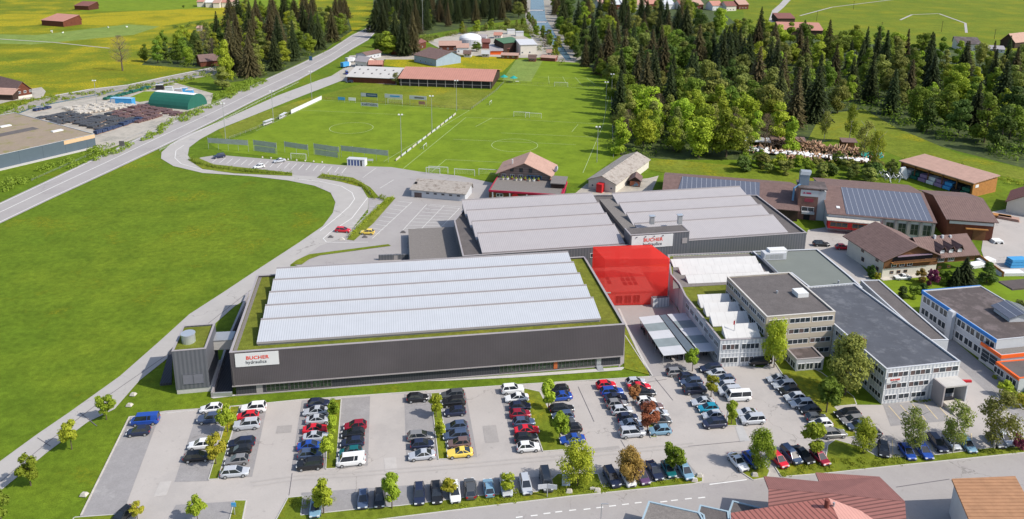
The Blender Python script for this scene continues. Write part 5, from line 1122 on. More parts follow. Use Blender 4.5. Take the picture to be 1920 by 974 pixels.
ROWS = [
 ('in the leftmost bays', (200, 680, 3.314), .165, [(240, 357, 'blue', V_, 'L'), (198, 425, 'navy', H_, 'L')]),
 ('left of the westernmost grass strip', (200, 680, 3.314), .165, [(650, 283, 'white', H_, 'L'), (645, 347, 'slate blue', U_, 'L'), (583, 507, 'white', H_, 'L'), (565, 582, 'black', E_, 'R')]),
 ('right of the westernmost grass strip', (200, 680, 3.314), .165, [(915, 282, 'white', U_, 'L'), (875, 330, 'red', H_, 'L'), (872, 385, 'silver', U_, 'L'), (838, 495, 'navy', E_, 'L'), (828, 542, 'black', H_, 'L'), (810, 605, 'grey', H_, 'L'), (797, 677, 'silver', E_, 'R')]),
 ('left of the second grass strip', (540, 680, 3.314), .16, [(190, 252, 'navy', H_, 'R'), (172, 300, 'silver', S_, 'L'), (188, 352, 'silver', S_, 'R'), (170, 410, 'red', S_, 'R'), (172, 457, 'silver', S_, 'R'), (140, 515, 'blue', S_, 'R'), (137, 568, 'slate blue', H_, 'R'), (137, 632, 'black', U_, 'L')]),
 ('right of the second grass strip', (540, 680, 3.314), .16, [(418, 390, 'dark red', H_, 'L'), (405, 437, 'black', H_, 'L'), (400, 495, 'navy', H_, 'L'), (388, 553, 'teal', H_, 'L'), (392, 607, 'white', V_, 'L')]),
 ('left of the third grass strip', (540, 680, 3.314), .155, [(805, 217, 'black', H_, 'R'), (822, 454, 'grey', E_, 'R'), (834, 507, 'navy', H_, 'R'), (832, 572, 'silver', S_, 'L')]),
 ('right of the third grass strip', (540, 680, 3.314), .155, [(1022, 195, 'dark grey', E_, 'L'), (1030, 245, 'black', U_, 'L'), (1038, 303, 'navy', H_, 'L'), (1045, 395, 'slate blue', H_, 'L'), (1045, 450, 'slate blue', E_, 'L'), (1063, 499, 'brown', H_, 'L'), (1068, 557, 'yellow', K_, 'L')]),
 ('left of the wide grass island', (880, 680, 3.314), .15, [(268, 165, 'white', U_, 'R'), (295, 217, 'white', S_, 'L'), (315, 270, 'navy', H_, 'R'), (315, 317, 'dark red', H_, 'R'), (338, 369, 'slate blue', H_, 'R'), (357, 417, 'red', S_, 'R'), (352, 467, 'black', H_, 'R'), (366, 522, 'white', H_, 'R')]),
 ('right of the wide grass island', (880, 680, 3.314), .15, [(555, 167, 'black', H_, 'L'), (565, 209, 'blue', S_, 'L'), (575, 285, 'black', E_, 'R'), (582, 330, 'slate blue', H_, 'L'), (592, 366, 'dark grey', H_, 'R'), (632, 408, 'black', H_, 'L'), (640, 474, 'blue', S_, 'L')]),
 ('in the long row left of the orange tree', (880, 680, 3.314), .145, [(850, 137, 'red', H_, 'R'), (885, 177, 'blue', E_, 'R'), (908, 217, 'navy', S_, 'R'), (915, 255, 'grey', H_, 'R'), (947, 295, 'silver', H_, 'R'), (983, 339, 'navy', H_, 'R'), (1010, 380, 'silver', S_, 'R'), (1012, 433, 'silver', P_, 'R')]),
 ('in the row right of the orange tree', (1130, 690, 6.956), .145, [(430, 180, 'silver', H_, 'R'), (480, 245, 'red', S_, 'R'), (545, 318, 'black', S_, 'R'), (565, 430, 'white', H_, 'R'), (640, 500, 'brown', E_, 'R'), (720, 590, 'silver', H_, 'R'), (755, 680, 'dark grey', H_, 'R'), (748, 810, 'light blue', H_, 'L')]),
 ('in the row below the bicycle canopy', (1220, 640, 2.916), .12, [(145, 167, 'grey', E_, 'R'), (205, 195, 'navy', H_, 'R'), (223, 222, 'slate blue', E_, 'L'), (240, 263, 'navy', P_, 'R'), (285, 330, 'silver', S_, 'L'), (315, 364, 'turquoise', H_, 'L'), (340, 404, 'silver', H_, 'L'), (350, 448, 'navy', P_, 'L')]),
 ('in the row with the white minibus', (1220, 640, 2.916), .12, [(330, 147, 'navy', E_, 'L'), (362, 174, 'silver', H_, 'L'), (407, 205, 'slate blue', H_, 'L'), (405, 242, 'silver', E_, 'L'), (432, 272, 'silver', P_, 'L'), (480, 302, 'white', B_, 'L'), (522, 390, 'silver', K_, 'L'), (557, 427, 'silver', P_, 'L')]),
 ('in the easternmost row beside the lawn', (1220, 640, 2.916), .12, [(695, 204, 'silver', S_, 'L'), (730, 237, 'silver', E_, 'L'), (758, 268, 'black', H_, 'L'), (788, 305, 'silver', H_, 'L'), (826, 339, 'silver', E_, 'L'), (872, 373, 'black', H_, 'L'), (905, 416, 'dark grey', H_, 'R'), (933, 450, 'white', H_, 'L'), (1000, 502, 'grey', E_, 'R')]),
 ('in the row left of the visitor bays', (1560, 660, 3.103), .12, [(90, 357, 'black', E_, 'L'), (122, 395, 'grey', E_, 'L'), (152, 430, 'slate blue', H_, 'L'), (222, 470, 'dark grey', H_, 'L')]),
 ('in the street-side row west half', (540, 680, 3.314), .14, [(172, 897, 'light blue', H_, 'C'), (465, 845, 'slate blue', H_, 'C'), (570, 838, 'black', H_, 'C'), (815, 812, 'navy', E_, 'C'), (922, 805, 'black', E_, 'C'), (1035, 800, 'white', E_, 'C'), (1130, 780, 'dark grey', E_, 'A')]),
 ('in the street row by the name boards', (880, 680, 3.314), .13, [(12, 782, 'dark grey', H_, 'A'), (120, 775, 'light blue', H_, 'A'), (228, 762, 'silver', E_, 'C'), (350, 752, 'silver', E_, 'C'), (478, 732, 'dark grey', V_, 'C')]),
 ('in the street-side row by the bronze tree', (880, 680, 3.314), .24, [(885, 712, 'navy', U_, 'C'), (985, 712, 'white', H_, 'C'), (1070, 700, 'violet', H_, 'C'), (1150, 667, 'navy', S_, 'C')]),
 ('in the corner beside the car park entrance', (1220, 640, 2.916), .2, [(98, 697, 'teal', H_, 'C'), (190, 707, 'light blue', H_, 'C')]),
 ('in the row east of the car park entrance', (1220, 640, 2.916), .32, [(478, 657, 'white', K_, 'C'), (555, 645, 'blue', H_, 'C'), (700, 645, 'red', H_, 'C'), (768, 620, 'slate blue', P_, 'C'), (833, 617, 'black', S_, 'C'), (925, 632, 'dark red', H_, 'C')]),
 ('in the yellow-lined visitor row', (1560, 660, 3.103), .02, [(300, 564, 'black', H_, 'C'), (437, 578, 'blue', H_, 'C'), (530, 568, 'blue', S_, 'C'), (613, 527, 'navy', E_, 'C'), (695, 522, 'silver', H_, 'C'), (783, 532, 'light blue', E_, 'C'), (955, 512, 'dark grey', H_, 'C'), (1005, 500, 'silver', H_, 'C')]),
]
for rn, (ox, oy, k), rz, cars in ROWS:
    for i, (x, y, col, kd, hd) in enumerate(cars):
        px, py = Zr(x, y, ox, oy, k); a = rz
        if rn.startswith('in the yellow') and i == 0: a = -.35
        place_car(px, py, col, kd, hd, '%s %s %s, %s from %s' % (col, kd, rn, ordn(i), 'left' if hd in 'CA' else 'top'), rz=a)
for px, py, col, kd, hd, lab, a in (
    (230, 966, 'black', H_, 'C', 'black hatchback alone under the pale tree in the bottom left bays', -.35), (1424, 677, 'black', V_, 'L', 'black van in the shade under the tree by the office wing', .1),
    (411, 293, 'navy', U_, 'L', 'dark SUV with its boot up in the lot behind the ball nets', .6), (524, 301, 'silver', S_, 'L', 'silver saloon in the pitch-side lot facing the hedge', .6), (486, 312, 'white', H_, 'L', 'white hatchback half hidden by the roadside hedge', .6),
    (643, 431, 'red', E_, 'R', 'raspberry red estate beside the long hedge', -.1), (689, 435, 'yellow', H_, 'L', 'pale yellow hatchback right of the long hedge', -.1), (1540, 457, 'black', E_, 'R', 'black estate in the yard beside the rear hall corner', -.02),
    (1580, 463, 'red', H_, 'R', 'bright red hatchback alone in front of the chalet', -.02), (1692, 519, 'white', K_, 'L', 'white cabriolet on the chalet terrace', .1), (656, 153, 'navy', H_, 'L', 'dark car in front of the grey stable', 0), (1612, 440, 'white', H_, 'L', 'white car under the red front of the solar workshop', 0), (790, 112, 'dark grey', H_, 'A', 'dark car by the blue-grey hall, left of two', .3), (800, 113, 'white', H_, 'A', 'pale car by the blue-grey hall, right of two', .3), (650, 137, 'blue', V_, 'A', 'blue van left of the grey stable', .3)):
    place_car(px, py, col, kd, hd, lab, rz=a)
# lorries by the farm track
for k, (px, py, mm) in enumerate(((648, 127, m_bluebox), (656, 118, m_gwall))):
    r = thing('lorry', ('blue lorry parked left of the cream house', 'grey lorry parked behind the blue one')[k], 'lorry', W(px, py), 1.0); MB().box(-3, 2, -1.2, 1.2, .9, 3.4).build('load_box', mm, r); MB().box(2.1, 3.8, -1.15, 1.15, .6, 2.8).build('cab', m_white, r)
    for sx in (-2, 0, 3): 
        for sy in (-1.1, 1.1): MB().cyl((sx, sy - .12, .45), (sx, sy + .12, .45), .45, n=10).build('wheel', m_tyre, r)
# motorbikes under the canopies
mb0 = None
spots = [(1240 + 7.5 * i, 668 + 2.2 * (i % 3)) for i in range(7)] + [(1318 + 6 * i, 664) for i in range(4)] + [(1205, 622), (1208, 626), (1226, 648), (1229, 652)]
for i, (px, py) in enumerate(spots):
    if mb0 is None:
        r = thing('motorbike', 'x', 'motorbike', (0, 0, 0), 0, 'motorbikes under the canopies')
        b = MB(); b.hexa([(-.35, -.16, .45), (.4, -.16, .45), (.4, .16, .45), (-.35, .16, .45), (-.2, -.13, .95), (.45, -.13, 1.0), (.45, .13, 1.0), (-.2, .13, .95)]); b.build('tank', PC['navy'], r)
        MB().box(-.85, -.2, -.13, .13, .75, .88).build('saddle', m_black, r); MB().box(.5, .58, -.38, .38, 1.05, 1.11).build('handlebar', m_steel, r)
        MB().cyl((.5, 0, 1.05), (.78, 0, .34), .04, n=6).build('fork', m_steel, r); MB().cyl((-.3, 0, .5), (-.72, 0, .34), .05, n=6).build('swingarm', m_steel, r)
        for x in (-.72, .78): MB().cyl((x, -.06, .33), (x, .06, .33), .33, n=14).build('wheel', m_tyre, r)
        mb0 = r
    else: r = dup(mb0)
    p = W(px, py); r.location = (p.x, p.y, .1); r.rotation_euler = (0, 0, pi / 2 + R.uniform(-.25, .25))
    if i < 7: r['label'] = 'dark motorbike in the tight pack under the left canopy front edge'
    elif i < 11: r['label'] = 'dark motorbike under the right canopy front edge'
    else: r['label'] = 'dark two-wheeler poking out at the alley side of the left canopy'
    r['group'] = ('motorbikes at the left canopy front', 'motorbikes at the right canopy', 'motorbikes at the canopy side')[0 if i < 7 else 1 if i < 11 else 2]
# ================================================================ vegetation
def rv(rg):
    z = rg.uniform(-1, 1); a = rg.uniform(0, 2 * pi); s = math.sqrt(1 - z * z); return Vector((s * cos(a), s * sin(a), z))
def leafq(mb, c, n, s, rg):
    n = n.normalized(); u = n.orthogonal().normalized(); v = n.cross(u); a = rg.uniform(0, pi); u, v = u * cos(a) + v * sin(a), v * cos(a) - u * sin(a)
    l = s * rg.uniform(.6, 1.3); w_ = l * rg.uniform(.5, .8)
    mb.poly([c - u * l, c + v * w_ * .9 - u * l * .1, c + u * l, c - v * w_])
def crown_lobed(seed, n, size, base=.22, rad=.30, nl=14, hollow=.55, shape='round', flat=1.0):
    rg = random.Random(seed); mb = MB(); lobes = []
    for i in range(nl):
        t = rg.random(); z = base + (1 - base) * (.1 + .82 * t)
        env = {'round': math.sin(pi * min(1, max(.08, .12 + .8 * t))) ** .7, 'tall': (1 - t) ** .55 * .9 + .1, 'umbrella': .5 + .5 * math.sin(pi * t)}[shape]
        a = i * 2.4 + rg.uniform(-.5, .5); rr = rad * env * rg.uniform(.25, .78)
        lobes.append((Vector((rr * cos(a), rr * sin(a), z)), rad * rg.uniform(.34, .60) * (0.6 + .4 * env)))
    tot = sum(l[1] ** 2 for l in lobes)
    for c, r in lobes:
        for k in range(int(n * r * r / tot)):
            d = rv(rg); bump = .8 + .35 * noise.noise(d * 2.5 + c * 9)
            q = c + Vector((d.x, d.y, d.z * .8 * flat)) * r * bump * (hollow + (1 - hollow) * rg.random() ** .5)
            leafq(mb, q, d + rv(rg) * .7 + Vector((0, 0, .35)), size, rg)
    return mb
def crown_spruce(seed, rad=.16, levels=26, size=.02, base=.08, droop=.35):
    rg = random.Random(seed); mb = MB()
    for i in range(levels):
        t = i / (levels - 1); z = base + (1 - base) * t; L = rad * ((1 - t) ** .8) * rg.uniform(.8, 1.15) + .006
        nb = int(5 + 9 * (1 - t)); a0 = rg.uniform(0, 6)
        for k in range(nb):
            a = a0 + k * 2 * pi / nb + rg.uniform(-.2, .2); ll = L * rg.uniform(.7, 1.15); d = Vector((cos(a), sin(a), 0)); side = Vector((-sin(a), cos(a), 0))
            m_ = max(2, int(ll / .02))
            for j in range(m_):
                u = (j + .6) / m_; c = d * ll * u + Vector((0, 0, z + .012 - droop * ll * u * u + rg.uniform(-.006, .006)))
                w_ = size * (1.25 - .7 * u)
                mb.poly([c - d * size * .9, c - side * w_ + Vector((0, 0, -.006)), c + d * size * 1.1 + Vector((0, 0, -.01)), c + side * w_ + Vector((0, 0, -.006))])
                if rg.random() < .5: mb.poly([c - d * size * .6 + Vector((0, 0, .004)), c + side * .3 * w_ + Vector((0, 0, -size * 1.1)), c + d * size * .7])
    return mb
def trunk(seed, h=.75, r=.018, limbs=5, z0=.25, spread=.16, lean=.0):
    rg = random.Random(seed); mb = MB(); n = 4; prev = Vector((0, 0, -.01)); pr = r
    for i in range(1, n + 1):
        p = Vector((rg.uniform(-.01, .01) * i, rg.uniform(-.01, .01) * i, h * i / n)); q = r * (1 - .8 * i / n); mb.cyl(prev, p, pr, q, n=6, caps=False); prev, pr = p, q
    for k in range(limbs):
        z = z0 + (h - z0) * k / max(1, limbs); a = k * 2.4 + rg.random(); e = Vector((cos(a) * spread, sin(a) * spread, z + spread * rg.uniform(.6, 1.1)))
        mb.cyl((0, 0, z), e, r * .45, r * .12, n=4, caps=False)
    return mb
def twigs(seed, n=700, base=.25, rad=.26):
    rg = random.Random(seed); mb = MB()
    for i in range(n):
        a = rg.uniform(0, 2 * pi); t = rg.random(); z = base + (1 - base) * t; rr = rad * math.sin(pi * (.15 + .8 * t)) * rg.uniform(.1, 1)
        c = Vector((rr * cos(a), rr * sin(a), z)); d = (Vector((cos(a) * .7, sin(a) * .7, rg.uniform(.5, 1.3))) + rv(rg) * .3).normalized(); s = d.cross(rv(rg)).normalized() * .0022
        l = rg.uniform(.03, .075); mb.poly([c - s, c + s, c + d * l])
    return mb
def LM(nm, rgb, tr=.35, v=.28): return M('leaf_' + nm, rgb, rough=.7, var=v, scale=.35, kind='leaf', f=tr, spec=.2)
lf = dict(spring=LM('spring', (.27, .34, .03)), bright=LM('bright', (.38, .48, .04)), mid=LM('mid', (.18, .26, .03)), deep=LM('deep', (.095, .155, .03)), spruce=LM('spruce', (.065, .088, .03), .15), spruce2=LM('spruce_olive', (.135, .115, .05), .15), brown=LM('brown', (.2, .15, .09), .15),
          yellow=LM('yellow', (.42, .42, .04)), bronze=LM('bronze', (.34, .25, .06)), orange=LM('orange', (.50, .20, .09)), purple=LM('purple', (.24, .05, .09)), olive=LM('olive', (.25, .28, .06)), twig=LM('twig', (.22, .17, .13), 0))
TP = {}
def regtree(key, crown_mb, trunk_mb, leaf, bark=m_bark): TP[key] = (crown_mb.mesh('crown', lf[leaf]), trunk_mb.mesh('trunk', bark))
for i in range(4): regtree('broad%d' % i, crown_lobed(10 + i, 4200, .027, base=.08, rad=.36, nl=24, hollow=.45), trunk(i), 'spring')
for i in range(3): regtree('tallb%d' % i, crown_lobed(30 + i, 3600, .025, base=.04, rad=.29, nl=22, shape='tall', hollow=.45), trunk(i), 'spring')
for i in range(4): regtree('spruce%d' % i, crown_spruce(50 + i, rad=.185 + .03 * i, levels=34, size=.028), trunk(9, h=.97, r=.012, limbs=0), 'spruce')
for i in range(2): regtree('bare%d' % i, twigs(70 + i, 1500), trunk(70 + i, h=.8, r=.02, limbs=9, spread=.2), 'twig')
for i in range(4): regtree('maple%d' % i, crown_lobed(80 + i, 2600, .040, base=.24, rad=.34, nl=16, hollow=.35), trunk(80 + i, h=.6, r=.022, limbs=3), 'bright')
for i in range(3): regtree('big%d' % i, crown_lobed(90 + i, 6500, .023, base=.06, rad=.40, nl=34, hollow=.4), trunk(90 + i), 'spring')
for i in range(3): regtree('birch%d' % i, crown_lobed(95 + i, 2900, .020, base=.14, rad=.34, nl=26, hollow=.2), trunk(95 + i, h=.85, r=.018, limbs=9, spread=.24), 'olive', m_birch)
for i in range(2): regtree('shrub%d' % i, crown_lobed(99 + i, 1300, .06, base=.02, rad=.5, nl=9, flat=.9), trunk(99, h=.3, r=.03, limbs=3), 'mid')
def tree(key, p, h, leaf, label, name='tree', group=None, wx=1.0, cat='tree'):
    cm, tm = TP[key]; r = bpy.data.objects.new(name, None); C.objects.link(r); r.empty_display_size = .3
    r.location = p; r.rotation_euler = (0, 0, R.uniform(0, 6.28)); r.scale = (h * wx, h * wx, h)
    tag(r, label, cat, group)
    a = bpy.data.objects.new('crown', cm); b_ = bpy.data.objects.new('trunk', tm)
    for o in (a, b_): C.objects.link(o); o.parent = r
    if leaf: setmat(a, lf[leaf])
    return r
def htop(px, py, top): # height of a thing standing at px,py whose top shows at row `top`
    b_ = W(px, py); lo, hi = 0.0, 80.0
    for _ in range(30):
        m_ = (lo + hi) / 2; q = Vector((b_.x, b_.y, m_)) - Vector((0, 0, CAMH)); y = CY - FPX * q.dot(UP) / q.dot(FW)
        if y > top: lo = m_
        else: hi = m_
    return lo
# --- trees of the car park and street, one by one: px, py of foot, top row, half width px, kind, leaf, label
PT = [
 (200, 787, 738, 16, 'maple0', 'bright', 'young green tree highest up the track beside the lot corner'), (135, 843, 788, 19, 'maple1', 'bright', 'young green tree in the middle of the track verge'),
 (58, 911, 849, 22, 'maple2', 'spring', 'young green tree lowest on the track verge with stake'), (5, 986, 922, 20, 'maple3', 'mid', 'darker green tree cut by the left edge'),
 (427, 812, 758, 17, 'maple1', 'bright', 'airy yellow-green tree at the top of the westernmost grass strip'), (405, 872, 812, 15, 'maple2', 'yellow', 'yellowish thin tree lower on the westernmost grass strip'),
 (627, 788, 750, 12, 'maple0', 'bright', 'small tree at the hall end of the second grass strip'), (623, 820, 780, 13, 'maple3', 'bright', 'small tree in the middle of the second grass strip'), (617, 862, 815, 12, 'maple1', 'bright', 'small tree low on the second grass strip'),
 (818, 783, 738, 12, 'maple2', 'bright', 'small tree at the hall end of the third grass strip'), (826, 824, 788, 11, 'maple0', 'bright', 'small tree low on the third grass strip'),
 (1028, 770, 713, 19, 'maple3', 'bright', 'rounded tree high on the wide grass island'), (1049, 828, 772, 19, 'maple1', 'bright', 'rounded tree low on the wide grass island'),
 (1187, 757, 720, 11, 'maple0', 'orange', 'little red and green tree above the orange tree'), (1214, 812, 752, 19, 'maple2', 'orange', 'rust-orange young tree between two rows of cars'),
 (1298, 697, 652, 13, 'maple1', 'bright', 'slim tree in front of the bicycle canopies'), (1333, 745, 700, 11, 'maple2', 'yellow', 'slim yellow-green tree at the head of the minibus row'), (1371, 797, 753, 11, 'maple3', 'bright', 'slim tree between the silver cars below the minibus'),
 (607, 965, 903, 23, 'maple0', 'bright', 'leafy tree over the light blue car on the street verge'), (371, 978, 929, 17, 'maple1', 'bright', 'young tree alone at the bottom edge of the stalls'), (258, 975, 940, 14, 'maple2', 'yellow', 'pale wispy tree over the lone black car'),
 (735, 955, 889, 23, 'maple3', 'bright', 'leafy tree between the slate and black cars of the street row'), (842, 933, 897, 15, 'maple1', 'yellow', 'yellow-green tree over the white car in the street row'), (951, 929, 884, 17, 'maple2', 'bright', 'sparse tree over a silver car in the street row'),
 (1083, 913, 830, 40, 'big0', 'bright', 'widest green tree on the street verge beside the name boards'), (1180, 905, 841, 34, 'big1', 'bronze', 'bronze-leaved tree on the street verge'), (1262, 886, 832, 22, 'maple0', 'spring', 'green tree over the teal car by the entrance'),
 (1424, 880, 806, 30, 'big2', 'bright', 'full green tree on the small entrance island'), (1526, 862, 795, 27, 'maple3', 'spring', 'green tree over the dark red car east of the entrance'), (1618, 852, 785, 27, 'big0', 'spring', 'dark green tree by the black diagonal car'),
 (1706, 850, 765, 36, 'birch0', 'olive', 'first birch over the visitor row from the left'), (1786, 850, 754, 36, 'birch1', 'olive', 'middle birch over the visitor row'), (1863, 843, 732, 48, 'birch2', 'olive', 'largest birch at the right end of the visitor row'),
 (1911, 846, 815, 16, 'shrub0', 'purple', 'dark red shrub at the right end of the street verge'),
 (1451, 690, 598, 29, 'big1', 'bright', 'bright green tree in front of the beige office'), (1584, 742, 628, 52, 'big2', 'olive', 'big drooping willow-like tree beside the main office'), (1549, 775, 707, 27, 'maple1', 'mid', 'fresh green tree below the willow-like tree'),
 (1908, 622, 566, 26, 'shrub1', 'olive', 'tall olive bushes beside the blue trimmed office roof'), (1796, 628, 598, 14, 'shrub0', 'mid', 'bush at the wall of the blue trimmed office, farther one'), (1812, 644, 616, 13, 'shrub1', 'spring', 'bush at the wall of the blue trimmed office, nearer one'),
 (1746, 538, 502, 15, 'shrub0', 'purple', 'purple-leaved shrub in the chalet garden'), (1727, 530, 505, 13, 'shrub1', 'bronze', 'pinkish shrub left of the purple one'), (1768, 534, 505, 15, 'shrub0', 'mid', 'green shrub right of the purple one'), (1806, 536, 484, 20, 'spruce3', 'spruce', 'tallest dark conifer in the chalet garden'), (1790, 538, 502, 16, 'spruce2', 'spruce', 'smaller conifer left of the tallest one in the chalet garden'),
 (1850, 532, 491, 24, 'tallb1', 'deep', 'broad dark evergreen right of the chalet'), (1632, 522, 498, 11, 'shrub1', 'deep', 'dark bush at the left corner of the chalet'), (1645, 526, 510, 8, 'shrub0', 'yellow', 'small yellow bush at the left corner of the chalet'),
 (1690, 558, 537, 14, 'shrub1', 'deep', 'dark bush on the garden lawn, left one'), (1712, 560, 534, 14, 'shrub0', 'mid', 'green bush on the garden lawn, right one'), (1728, 552, 532, 12, 'shrub1', 'deep', 'dark bush against the blue roof edge'),
 (1885, 745, 716, 18, 'shrub1', 'bright', 'pale bush in the planted strip below the grey garden wall'), (1912, 765, 738, 16, 'shrub0', 'yellow', 'yellow-green bush at the right edge below the garden wall'),
 (230, 133, 68, 21, 'bare0', 'twig', 'large bare tree alone on the yellow meadow'), (424, 163, 75, 20, 'broad1', 'bright', 'bright leafy tree right of the dark red forest barn'), (418, 168, 125, 20, 'tallb0', 'olive', 'olive tree beside the road below the bright one'),
 (730, 103, 58, 27, 'broad2', 'spring', 'round green tree below the tall spruces by the highway'), (712, 104, 62, 18, 'broad3', 'mid', 'darker round tree left of the one below the spruces'), (743, 160, 136, 12, 'birch1', 'olive', 'half-bare tree where the two stables meet'),
 (893, 97, 78, 11, 'broad0', 'mid', 'leafy tree in the builders yard'), (1545, 262, 205, 15, 'birch0', 'olive', 'thin-stemmed tree at the clearing, left'), (1592, 268, 195, 20, 'birch1', 'spring', 'thin-stemmed tree at the clearing, middle'), (1618, 300, 225, 24, 'birch2', 'olive', 'tall thin-stemmed tree by the log yard'), (1480, 285, 215, 18, 'tallb2', 'bright', 'bright slender tree left of the clearing'), (1640, 318, 240, 22, 'birch0', 'spring', 'light tree at the teal sheet of the log yard'), (344, 15, 10, 3, 'shrub0', 'deep', 'single tiny tree far out on the meadow'), (757, 105, 30, 14, 'spruce0', 'spruce', 'tall spruce by the highway, left of the pair'), (775, 103, 25, 13, 'spruce1', 'spruce2', 'tall spruce by the highway, right of the pair'), (742, 92, 22, 12, 'spruce2', 'spruce', 'tall spruce behind the round green tree'), (706, 60, 2, 12, 'spruce3', 'spruce', 'spruce standing where the highway disappears'), (718, 72, 8, 12, 'spruce1', 'spruce', 'spruce next to the end of the highway'),
 (409, 80, 22, 8, 'spruce1', 'spruce', 'lone slim spruce rising from the left bushes')]
for px, py, top, hw_, key, leaf, lab in PT:
    h = htop(px, py, top); p = W(px, py); ck_ = 'maple' in key; dist = (p - Vector((0, 0, CAMH))).dot(FW); wid = hw_ * dist / FPX
    base = {'maple': .36, 'big': .46, 'birch': .40, 'shrub': .55, 'spruce': .15, 'bare': .27, 'tallb': .27, 'broad': .38}[key.rstrip('0123456789')]
    tree(key, p + Vector((0, 0, .05)), h, leaf, lab, 'shrub' if 'shrub' in key else ('conifer_tree' if 'spruce' in key else 'leafy_tree'), wx=max(.85 if ck_ else .1, min(1.6, wid / (base * h))), cat='shrub' if 'shrub' in key else 'tree')
# --- woods: every tree of its own
def inpoly(x, y, P):
    c = False; n = len(P)
    for i in range(n):
        a, b_ = P[i], P[i - 1]
        if (a[1] > y) != (b_[1] > y) and x < (b_[0] - a[0]) * (y - a[1]) / (b_[1] - a[1]) + a[0]: c = not c
    return c
placed = []
NT = [0]
def wood(poly, spacing, mix, group, desc, wxr=(.9, 1.15)):
    P = [W(*q) for q in poly]; xs = [p.x for p in P]; ys = [p.y for p in P]; PP = [(p.x, p.y) for p in P]; rg = random.Random(len(poly) * 31 + int(spacing * 10))
    tries = int((max(xs) - min(xs)) * (max(ys) - min(ys)) / spacing ** 2 * 9); n = 0
    for _ in range(tries):
        x = rg.uniform(min(xs), max(xs)); y = rg.uniform(min(ys), max(ys))
        if not inpoly(x, y, PP): continue
        sp_ = spacing * (1 + max(0, (y - 330) / 900))
        if any((x - a) ** 2 + (y - b_) ** 2 < ((sp_ + s_) / 2) ** 2 for a, b_, s_ in placed): continue
        placed.append((x, y, sp_)); t = rg.random(); acc = 0
        for wgt, keys, leaves, hr, nm, ds in mix:
            acc += wgt
            if t <= acc: break
        tree(rg.choice(keys), (x, y, 0), rg.uniform(*hr), rg.choice(leaves), ds + ' ' + desc, nm, ds.split(',')[0] + 's ' + desc, wx=rg.uniform(*wxr)); n += 1
    NT[0] += n; print('wood', group, n, sum(o.name.startswith('conifer') for o in C.objects), sum(o.name.startswith('leafy') for o in C.objects))
SPR = ['spruce0', 'spruce1', 'spruce2', 'spruce3']; BRD = ['broad0', 'broad1', 'broad2', 'broad3', 'tallb0', 'tallb1', 'tallb2']; BAR = ['bare0', 'bare1']
conf = lambda w_, lo, hi, lv=('spruce', 'spruce', 'spruce2'): (w_, SPR, lv, (lo, hi), 'conifer_tree', 'tall dark conifer')
leafy = lambda w_, lo, hi, lv=('spring', 'bright', 'mid', 'olive'): (w_, BRD, lv, (lo, hi), 'leafy_tree', 'leafy spring-green tree')
bare = lambda w_, lo, hi: (w_, BAR, ('twig', 'brown'), (lo, hi), 'bare_tree', 'brownish half-bare tree')
wood([(1158, 292), (1154, 232), (1260, 226), (1400, 240), (1462, 262), (1440, 300), (1270, 297)], 8.6, [leafy(.86, 14, 20, ('spring', 'bright', 'spring', 'olive')), bare(1, 13, 16)], 'a', 'in the bright front wood right of the pitch')
wood([(1150, 228), (1146, 150), (1180, 105), (1330, 105), (1460, 160), (1470, 255), (1400, 238), (1260, 222)], 10.2, [conf(.52, 21, 30), leafy(.9, 16, 22, ('mid', 'olive', 'deep')), bare(1, 12, 15)], 'b', 'in the dark wood behind the bright trees')
wood([(1050, 60), (1060, 20), (1180, 20), (1300, 35), (1340, 100), (1180, 100), (1146, 146), (1096, 116)], 13, [conf(.5, 21, 28), leafy(1, 15, 21, ('mid', 'deep', 'spring', 'olive'))], 'c', 'in the far wood along the river')
wood([(1475, 250), (1465, 160), (1350, 105), (1340, 60), (1500, 84), (1700, 108), (1860, 125), (2010, 140), (2010, 240), (1900, 240), (1760, 225), (1640, 195)], 11.6, [leafy(.68, 14, 21, ('spring', 'mid', 'bright', 'olive')), conf(.9, 18, 27), bare(1, 14, 18)], 'd', 'in the wide wood at the upper right')
wood([(1650, 205), (1760, 228), (1900, 243), (2010, 245), (2010, 300), (1925, 296), (1800, 268), (1690, 238)], 11, [leafy(.9, 15, 21, ('deep', 'mid', 'deep', 'mid')), conf(1, 18, 24)], 'e', 'at the shady wood edge above the right meadow')
wood([(425, 150), (505, 140), (600, 96), (652, 60), (654, 30), (560, 24), (440, 34), (428, 60), (430, 100)], 10, [conf(.66, 21, 28, ('spruce2', 'spruce2', 'spruce')), leafy(.86, 13, 18, ('spring', 'mid', 'olive')), bare(1, 13, 17)], 'f', 'in the conifer wood left of the highway')
wood([(270, 116), (300, 96), (355, 82), (420, 66), (425, 105), (405, 118), (376, 108), (366, 122), (300, 120)], 8.5, [leafy(.8, 11, 15, ('mid', 'spring', 'olive', 'deep')), bare(1, 12, 15)], 'g', 'in the bushy wood on the yellow meadow')
wood([(712, 58), (770, 66), (850, 50), (985, 34), (985, 6), (712, 6)], 10.5, [conf(.85, 19, 26), leafy(1, 12, 16, ('mid', 'olive'))], 'h', 'in the dark strip of wood along the top')
wood([(1000, 60), (990, 36), (1005, 50), (1052, 100), (1040, 112), (1020, 106)], 7.5, [leafy(.9, 7, 10, ('olive', 'spring', 'mid')), bare(1, 8, 10)], 'i', 'on the left bank of the river')
wood([(1032, 8), (1060, 20), (1066, 62), (1102, 118), (1140, 140), (1146, 160), (1100, 128), (1082, 116), (1052, 66), (1036, 34)], 7.5, [leafy(.7, 9, 14, ('deep', 'mid', 'spring')), conf(1, 14, 19)], 'j', 'on the right bank of the river')
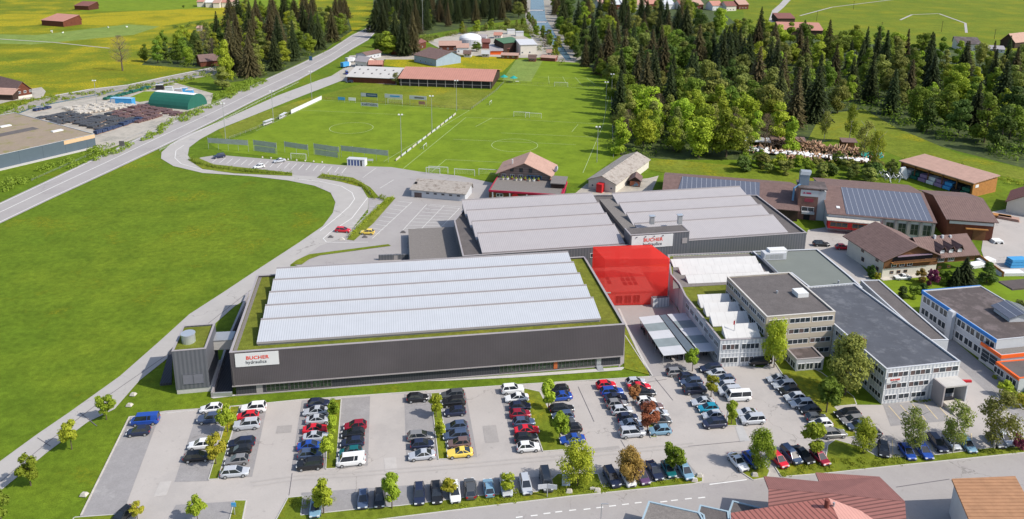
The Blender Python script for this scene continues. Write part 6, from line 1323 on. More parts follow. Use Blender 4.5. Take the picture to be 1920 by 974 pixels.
wood([(846, 68), (880, 60), (985, 46), (992, 60), (940, 54), (870, 70)], 9, [leafy(.9, 7, 11, ('olive', 'spring', 'mid')), bare(1, 8, 10)], 'y', 'behind the builders yard')
wood([(1380, 322), (1390, 306), (1560, 308), (1660, 318), (1680, 334), (1640, 342), (1500, 330)], 5.0, [(1, ['shrub0', 'shrub1', 'broad2'], ('mid', 'spring', 'deep', 'olive'), (4, 6.0), 'shrub', 'leafy green shrub')], 'k', 'in the hedge below the log yard', (1.1, 1.5))
# --- uncountable growth
def scatter(name, poly, n, hmax, size, leaf, label, cl=2.2, seed=3, z=.05):
    P = [W(*q) for q in poly]; xs = [p.x for p in P]; ys = [p.y for p in P]; PP = [(p.x, p.y) for p in P]; rg = random.Random(seed); mb = MB(); k = 0
    while k < n:
        x = rg.uniform(min(xs), max(xs)); y = rg.uniform(min(ys), max(ys))
        if not inpoly(x, y, PP): continue
        if noise.noise(Vector((x, y, seed)) * .12) < -.15 and hmax < 4: k += 3; continue
        r = cl * rg.uniform(.5, 1.2); hh = hmax * rg.uniform(.4, 1)
        for j in range(26):
            d = rv(rg); d.z = abs(d.z); leafq(mb, Vector((x + d.x * r, y + d.y * r, z + d.z * hh)), d + rv(rg) * .5, size, rg); k += 1
    o = mb.build(name, lf[leaf]); o['kind'] = 'stuff'; o['label'] = label; return o
scatter('undergrowth', [(1146, 290), (1140, 145), (1100, 110), (1180, 60), (1330, 60), (1470, 150), (1480, 262), (1440, 298), (1262, 298)], 15000, 6, .55, 'mid', 'bushy undergrowth between the trees of the right woods', 3)
scatter('undergrowth', [(1480, 255), (1470, 150), (1700, 112), (2010, 145), (2010, 300), (1925, 308), (1800, 278), (1680, 240), (1600, 200)], 16000, 6, .55, 'mid', 'bushy undergrowth of the upper right woods', 3, 5)
scatter('undergrowth', [(400, 155), (505, 146), (605, 100), (656, 62), (640, 25), (430, 40), (300, 92), (265, 120), (380, 128)], 11000, 4.5, .5, 'mid', 'bushy undergrowth of the left woods', 2.6, 6)
scatter('roadside_bushes', [(712, 62), (760, 76), (860, 62), (985, 46), (1000, 64), (930, 56), (860, 66), (800, 80), (750, 90), (735, 80)], 6000, 3.5, .5, 'olive', 'low bushes in front of the dark wood strip', 2.6, 7)
scatter('stream_bushes', [(-40, 218), (60, 182), (200, 172), (330, 148), (400, 134), (400, 142), (330, 160), (240, 176), (130, 186), (60, 206), (-40, 240)], 8000, 1.6, .3, 'mid', 'low bushes along the stony stream', 1.1, 8)
scatter('verge_scrub', [(180, 278), (262, 262), (330, 222), (395, 196), (400, 180), (470, 150), (505, 152), (440, 182), (330, 238), (220, 290), (60, 340), (0, 365), (0, 345), (60, 325)], 11000, 2.0, .32, 'mid', 'scrubby bushes on the bank left of the highway', 1.2, 9)
scatter('river_scrub', [(985, 50), (990, 20), (1000, 48), (1046, 96), (1062, 122), (1050, 126), (1010, 100)], 1500, 2.5, .4, 'olive', 'scrub on the river bank', 1.6, 10)
scatter('meadow_bushes', [(322, 52), (350, 44), (400, 42), (432, 50), (430, 58), (380, 56), (330, 56)], 1500, 2.4, .45, 'deep', 'row of dark bushes across the yellow meadow', 2, 12)
scatter('meadow_edge_bushes', [(1690, 298), (1760, 300), (1850, 318), (1920, 345), (1920, 358), (1860, 334), (1780, 312), (1700, 304)], 1500, 1.2, .25, 'spring', 'low growth at the meadow edge behind the timber shed', 1.2, 13)
scatter('garden_planting', [(1800, 628), (1850, 664), (1850, 676), (1795, 640), (1780, 622)], 900, .8, .2, 'mid', 'low planting along the blue trimmed office', .8, 14)
scatter('garden_planting', [(1862, 705), (1925, 752), (1925, 770), (1870, 722)], 900, .9, .2, 'spring', 'low planting below the grey garden wall', .8, 15)
scatter('office_planting', [(1668, 756), (1752, 750), (1752, 753), (1668, 759)], 300, .35, .12, 'mid', 'narrow planting strip under the main office windows', .4, 16)
# hedges of the north lot
def hedge(label, path, wd, hh, leaf, n=1600):
    P = [W(*q) for q in path]; L = [0]
    for a, b_ in zip(P, P[1:]): L.append(L[-1] + (b_ - a).length)
    c = P[0]; r = thing('hedge', label, 'hedge', c); rg = random.Random(int(c.x * 10)); mb = MB(); st_ = MB()
    k = 0
    while k < n:
        s_ = rg.uniform(0, L[-1]); i = max(j for j in range(len(P) - 1) if L[j] <= s_); t = (s_ - L[i]) / (L[i + 1] - L[i]); q = P[i].lerp(P[i + 1], t) - c
        hs = hh * (.55 + .6 * abs(noise.noise(Vector((s_ * .5, 0, 0)))) * 2); off = rg.gauss(0, wd * .35)
        for j in range(7):
            leafq(mb, q + Vector((rg.gauss(0, .25), off + rg.gauss(0, .2), rg.uniform(.1, hs))), rv(rg) + Vector((0, 0, .6)), .17, rg); k += 1
    mb.build('foliage', lf[leaf], r)
    for i in range(int(L[-1] / 2)):
        s_ = i * 2.0; j = max(j for j in range(len(P) - 1) if L[j] <= s_); q = P[j].lerp(P[j + 1], (s_ - L[j]) / (L[j + 1] - L[j])) - c; st_.cyl((q.x, q.y, 0), (q.x + .1, q.y, hh * .7), .05, .02, n=5)
    st_.build('stems', m_bark, r)
hedge('long low hedge between the bend of the road and the pitch-side lot', [(356, 300), (372, 308), (410, 316), (470, 323), (548, 328)], 1.4, 1.5, 'mid', 2600)
hedge('short hedge on the outside of the second bend', [(600, 332), (640, 336), (672, 345), (694, 362), (704, 374)], 1.6, 1.6, 'spring', 1900)
hedge('straight hedge between the two rows of empty bays', [(655, 448), (690, 410), (715, 388), (738, 373)], 1.6, 1.5, 'spring', 2200)
hedge('small bush group at the end of the curved hedge', [(712, 372), (722, 376)], 1.6, 1.3, 'mid', 300)
# grass tufts near the camera strips
scatter('grass_tufts', [(540, 938), (568, 934), (760, 950), (900, 933), (1045, 905), (1130, 912), (1310, 895), (1300, 905), (1073, 930), (880, 952), (560, 985)], 5000, .28, .10, 'spring', 'tufts of grass and dandelion on the street verge', .5, 21, .19)
scatter('grass_tufts', [(1460, 880), (1550, 866), (1640, 860), (1850, 845), (1920, 842), (1920, 848), (1690, 872), (1560, 885), (1466, 894)], 3500, .28, .10, 'spring', 'tufts of grass on the verge by the visitor row', .5, 22, .19)
# ================================================================ pitch furniture and small things
def lamp(px, py, top, label, n=2):
    h = htop(px, py, top); r = thing('floodlight', label, 'floodlight', W(px, py), 0, 'floodlight masts round the pitches')
    MB().cyl((0, 0, 0), (0, 0, h), .14, .08, n=8).build('mast', m_steel, r); MB().box(-.9, .9, -.06, .06, h - .1, h + .02).build('crossarm', m_steel, r)
    for s_ in (-.6, .6): MB().hexa([(s_ - .35, -.3, h), (s_ + .35, -.3, h), (s_ + .35, .1, h + .1), (s_ - .35, .1, h + .1), (s_ - .3, -.2, h + .35), (s_ + .3, -.2, h + .35), (s_ + .3, .1, h + .4), (s_ - .3, .1, h + .4)]).build('lamp_head', m_white, r)
for px, py, t, l in ((753, 292, 216, 'floodlight mast nearest the striped cabin'), (810, 246, 181, 'floodlight mast halfway between the two pitches'), (856, 209, 152, 'floodlight mast at the far corner between the pitches'), (424, 270, 195, 'floodlight mast at the near left corner of the left pitch'),
                     (513, 230, 172, 'floodlight mast halfway along the left touchline'), (585, 188, 135, 'floodlight mast at the far left corner by the white boards'), (1119, 305, 239, 'floodlight mast by the grey barn'), (1135, 217, 155, 'floodlight mast at the wood edge, middle'), (1146, 195, 140, 'floodlight mast at the wood edge, farthest'), (182, 196, 152, 'lamp mast at the back of the stone yard')): lamp(px, py, t, l)
def goal(px, py, w_, rz, label, h=2.4, d=1.6, g='football goals'):
    r = thing('football_goal', label, 'football goal', W(px, py), rz, g); t_ = .07
    for x in (-w_ / 2, w_ / 2): MB().box(x - t_, x + t_, -t_, t_, 0, h - t_).build('post', m_white, r)
    MB().box(-w_ / 2 - t_, w_ / 2 + t_, -t_, t_, h - t_, h + t_).build('crossbar', m_white, r)
    b = MB()
    for i in range(9): x = -w_ / 2 + w_ * i / 8; b.cyl((x, 0, h), (x, d, 0.05), .015, n=3, caps=False)
    for k in range(4): z = h * (k + .5) / 4; y = d * (1 - z / h); b.cyl((-w_ / 2, y, z), (w_ / 2, y, z), .015, n=3, caps=False)
    b.build('net', m_gwall, r)
PA = radians(-9)
goal(741, 195, 7.3, PA, 'big white goal under the boards at the far end of the left pitch'); goal(1000, 222, 7.3, PA, 'goal in the middle of the right pitches, right of two back to back'); goal(978, 220, 7.3, PA, 'goal in the middle of the right pitches, left of two back to back')
goal(1052, 163, 7.3, PA, 'goal at the far end by the small training fields'); goal(812, 327, 5, PA, 'small white goal behind the storage garage'); goal(822, 325, 7, PA, 'larger goal just behind the small one at the garage'); goal(871, 330, 7.3, PA, 'plain goal behind the right end of the garage'); goal(916, 330, 7.0, PA, 'white netted goal left of the clubhouse')
goal(797, 278, 4, pi / 2 - .2, 'small goal lying beside the middle fence', 1.6); goal(920, 196, 4, pi / 2 - .2, 'small goal far up by the salmon stable fence', 1.6); goal(560, 300, 6, PA, 'goal just inside the tall ball nets')
# ball nets
segs = [(391, 280, 466, 285), (476, 284, 519, 290), (534, 287, 578, 294), (589, 291, 636, 298), (640, 295, 728, 305)]
for i, (xa, ya, xb, yb) in enumerate(segs):
    a, b_ = W(xa, ya), W(xb, yb); ax = b_ - a; L = ax.length; r = thing('ball_net', 'tall grey ball catching net, %s from the left behind the pitch' % ordn(i), 'ball net', a, math.atan2(ax.y, ax.x), 'ball nets behind the left pitch')
    b = MB(); b.box(0, L, -.03, .03, 2.6, 4.6); b.build('upper_net', m_net, r)
    if i in (1, 3): MB().box(.4, L * .95, -.02, .02, .3, 2.4).build('lower_net', m_net, r)
    for k in range(max(2, int(L / 4)) + 1): x = L * k / max(2, int(L / 4)); MB().cyl((x, .08, 0), (x, .08, 4.8), .06, n=6).build('post', m_steel, r)
# wire fences
def fence(pts, label, h=1.2, sp_=3, m_=m_steel):
    P = [W(*q) for q in pts]; c = P[0]; r = thing('wire_fence', label, 'fence', c); n = 0; b = MB()
    for a, e in zip(P, P[1:]):
        d = e - a; L = d.length; k = max(1, int(L / sp_)); u = d / L
        for i in range(k):
            q = a + d * i / k - c
            if n < 60: MB().cyl((q.x, q.y, 0), (q.x, q.y, h), .05, n=5).build('post', m_, r); n += 1
        for z in (h * .5, h * .95): b.cyl((a - c) + Vector((0, 0, z)), (e - c) + Vector((0, 0, z)), .03, n=4)
    b.build('rail', m_, r)
fence([(430, 262), (480, 243), (600, 187)], 'wire fence along the left touchline'); fence([(603, 186), (740, 196), (882, 206)], 'dark low fence below the advertising boards', m_=m_trimd); fence([(884, 206), (930, 172), (945, 156)], 'fence running from the pitch corner to the green parasols'); fence([(945, 156), (1060, 161), (1146, 167)], 'low fence across the far end of the right pitches', m_=m_trimd); fence([(1146, 167), (1150, 300)], 'fence along the wood edge beside the right pitch')
fence([(60, 340), (160, 296), (262, 252), (360, 212), (480, 160), (640, 92)], 'guard rail along the left side of the highway', .8, 12); fence([(300, 284), (400, 236), (480, 195), (560, 156)], 'guard rail on the right side of the highway', .8, 9, m_white)
fence([(602, 336), (660, 341), (686, 352), (695, 368)], 'blue-grey guard rail round the second bend', .9, 4, m_blue if False else m_trim)
# pitch side boards
P0, P1 = W(742, 303), W(856, 214)
for i in range(13):
    a = P0.lerp(P1, i / 13); b_ = P0.lerp(P1, (i + .8) / 13); ax = b_ - a; r = thing('advert_board', 'low pale advertising board along the middle fence between the pitches', 'advertising board', a, math.atan2(ax.y, ax.x), 'boards between the pitches')
    MB().box(0, ax.length, -.05, .05, .1, .9).build('panel', m_gwall if i % 3 else m_stone, r); MB().box(0, .1, -.12, -.051, 0, 1.2).build('post', m_trimd, r); MB().box(.3, ax.length - .3, .055, .07, .45, .85).build('print', (m_trim, m_red, m_bluebox, m_gwall)[i % 4], r)
for i, (xa, ya, xb, yb) in enumerate(((494, 236, 510, 230), (524, 224, 534, 218), (546, 214, 603, 187))):
    a, b_ = W(xa, ya), W(xb, yb); ax = b_ - a; r = thing('white_board', ('nearest short white dugout board on the left touchline', 'second short white dugout board on the left touchline', 'long white board at the far end of the left touchline')[i], 'board', a, math.atan2(ax.y, ax.x))
    MB().box(0, ax.length, -.1, .1, .1, 1.9).build('panel', m_white, r)
    if i < 2: MB().box(0, ax.length, -1.3, -.11, 1.7, 1.85).build('dugout_roof', m_gwall, r); MB().box(.2, ax.length - .2, -1.0, -.6, .3, .45).build('bench', m_trim, r)
    for k in range(3): MB().box(ax.length * k / 2 - .06, ax.length * k / 2 + .06, .101, .2, 0, 1.95).build('post', m_trim, r)
BBS = [(677, 708, 190, 174, M('navy_board', (.03, .09, .16)), 'dark blue and white board in the upper row over the left pitch end', ''), (677, 709, 202, 183.5, m_gwall, 'pale board lettered in grey capitals under the dark blue board', 'KARTIGEN'), (722, 755, 198, 176, m_gwall, 'pale board over the big white goal with blurred blue lettering', ''), (768, 800, 198, 179, m_gwall, 'pale board right of the goal with a dark logo', ''), (634, 647, 192, 182, m_bluebox, 'small blue board leftmost over the pitch end', ''), (654, 667, 193, 183, m_tarp, 'small pale board second from the left', ''), (785, 797, 199, 190, m_tilep, 'small salmon board under the board with the dark logo', '')]
for xa, xb, base, top, mm, lab, tx in BBS:
    zt_ = htop(xa, base + (0), top); a, b_ = W(xa, base), W(xb, base + (xb - xa) * .07); ax = b_ - a; L = ax.length; r = thing('billboard', lab, 'billboard', a, math.atan2(ax.y, ax.x)); hh = 1.9 if xb - xa > 20 else 1.5
    if tx: hh = 1.7; zt_ = 2.6
    pn = MB().box(0, L, -.05, .05, zt_ - hh, zt_).build('panel', mm, r)
    for x in (.2, L - .2): MB().cyl((x, .12, 0), (x, .12, zt_), .06, n=5).build('post', m_steel, r)
    if tx: text(tx, pn, m_ink, 1.5, (L / 2, -.07, zt_ - hh + .35), align='CENTER', bold=.02)
    elif L > 4:
        if mm.name == 'navy_board': MB().box(.1, L * .32, -.07, -.051, zt_ - hh + .1, zt_ - .1).build('print', m_gwall, pn); MB().box(L * .38, L * .95, -.07, -.051, zt_ - hh * .62, zt_ - hh * .35).build('print', m_net, pn)
        else: MB().box(L * .3, L * .85, -.07, -.051, zt_ - hh * .68, zt_ - hh * .32).build('print', m_trimd if xa > 760 else m_bluebox, pn)
# striped cabin
a, b_ = W(651, 311), W(684, 313); r = thing('striped_cabin', 'white cabin with dark blue stripes and open door at the pitch-side lot', 'cabin', a, math.atan2((b_ - a).y, (b_ - a).x)); L = (b_ - a).length
MB().box(0, L, 0, 2.6, 0, 2.5).build('body', m_white, r); MB().box(-.1, L + .1, -.1, 2.7, 2.5, 2.65).build('roof', m_gwall, r)
for k in range(5): MB().box(.5 + k * (L - 1) / 5, .5 + k * (L - 1) / 5 + .62, -.04, -.001, .2, 2.3).build('stripe' if k < 4 else 'door', M('navy_panel', (.03, .06, .2)) if k < 4 else m_black, r)
r = thing('white_table', 'small white notice table right of the striped cabin', 'table', W(692, 306)); MB().box(-1.6, 1.6, -.05, .05, .8, 1.6).build('top', m_gwall, r); MB().box(-1.4, -1.3, -.05, .05, 0, .8).build('leg', m_steel, r); MB().box(1.3, 1.4, -.05, .05, 0, .8).build('leg', m_steel, r)
for i, (px, py) in enumerate(((945, 153), (963, 155))):
    r = thing('parasol', ('left teal parasol at the end of the salmon stable', 'right teal parasol with a table at the end of the salmon stable')[i], 'parasol', W(px, py)); MB().cyl((0, 0, 0), (0, 0, 3.4), .08).build('pole', m_steel, r); MB().cyl((0, 0, 2.6), (0, 0, 3.9), 2.3, .05, n=8).build('canopy', m_teal, r)
    if i: MB().box(1, 3, -1, 0, .7, .8).build('base', m_white, r)
# boulders at the end of the pitch
for i in range(9):
    px = 492 + i * 16; py = 296 + i * 1.3
    if px > 610: break
    r = MB().cyl((0, 0, 0), (.05, 0, .4), .4, .22, n=6).build('boulder', m_stone); r.location = W(px, py) + Vector((0, 0, .05)); tag(r, 'small pale boulder in the row between the lot and the ball nets', 'boulder', 'boulders along the lot edge')
# stone yard stock
g = {'pale': (m_stone, 'stack of pale stone blocks in the back of the stone yard'), 'slab': (M('dark_slab', (.07, .075, .085), var=.2), 'stack of dark slabs in the stone yard'), 'red': (M('plum_slab', (.14, .085, .085), var=.25), 'stack of plum-coloured slabs near the green tunnel'), 'bluep': (M('navy_pallet', (.04, .06, .12), var=.3), 'dark blue wrapped pallet at the front of the stone yard'), 'greenp': (m_green, 'green wrapped bundle at the back of the stone yard')}
protos = {}
def stock(kind, px, py, hx_, hy, hz_, rz):
    mm, lab = g[kind]
    if kind not in protos:
        r = thing('stone_pallet', lab, 'pallet', (0, 0, 0), 0, lab.split(' in ')[0].split(' near ')[0].split(' at ')[0] + 's')
        b = MB(); [b.box(-.5, .5, -.5 + i * .42, -.34 + i * .42, 0, .12) for i in range(3)]; b.build('pallet_base', m_woodb, r)
        b = MB(); rg = random.Random(4)
        for i in range(3):
            for j in range(3): b.box(-.5 + i / 3 + .02, -.5 + (i + 1) / 3 - .02, -.5 + j / 3 + .02, -.5 + (j + 1) / 3 - .02, .13, 1 - rg.random() * .25)
        b.build('load', mm, r); protos[kind] = r
    else: r = dup(protos[kind])
    r.location = W(px, py) + Vector((0, 0, .06)); r.rotation_euler = (0, 0, rz); r.scale = (hx_, hy, hz_)
rg = random.Random(11)
ang = math.atan2((W(360, 215) - W(190, 285)).y, (W(360, 215) - W(190, 285)).x)
def grid(kind, p00, p10, p01, nu, nv, s, hz_, jit=.5, skip=.1):
    for i in range(nu):
        for j in range(nv):
            if rg.random() < skip: continue
            u = (i + .5) / nu; v = (j + .5) / nv; stock(kind, p00[0] + (p10[0] - p00[0]) * u + (p01[0] - p00[0]) * v, p00[1] + (p10[1] - p00[1]) * u + (p01[1] - p00[1]) * v, s * rg.uniform(.8, 1.15), s * rg.uniform(.6, 1.0), hz_ * rg.uniform(.6, 1.15), ang + rg.uniform(-.06, .06))
grid('pale', (118, 204), (228, 190), (150, 216), 12, 5, 3.2, 1.3)
grid('slab', (66, 222), (140, 208), (110, 236), 7, 4, 4.2, .9)
grid('slab', (138, 232), (205, 212), (190, 246), 7, 4, 4.4, 1.0)
grid('bluep', (176, 250), (262, 222), (182, 256), 9, 1, 3.0, 1.6, skip=0)
grid('red', (200, 214), (250, 200), (262, 232), 6, 5, 4.2, 1.1)
grid('red', (250, 200), (272, 198), (330, 218), 3, 6, 4.0, 1.0)
grid('greenp', (196, 186), (280, 164), (198, 190), 12, 1, 3.0, 1.5, skip=0)
grid('bluep', (62, 208), (92, 202), (66, 211), 4, 1, 2.6, 1.6, skip=0)
for i, (px, py, mm, lab) in enumerate(((318, 172, m_gwall, 'pale grey crate stack behind the green tunnel'), (300, 168, m_black, 'black heap of sheeting behind the green tunnel'), (345, 174, m_bluebox, 'blue tank right behind the green tunnel'), (356, 178, m_bluebox, 'blue barrel group at the corner of the stone yard'), (335, 176, m_trim, 'grey crate in the back corner of the stone yard'))):
    r = thing('crate', lab, 'crate', W(px, py), .2); MB().hexa([(-2, -1.4, 0), (2, -1.4, 0), (2, 1.4, 0), (-2, 1.4, 0), (-1.8, -1.2, 2.2), (1.6, -1.2, 2.5), (1.6, 1.2, 2.5), (-1.8, 1.2, 2.2)]).build('body', mm, r); MB().box(-1.9, 1.7, -1.3, 1.3, 2.5, 2.62).build('lid', m_gwall, r)
# log yard
rg = random.Random(5)
def logs(px, py, L, nn, rows_, ang_, lab, cover=None):
    r = thing('log_pile', lab, 'log pile', W(px, py), ang_); b = MB()
    for k in range(nn * rows_):
        x = rg.uniform(-L / 2, L / 2); y = rg.gauss(0, 1.3); top = rows_ * .55 * max(.15, 1 - abs(y) / 4) * (1 - .3 * abs(2 * x / L) ** 3); z = .25 + top * rg.random() ** .6
        d = Vector((rg.gauss(0, .45), 1, rg.gauss(0, .22))).normalized() * rg.uniform(1.2, 2.4); b.cyl(Vector((x, y, z)) - d, Vector((x, y, z + .15)) + d, rg.uniform(.16, .27), n=6)
    b.build('logs', m_log, r)
    if cover:
        P = MB(); s_ = 10
        nx, ny = int(L * 1.6), 6; base_ = len(P.v)
        def hh(i, j): x = -L / 2 + L * i / nx; y = -2.6 + 3.6 * j / ny; return (x, y + .7 * noise.noise(Vector((x * .7, 9, px))), rows_ * .5 * (1 - .12 * (j - 3) ** 2 * .5) + .3 + .55 * noise.noise(Vector((x * .9, y, py))))
        for th_ in (0, -.15): P.v += [tuple(Vector(hh(i, j)) + Vector((0, 0, th_))) for i in range(nx + 1) for j in range(ny + 1)]
        for i in range(nx):
            for j in range(ny):
                if noise.noise(Vector((i * .55, j * .8, px))) > .28: continue
                a0 = i * (ny + 1) + j; m0 = (nx + 1) * (ny + 1); P.f.append((a0, a0 + ny + 1, a0 + ny + 2, a0 + 1)); P.f.append((m0 + a0 + 1, m0 + a0 + ny + 2, m0 + a0 + ny + 1, m0 + a0))
        P.build('cover_sheet', cover, r)
a_ = math.atan2((W(1600, 292) - W(1420, 282)).y, (W(1600, 292) - W(1420, 282)).x)
logs(1485, 279, 24, 44, 7, a_, 'tall heap of split logs at the back of the log yard, left half'); logs(1560, 287, 20, 36, 5, a_, 'heap of split logs at the back of the log yard, right half'); logs(1470, 290, 18, 30, 3, a_, 'log pile under a white sheet, left in the middle row', m_tarp); logs(1540, 297, 18, 30, 3, a_, 'log pile under a white sheet, middle of the front row', m_tarp); logs(1590, 303, 14, 24, 3, a_, 'log pile under a white sheet, right end of the front row', m_tarp); logs(1420, 284, 10, 16, 3, a_, 'small log pile under a crumpled white sheet at the left', m_tarp); logs(1500, 300, 16, 26, 2, a_, 'low log pile with open tops in front of the white sheets'); logs(1632, 296, 8, 12, 4, a_, 'log pile covered by a teal sheet', m_teal)
for xa, xb, py, zt_, mm, lab in ((1384, 1444, 277, 3.4, m_gwall, 'open shelter with long pale roof at the left end of the log yard'), (1444, 1510, 278, 4.0, m_tile, 'brown-roofed open shelter behind the log heaps'), (1576, 1606, 282, 4.0, m_tile, 'small dark shelter in the trees of the log yard')):
    a, b_ = W(xa, py), W(xb, py + (xb - xa) * .05); L = (b_ - a).length; r = thing('wood_shelter', lab, 'shelter', a, math.atan2((b_ - a).y, (b_ - a).x))
    MB().hexa([(0, -.5, zt_ - .6), (L, -.5, zt_ - .6), (L, 4, zt_), (0, 4, zt_), (0, -.5, zt_ - .4), (L, -.5, zt_ - .4), (L, 4, zt_ + .2), (0, 4, zt_ + .2)]).build('roof', mm, r); MB().box(.1, L - .1, 3.4, 3.6, 0, zt_ - .05).build('rear_wall', m_woodb, r)
    for k in range(4): x = .2 + (L - .5) * k / 3; MB().box(x, x + .2, 0, .2, 0, zt_ - .55).build('post', m_woodb, r)
r = thing('scrap_heap', 'grey heap of wrapped profiles left of the timber shed', 'heap', W(1676, 338)); b = MB()
for i in range(60): x, y = rg.uniform(-4, 4), rg.uniform(-3, 5); d = rv(rg) * rg.uniform(1, 2); d.z = abs(d.z) * .4; b.cyl((x, y, rg.uniform(.1, 2.2)), (x + d.x, y + d.y, rg.uniform(.3, 3)), .12, n=5)
b.build('profiles', m_steel, r); MB().hexa([(3, 2, 0), (6, 2, 0), (6, 4, 0), (3, 4, 0), (3.5, 2.5, 3.5), (5, 2.5, 4), (5, 3.5, 4), (3.5, 3.5, 3.6)]).build('white_cover', m_tarp, r)
# timber yard right
for i, (px, py, L, rz, mm, lab) in enumerate(((1872, 408, 7, -.5, m_woodo, 'stack of orange beams in the right yard'), (1890, 412, 6, -.6, m_tilepp, 'pale pink board stack in the right yard'), (1830, 500, 5, .3, m_tarp, 'pile of white wrapped boards right of the chalet, left one'), (1848, 492, 5, .4, m_tarp, 'pile of white wrapped boards right of the chalet, right one'), (1905, 500, 5, .1, m_bluebox, 'light blue container at the right edge of the yard'), (1893, 515, 7, .05, m_white, 'long white panel stack at the right edge of the yard'), (1868, 455, 3, 0, m_tarp, 'white trailer beside the red barn door'))):
    r = thing('board_stack' if i not in (4, 6) else ('container', 'trailer')[i == 6], lab, 'board stack' if i not in (4, 6) else ('container', 'trailer')[i == 6], W(px, py), rz)
    hz_ = 2.4 if i == 4 else .9
    for k in range(3): MB().box(-L / 2 + k * .15, L / 2 - k * .1, -1.2, 1.2, hz_ * k / 3 + .1, hz_ * (k + 1) / 3).build('layer', mm, r)
    if i == 6: [MB().cyl((x, -1.25, .3), (x, -1.45, .3), .3, n=10).build('wheel', m_tyre, r) for x in (-.8, .8)]
fn = thing('yard_fence', 'pale timber fence running down beside the chalet yard', 'fence', W(1828, 482)); P = [W(1828, 482) - W(1828, 482), W(1880, 520) - W(1828, 482)]; d = P[1]; nn = Vector((-d.y, d.x, 0)).normalized() * .1
MB().hexa([(*(P[0] - nn).xy, 0), (*(P[1] - nn).xy, 0), (*(P[1] + nn).xy, 0), (*(P[0] + nn).xy, 0), (*(P[0] - nn).xy, 1.5), (*(P[1] - nn).xy, 1.5), (*(P[1] + nn).xy, 1.5), (*(P[0] + nn).xy, 1.5)]).build('boards', m_woodo, fn); 
for k in range(8): q = d * k / 7; MB().box(q.x - .08, q.x + .08, q.y - .25, q.y - .12, 0, 1.6).build('post', m_woodb, fn)
# street side boards
def board(px, py, w_, h0, h1, mm, lab, cat='sign', double=False, prints=2):
    r = thing('sign_board' if cat == 'sign' else 'name_board', lab, cat, W(px, py) + Vector((0, 0, .1)))
    MB().cyl((0, .1, 0), (0, .1, h1), .08, n=8).build('post', m_steel, r)
    if double:
        for s_, r_ in ((-1, .1), (1, -.12)): p_ = MB().box(-w_ / 2, w_ / 2, -.05, .05, h0, h1).build('panel', mm, r); p_.location = (s_ * w_ * .5, 0, 0); p_.rotation_euler = (0, 0, r_ * 1.5)
    else:
        p_ = MB().box(-w_ / 2, w_ / 2, -.05, .05, h0, h1).build('panel', mm, r)
        for k in range(prints): MB().box(-w_ * .38, w_ * .3, -.07, -.051, h0 + (h1 - h0) * (.2 + .3 * k), h0 + (h1 - h0) * (.27 + .3 * k)).build('print', m_trim, p_)
board(1026, 935, 1.5, 1.7, 2.5, m_gwall, 'double white name board on a post at the street verge', double=True)
board(1061, 915, 1.3, .3, 2.4, M('pale_blue_panel', (.42, .48, .56)), 'pale blue-grey company panel in front of the widest tree', prints=2)
board(1111, 921, .8, .1, .6, m_rend, 'small low cream board right of the company panel')
board(440, 968, .7, 1.6, 2.3, m_bluebox, 'round-cornered blue parking sign on the small bottom strip', prints=1)
board(1633, 515, 1.6, 1.0, 2.6, m_gwall, 'white hotel board at the left corner of the chalet', prints=2)
board(230, 284, 2.0, 2.0, 4.0, m_trimd, 'dark back of a road sign beside the highway near the depot', prints=0); board(583, 120, 2.0, 2.0, 4.6, M('navy_board', (.03, .09, .16)), 'blue road sign at the highway beside the conifer wood', prints=0)
r = thing('street_lamp', 'slim grey street lamp at the bottom edge', 'street lamp', W(1126, 990)); MB().cyl((0, 0, 0), (0, 0, 4.2), .06).build('pole', m_steel, r); MB().box(-.1, 1.0, -.06, .06, 4.2, 4.3).build('lamp_head', m_steel, r)
for i, (px, py, lab) in enumerate(((1067, 924, 'boulder under the company panel'), (1120, 922, 'boulder right of the low cream board'), (1311, 894, 'upper boulder at the tip of the verge by the entrance'), (1302, 903, 'lower boulder at the tip of the verge by the entrance'), (1415, 893, 'boulder on the small entrance island'), (243, 762, 'pale block on the grass by the lot corner'), (250, 742, 'yellow-topped rubble heap beside the track'), (158, 930, 'pale rock beside the long lot kerb'))):
    o = MB().hexa([(-.6, -.4, 0), (.5, -.5, 0), (.6, .4, 0), (-.5, .45, 0), (-.35, -.25, .45), (.3, -.3, .5), (.35, .25, .4), (-.3, .3, .38)]).build('boulder', m_stone); o.location = W(px, py) + Vector((0, 0, .15)); tag(o, lab, 'boulder')
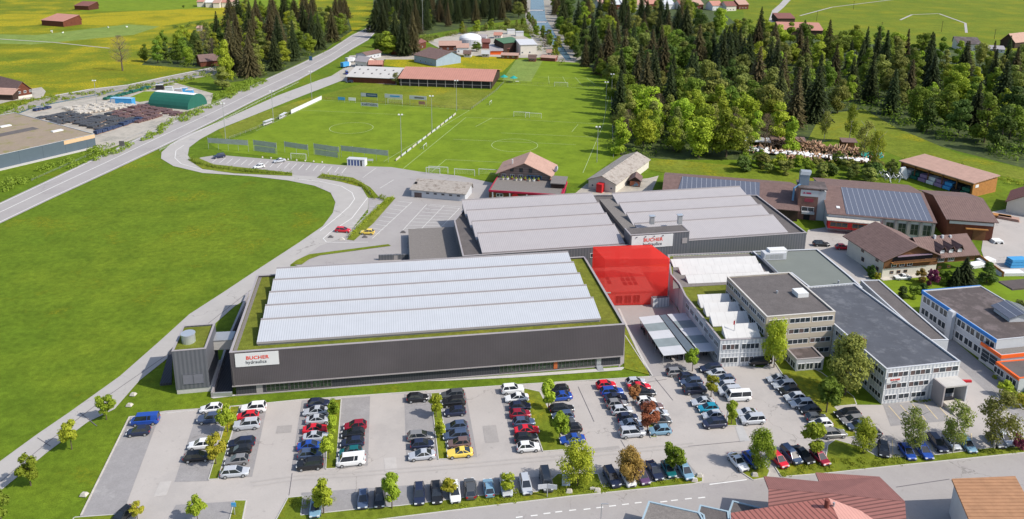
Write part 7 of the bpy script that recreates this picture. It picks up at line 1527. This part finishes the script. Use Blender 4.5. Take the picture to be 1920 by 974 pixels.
for i, (px, py) in enumerate(((620, 446), (641, 450), (684, 446), (756, 437))):
    o = MB().hexa([(-.8, -.4, 0), (.8, -.4, 0), (.8, .4, 0), (-.8, .4, 0), (-.3, -.2, .6), (.2, -.2, .6), (.2, .2, .6), (-.3, .2, .6)]).build('bay_marker', (m_trimd, m_stone, m_trimd, m_trimd)[i]); o.location = W(px, py) + Vector((0, 0, .08)); tag(o, ('dark block at the rounded kerb line left of the red car', 'pale block under the red car', 'dark block under the yellow car', 'dark block at the tip of the white bay line')[i], 'block')
# river weirs, overhead line poles, tiny sheep
for i, (px, py) in enumerate(((1006, 42), (1000, 20))):
    a, b_ = W(px - 12, py), W(px + 20, py + .3); r = thing('river_sill', ('nearer dark sill across the river', 'farther sill across the river')[i], 'weir', a, math.atan2((b_ - a).y, (b_ - a).x)); MB().box(0, (b_ - a).length, -.6, .6, 0, .8).build('sill', m_trim, r); MB().box(1, (b_ - a).length - 1, -2.2, -.61, .05, .3).build('spill', m_tarp, r)
for i, (px, py, h_) in enumerate(((793, 62, 26), (1652, 62, 9), (1531, 40, 9), (1765, 60, 9), (1864, 74, 8), (1600, 18, 9))):
    r = thing('utility_pole', 'thin %s on the far slope, number %s from the left' % (('steel mast' if i == 0 else 'wooden line pole'), ordn(i)), 'utility pole', W(px, py)); MB().cyl((0, 0, 0), (0, 0, h_), .18, .12, n=6).build('pole', m_woodd if i else m_steel, r); MB().box(-1, 1, -.08, .08, h_ - .8, h_ - .65).build('crossarm', m_woodd if i else m_steel, r)
for i, (px, py) in enumerate(((97, 60), (118, 63), (203, 53), (238, 52), (98, 62))):
    b = MB().hexa([(-.7, -.3, .45), (.5, -.3, .45), (.5, .3, .45), (-.7, .3, .45), (-.6, -.22, 1.05), (.45, -.22, 1.1), (.45, .22, 1.1), (-.6, .22, 1.05)]); b.box(.5, .9, -.12, .12, .85, 1.2)
    for x in (-.5, .35):
        for y in (-.2, .2): b.box(x - .06, x + .06, y - .06, y + .06, 0, .45)
    o = b.build('sheep', m_tarp); o.location = W(px, py); o.rotation_euler = (0, 0, i * 1.3); tag(o, 'tiny white sheep grazing on the pale mown meadow', 'sheep', 'sheep on the meadow')
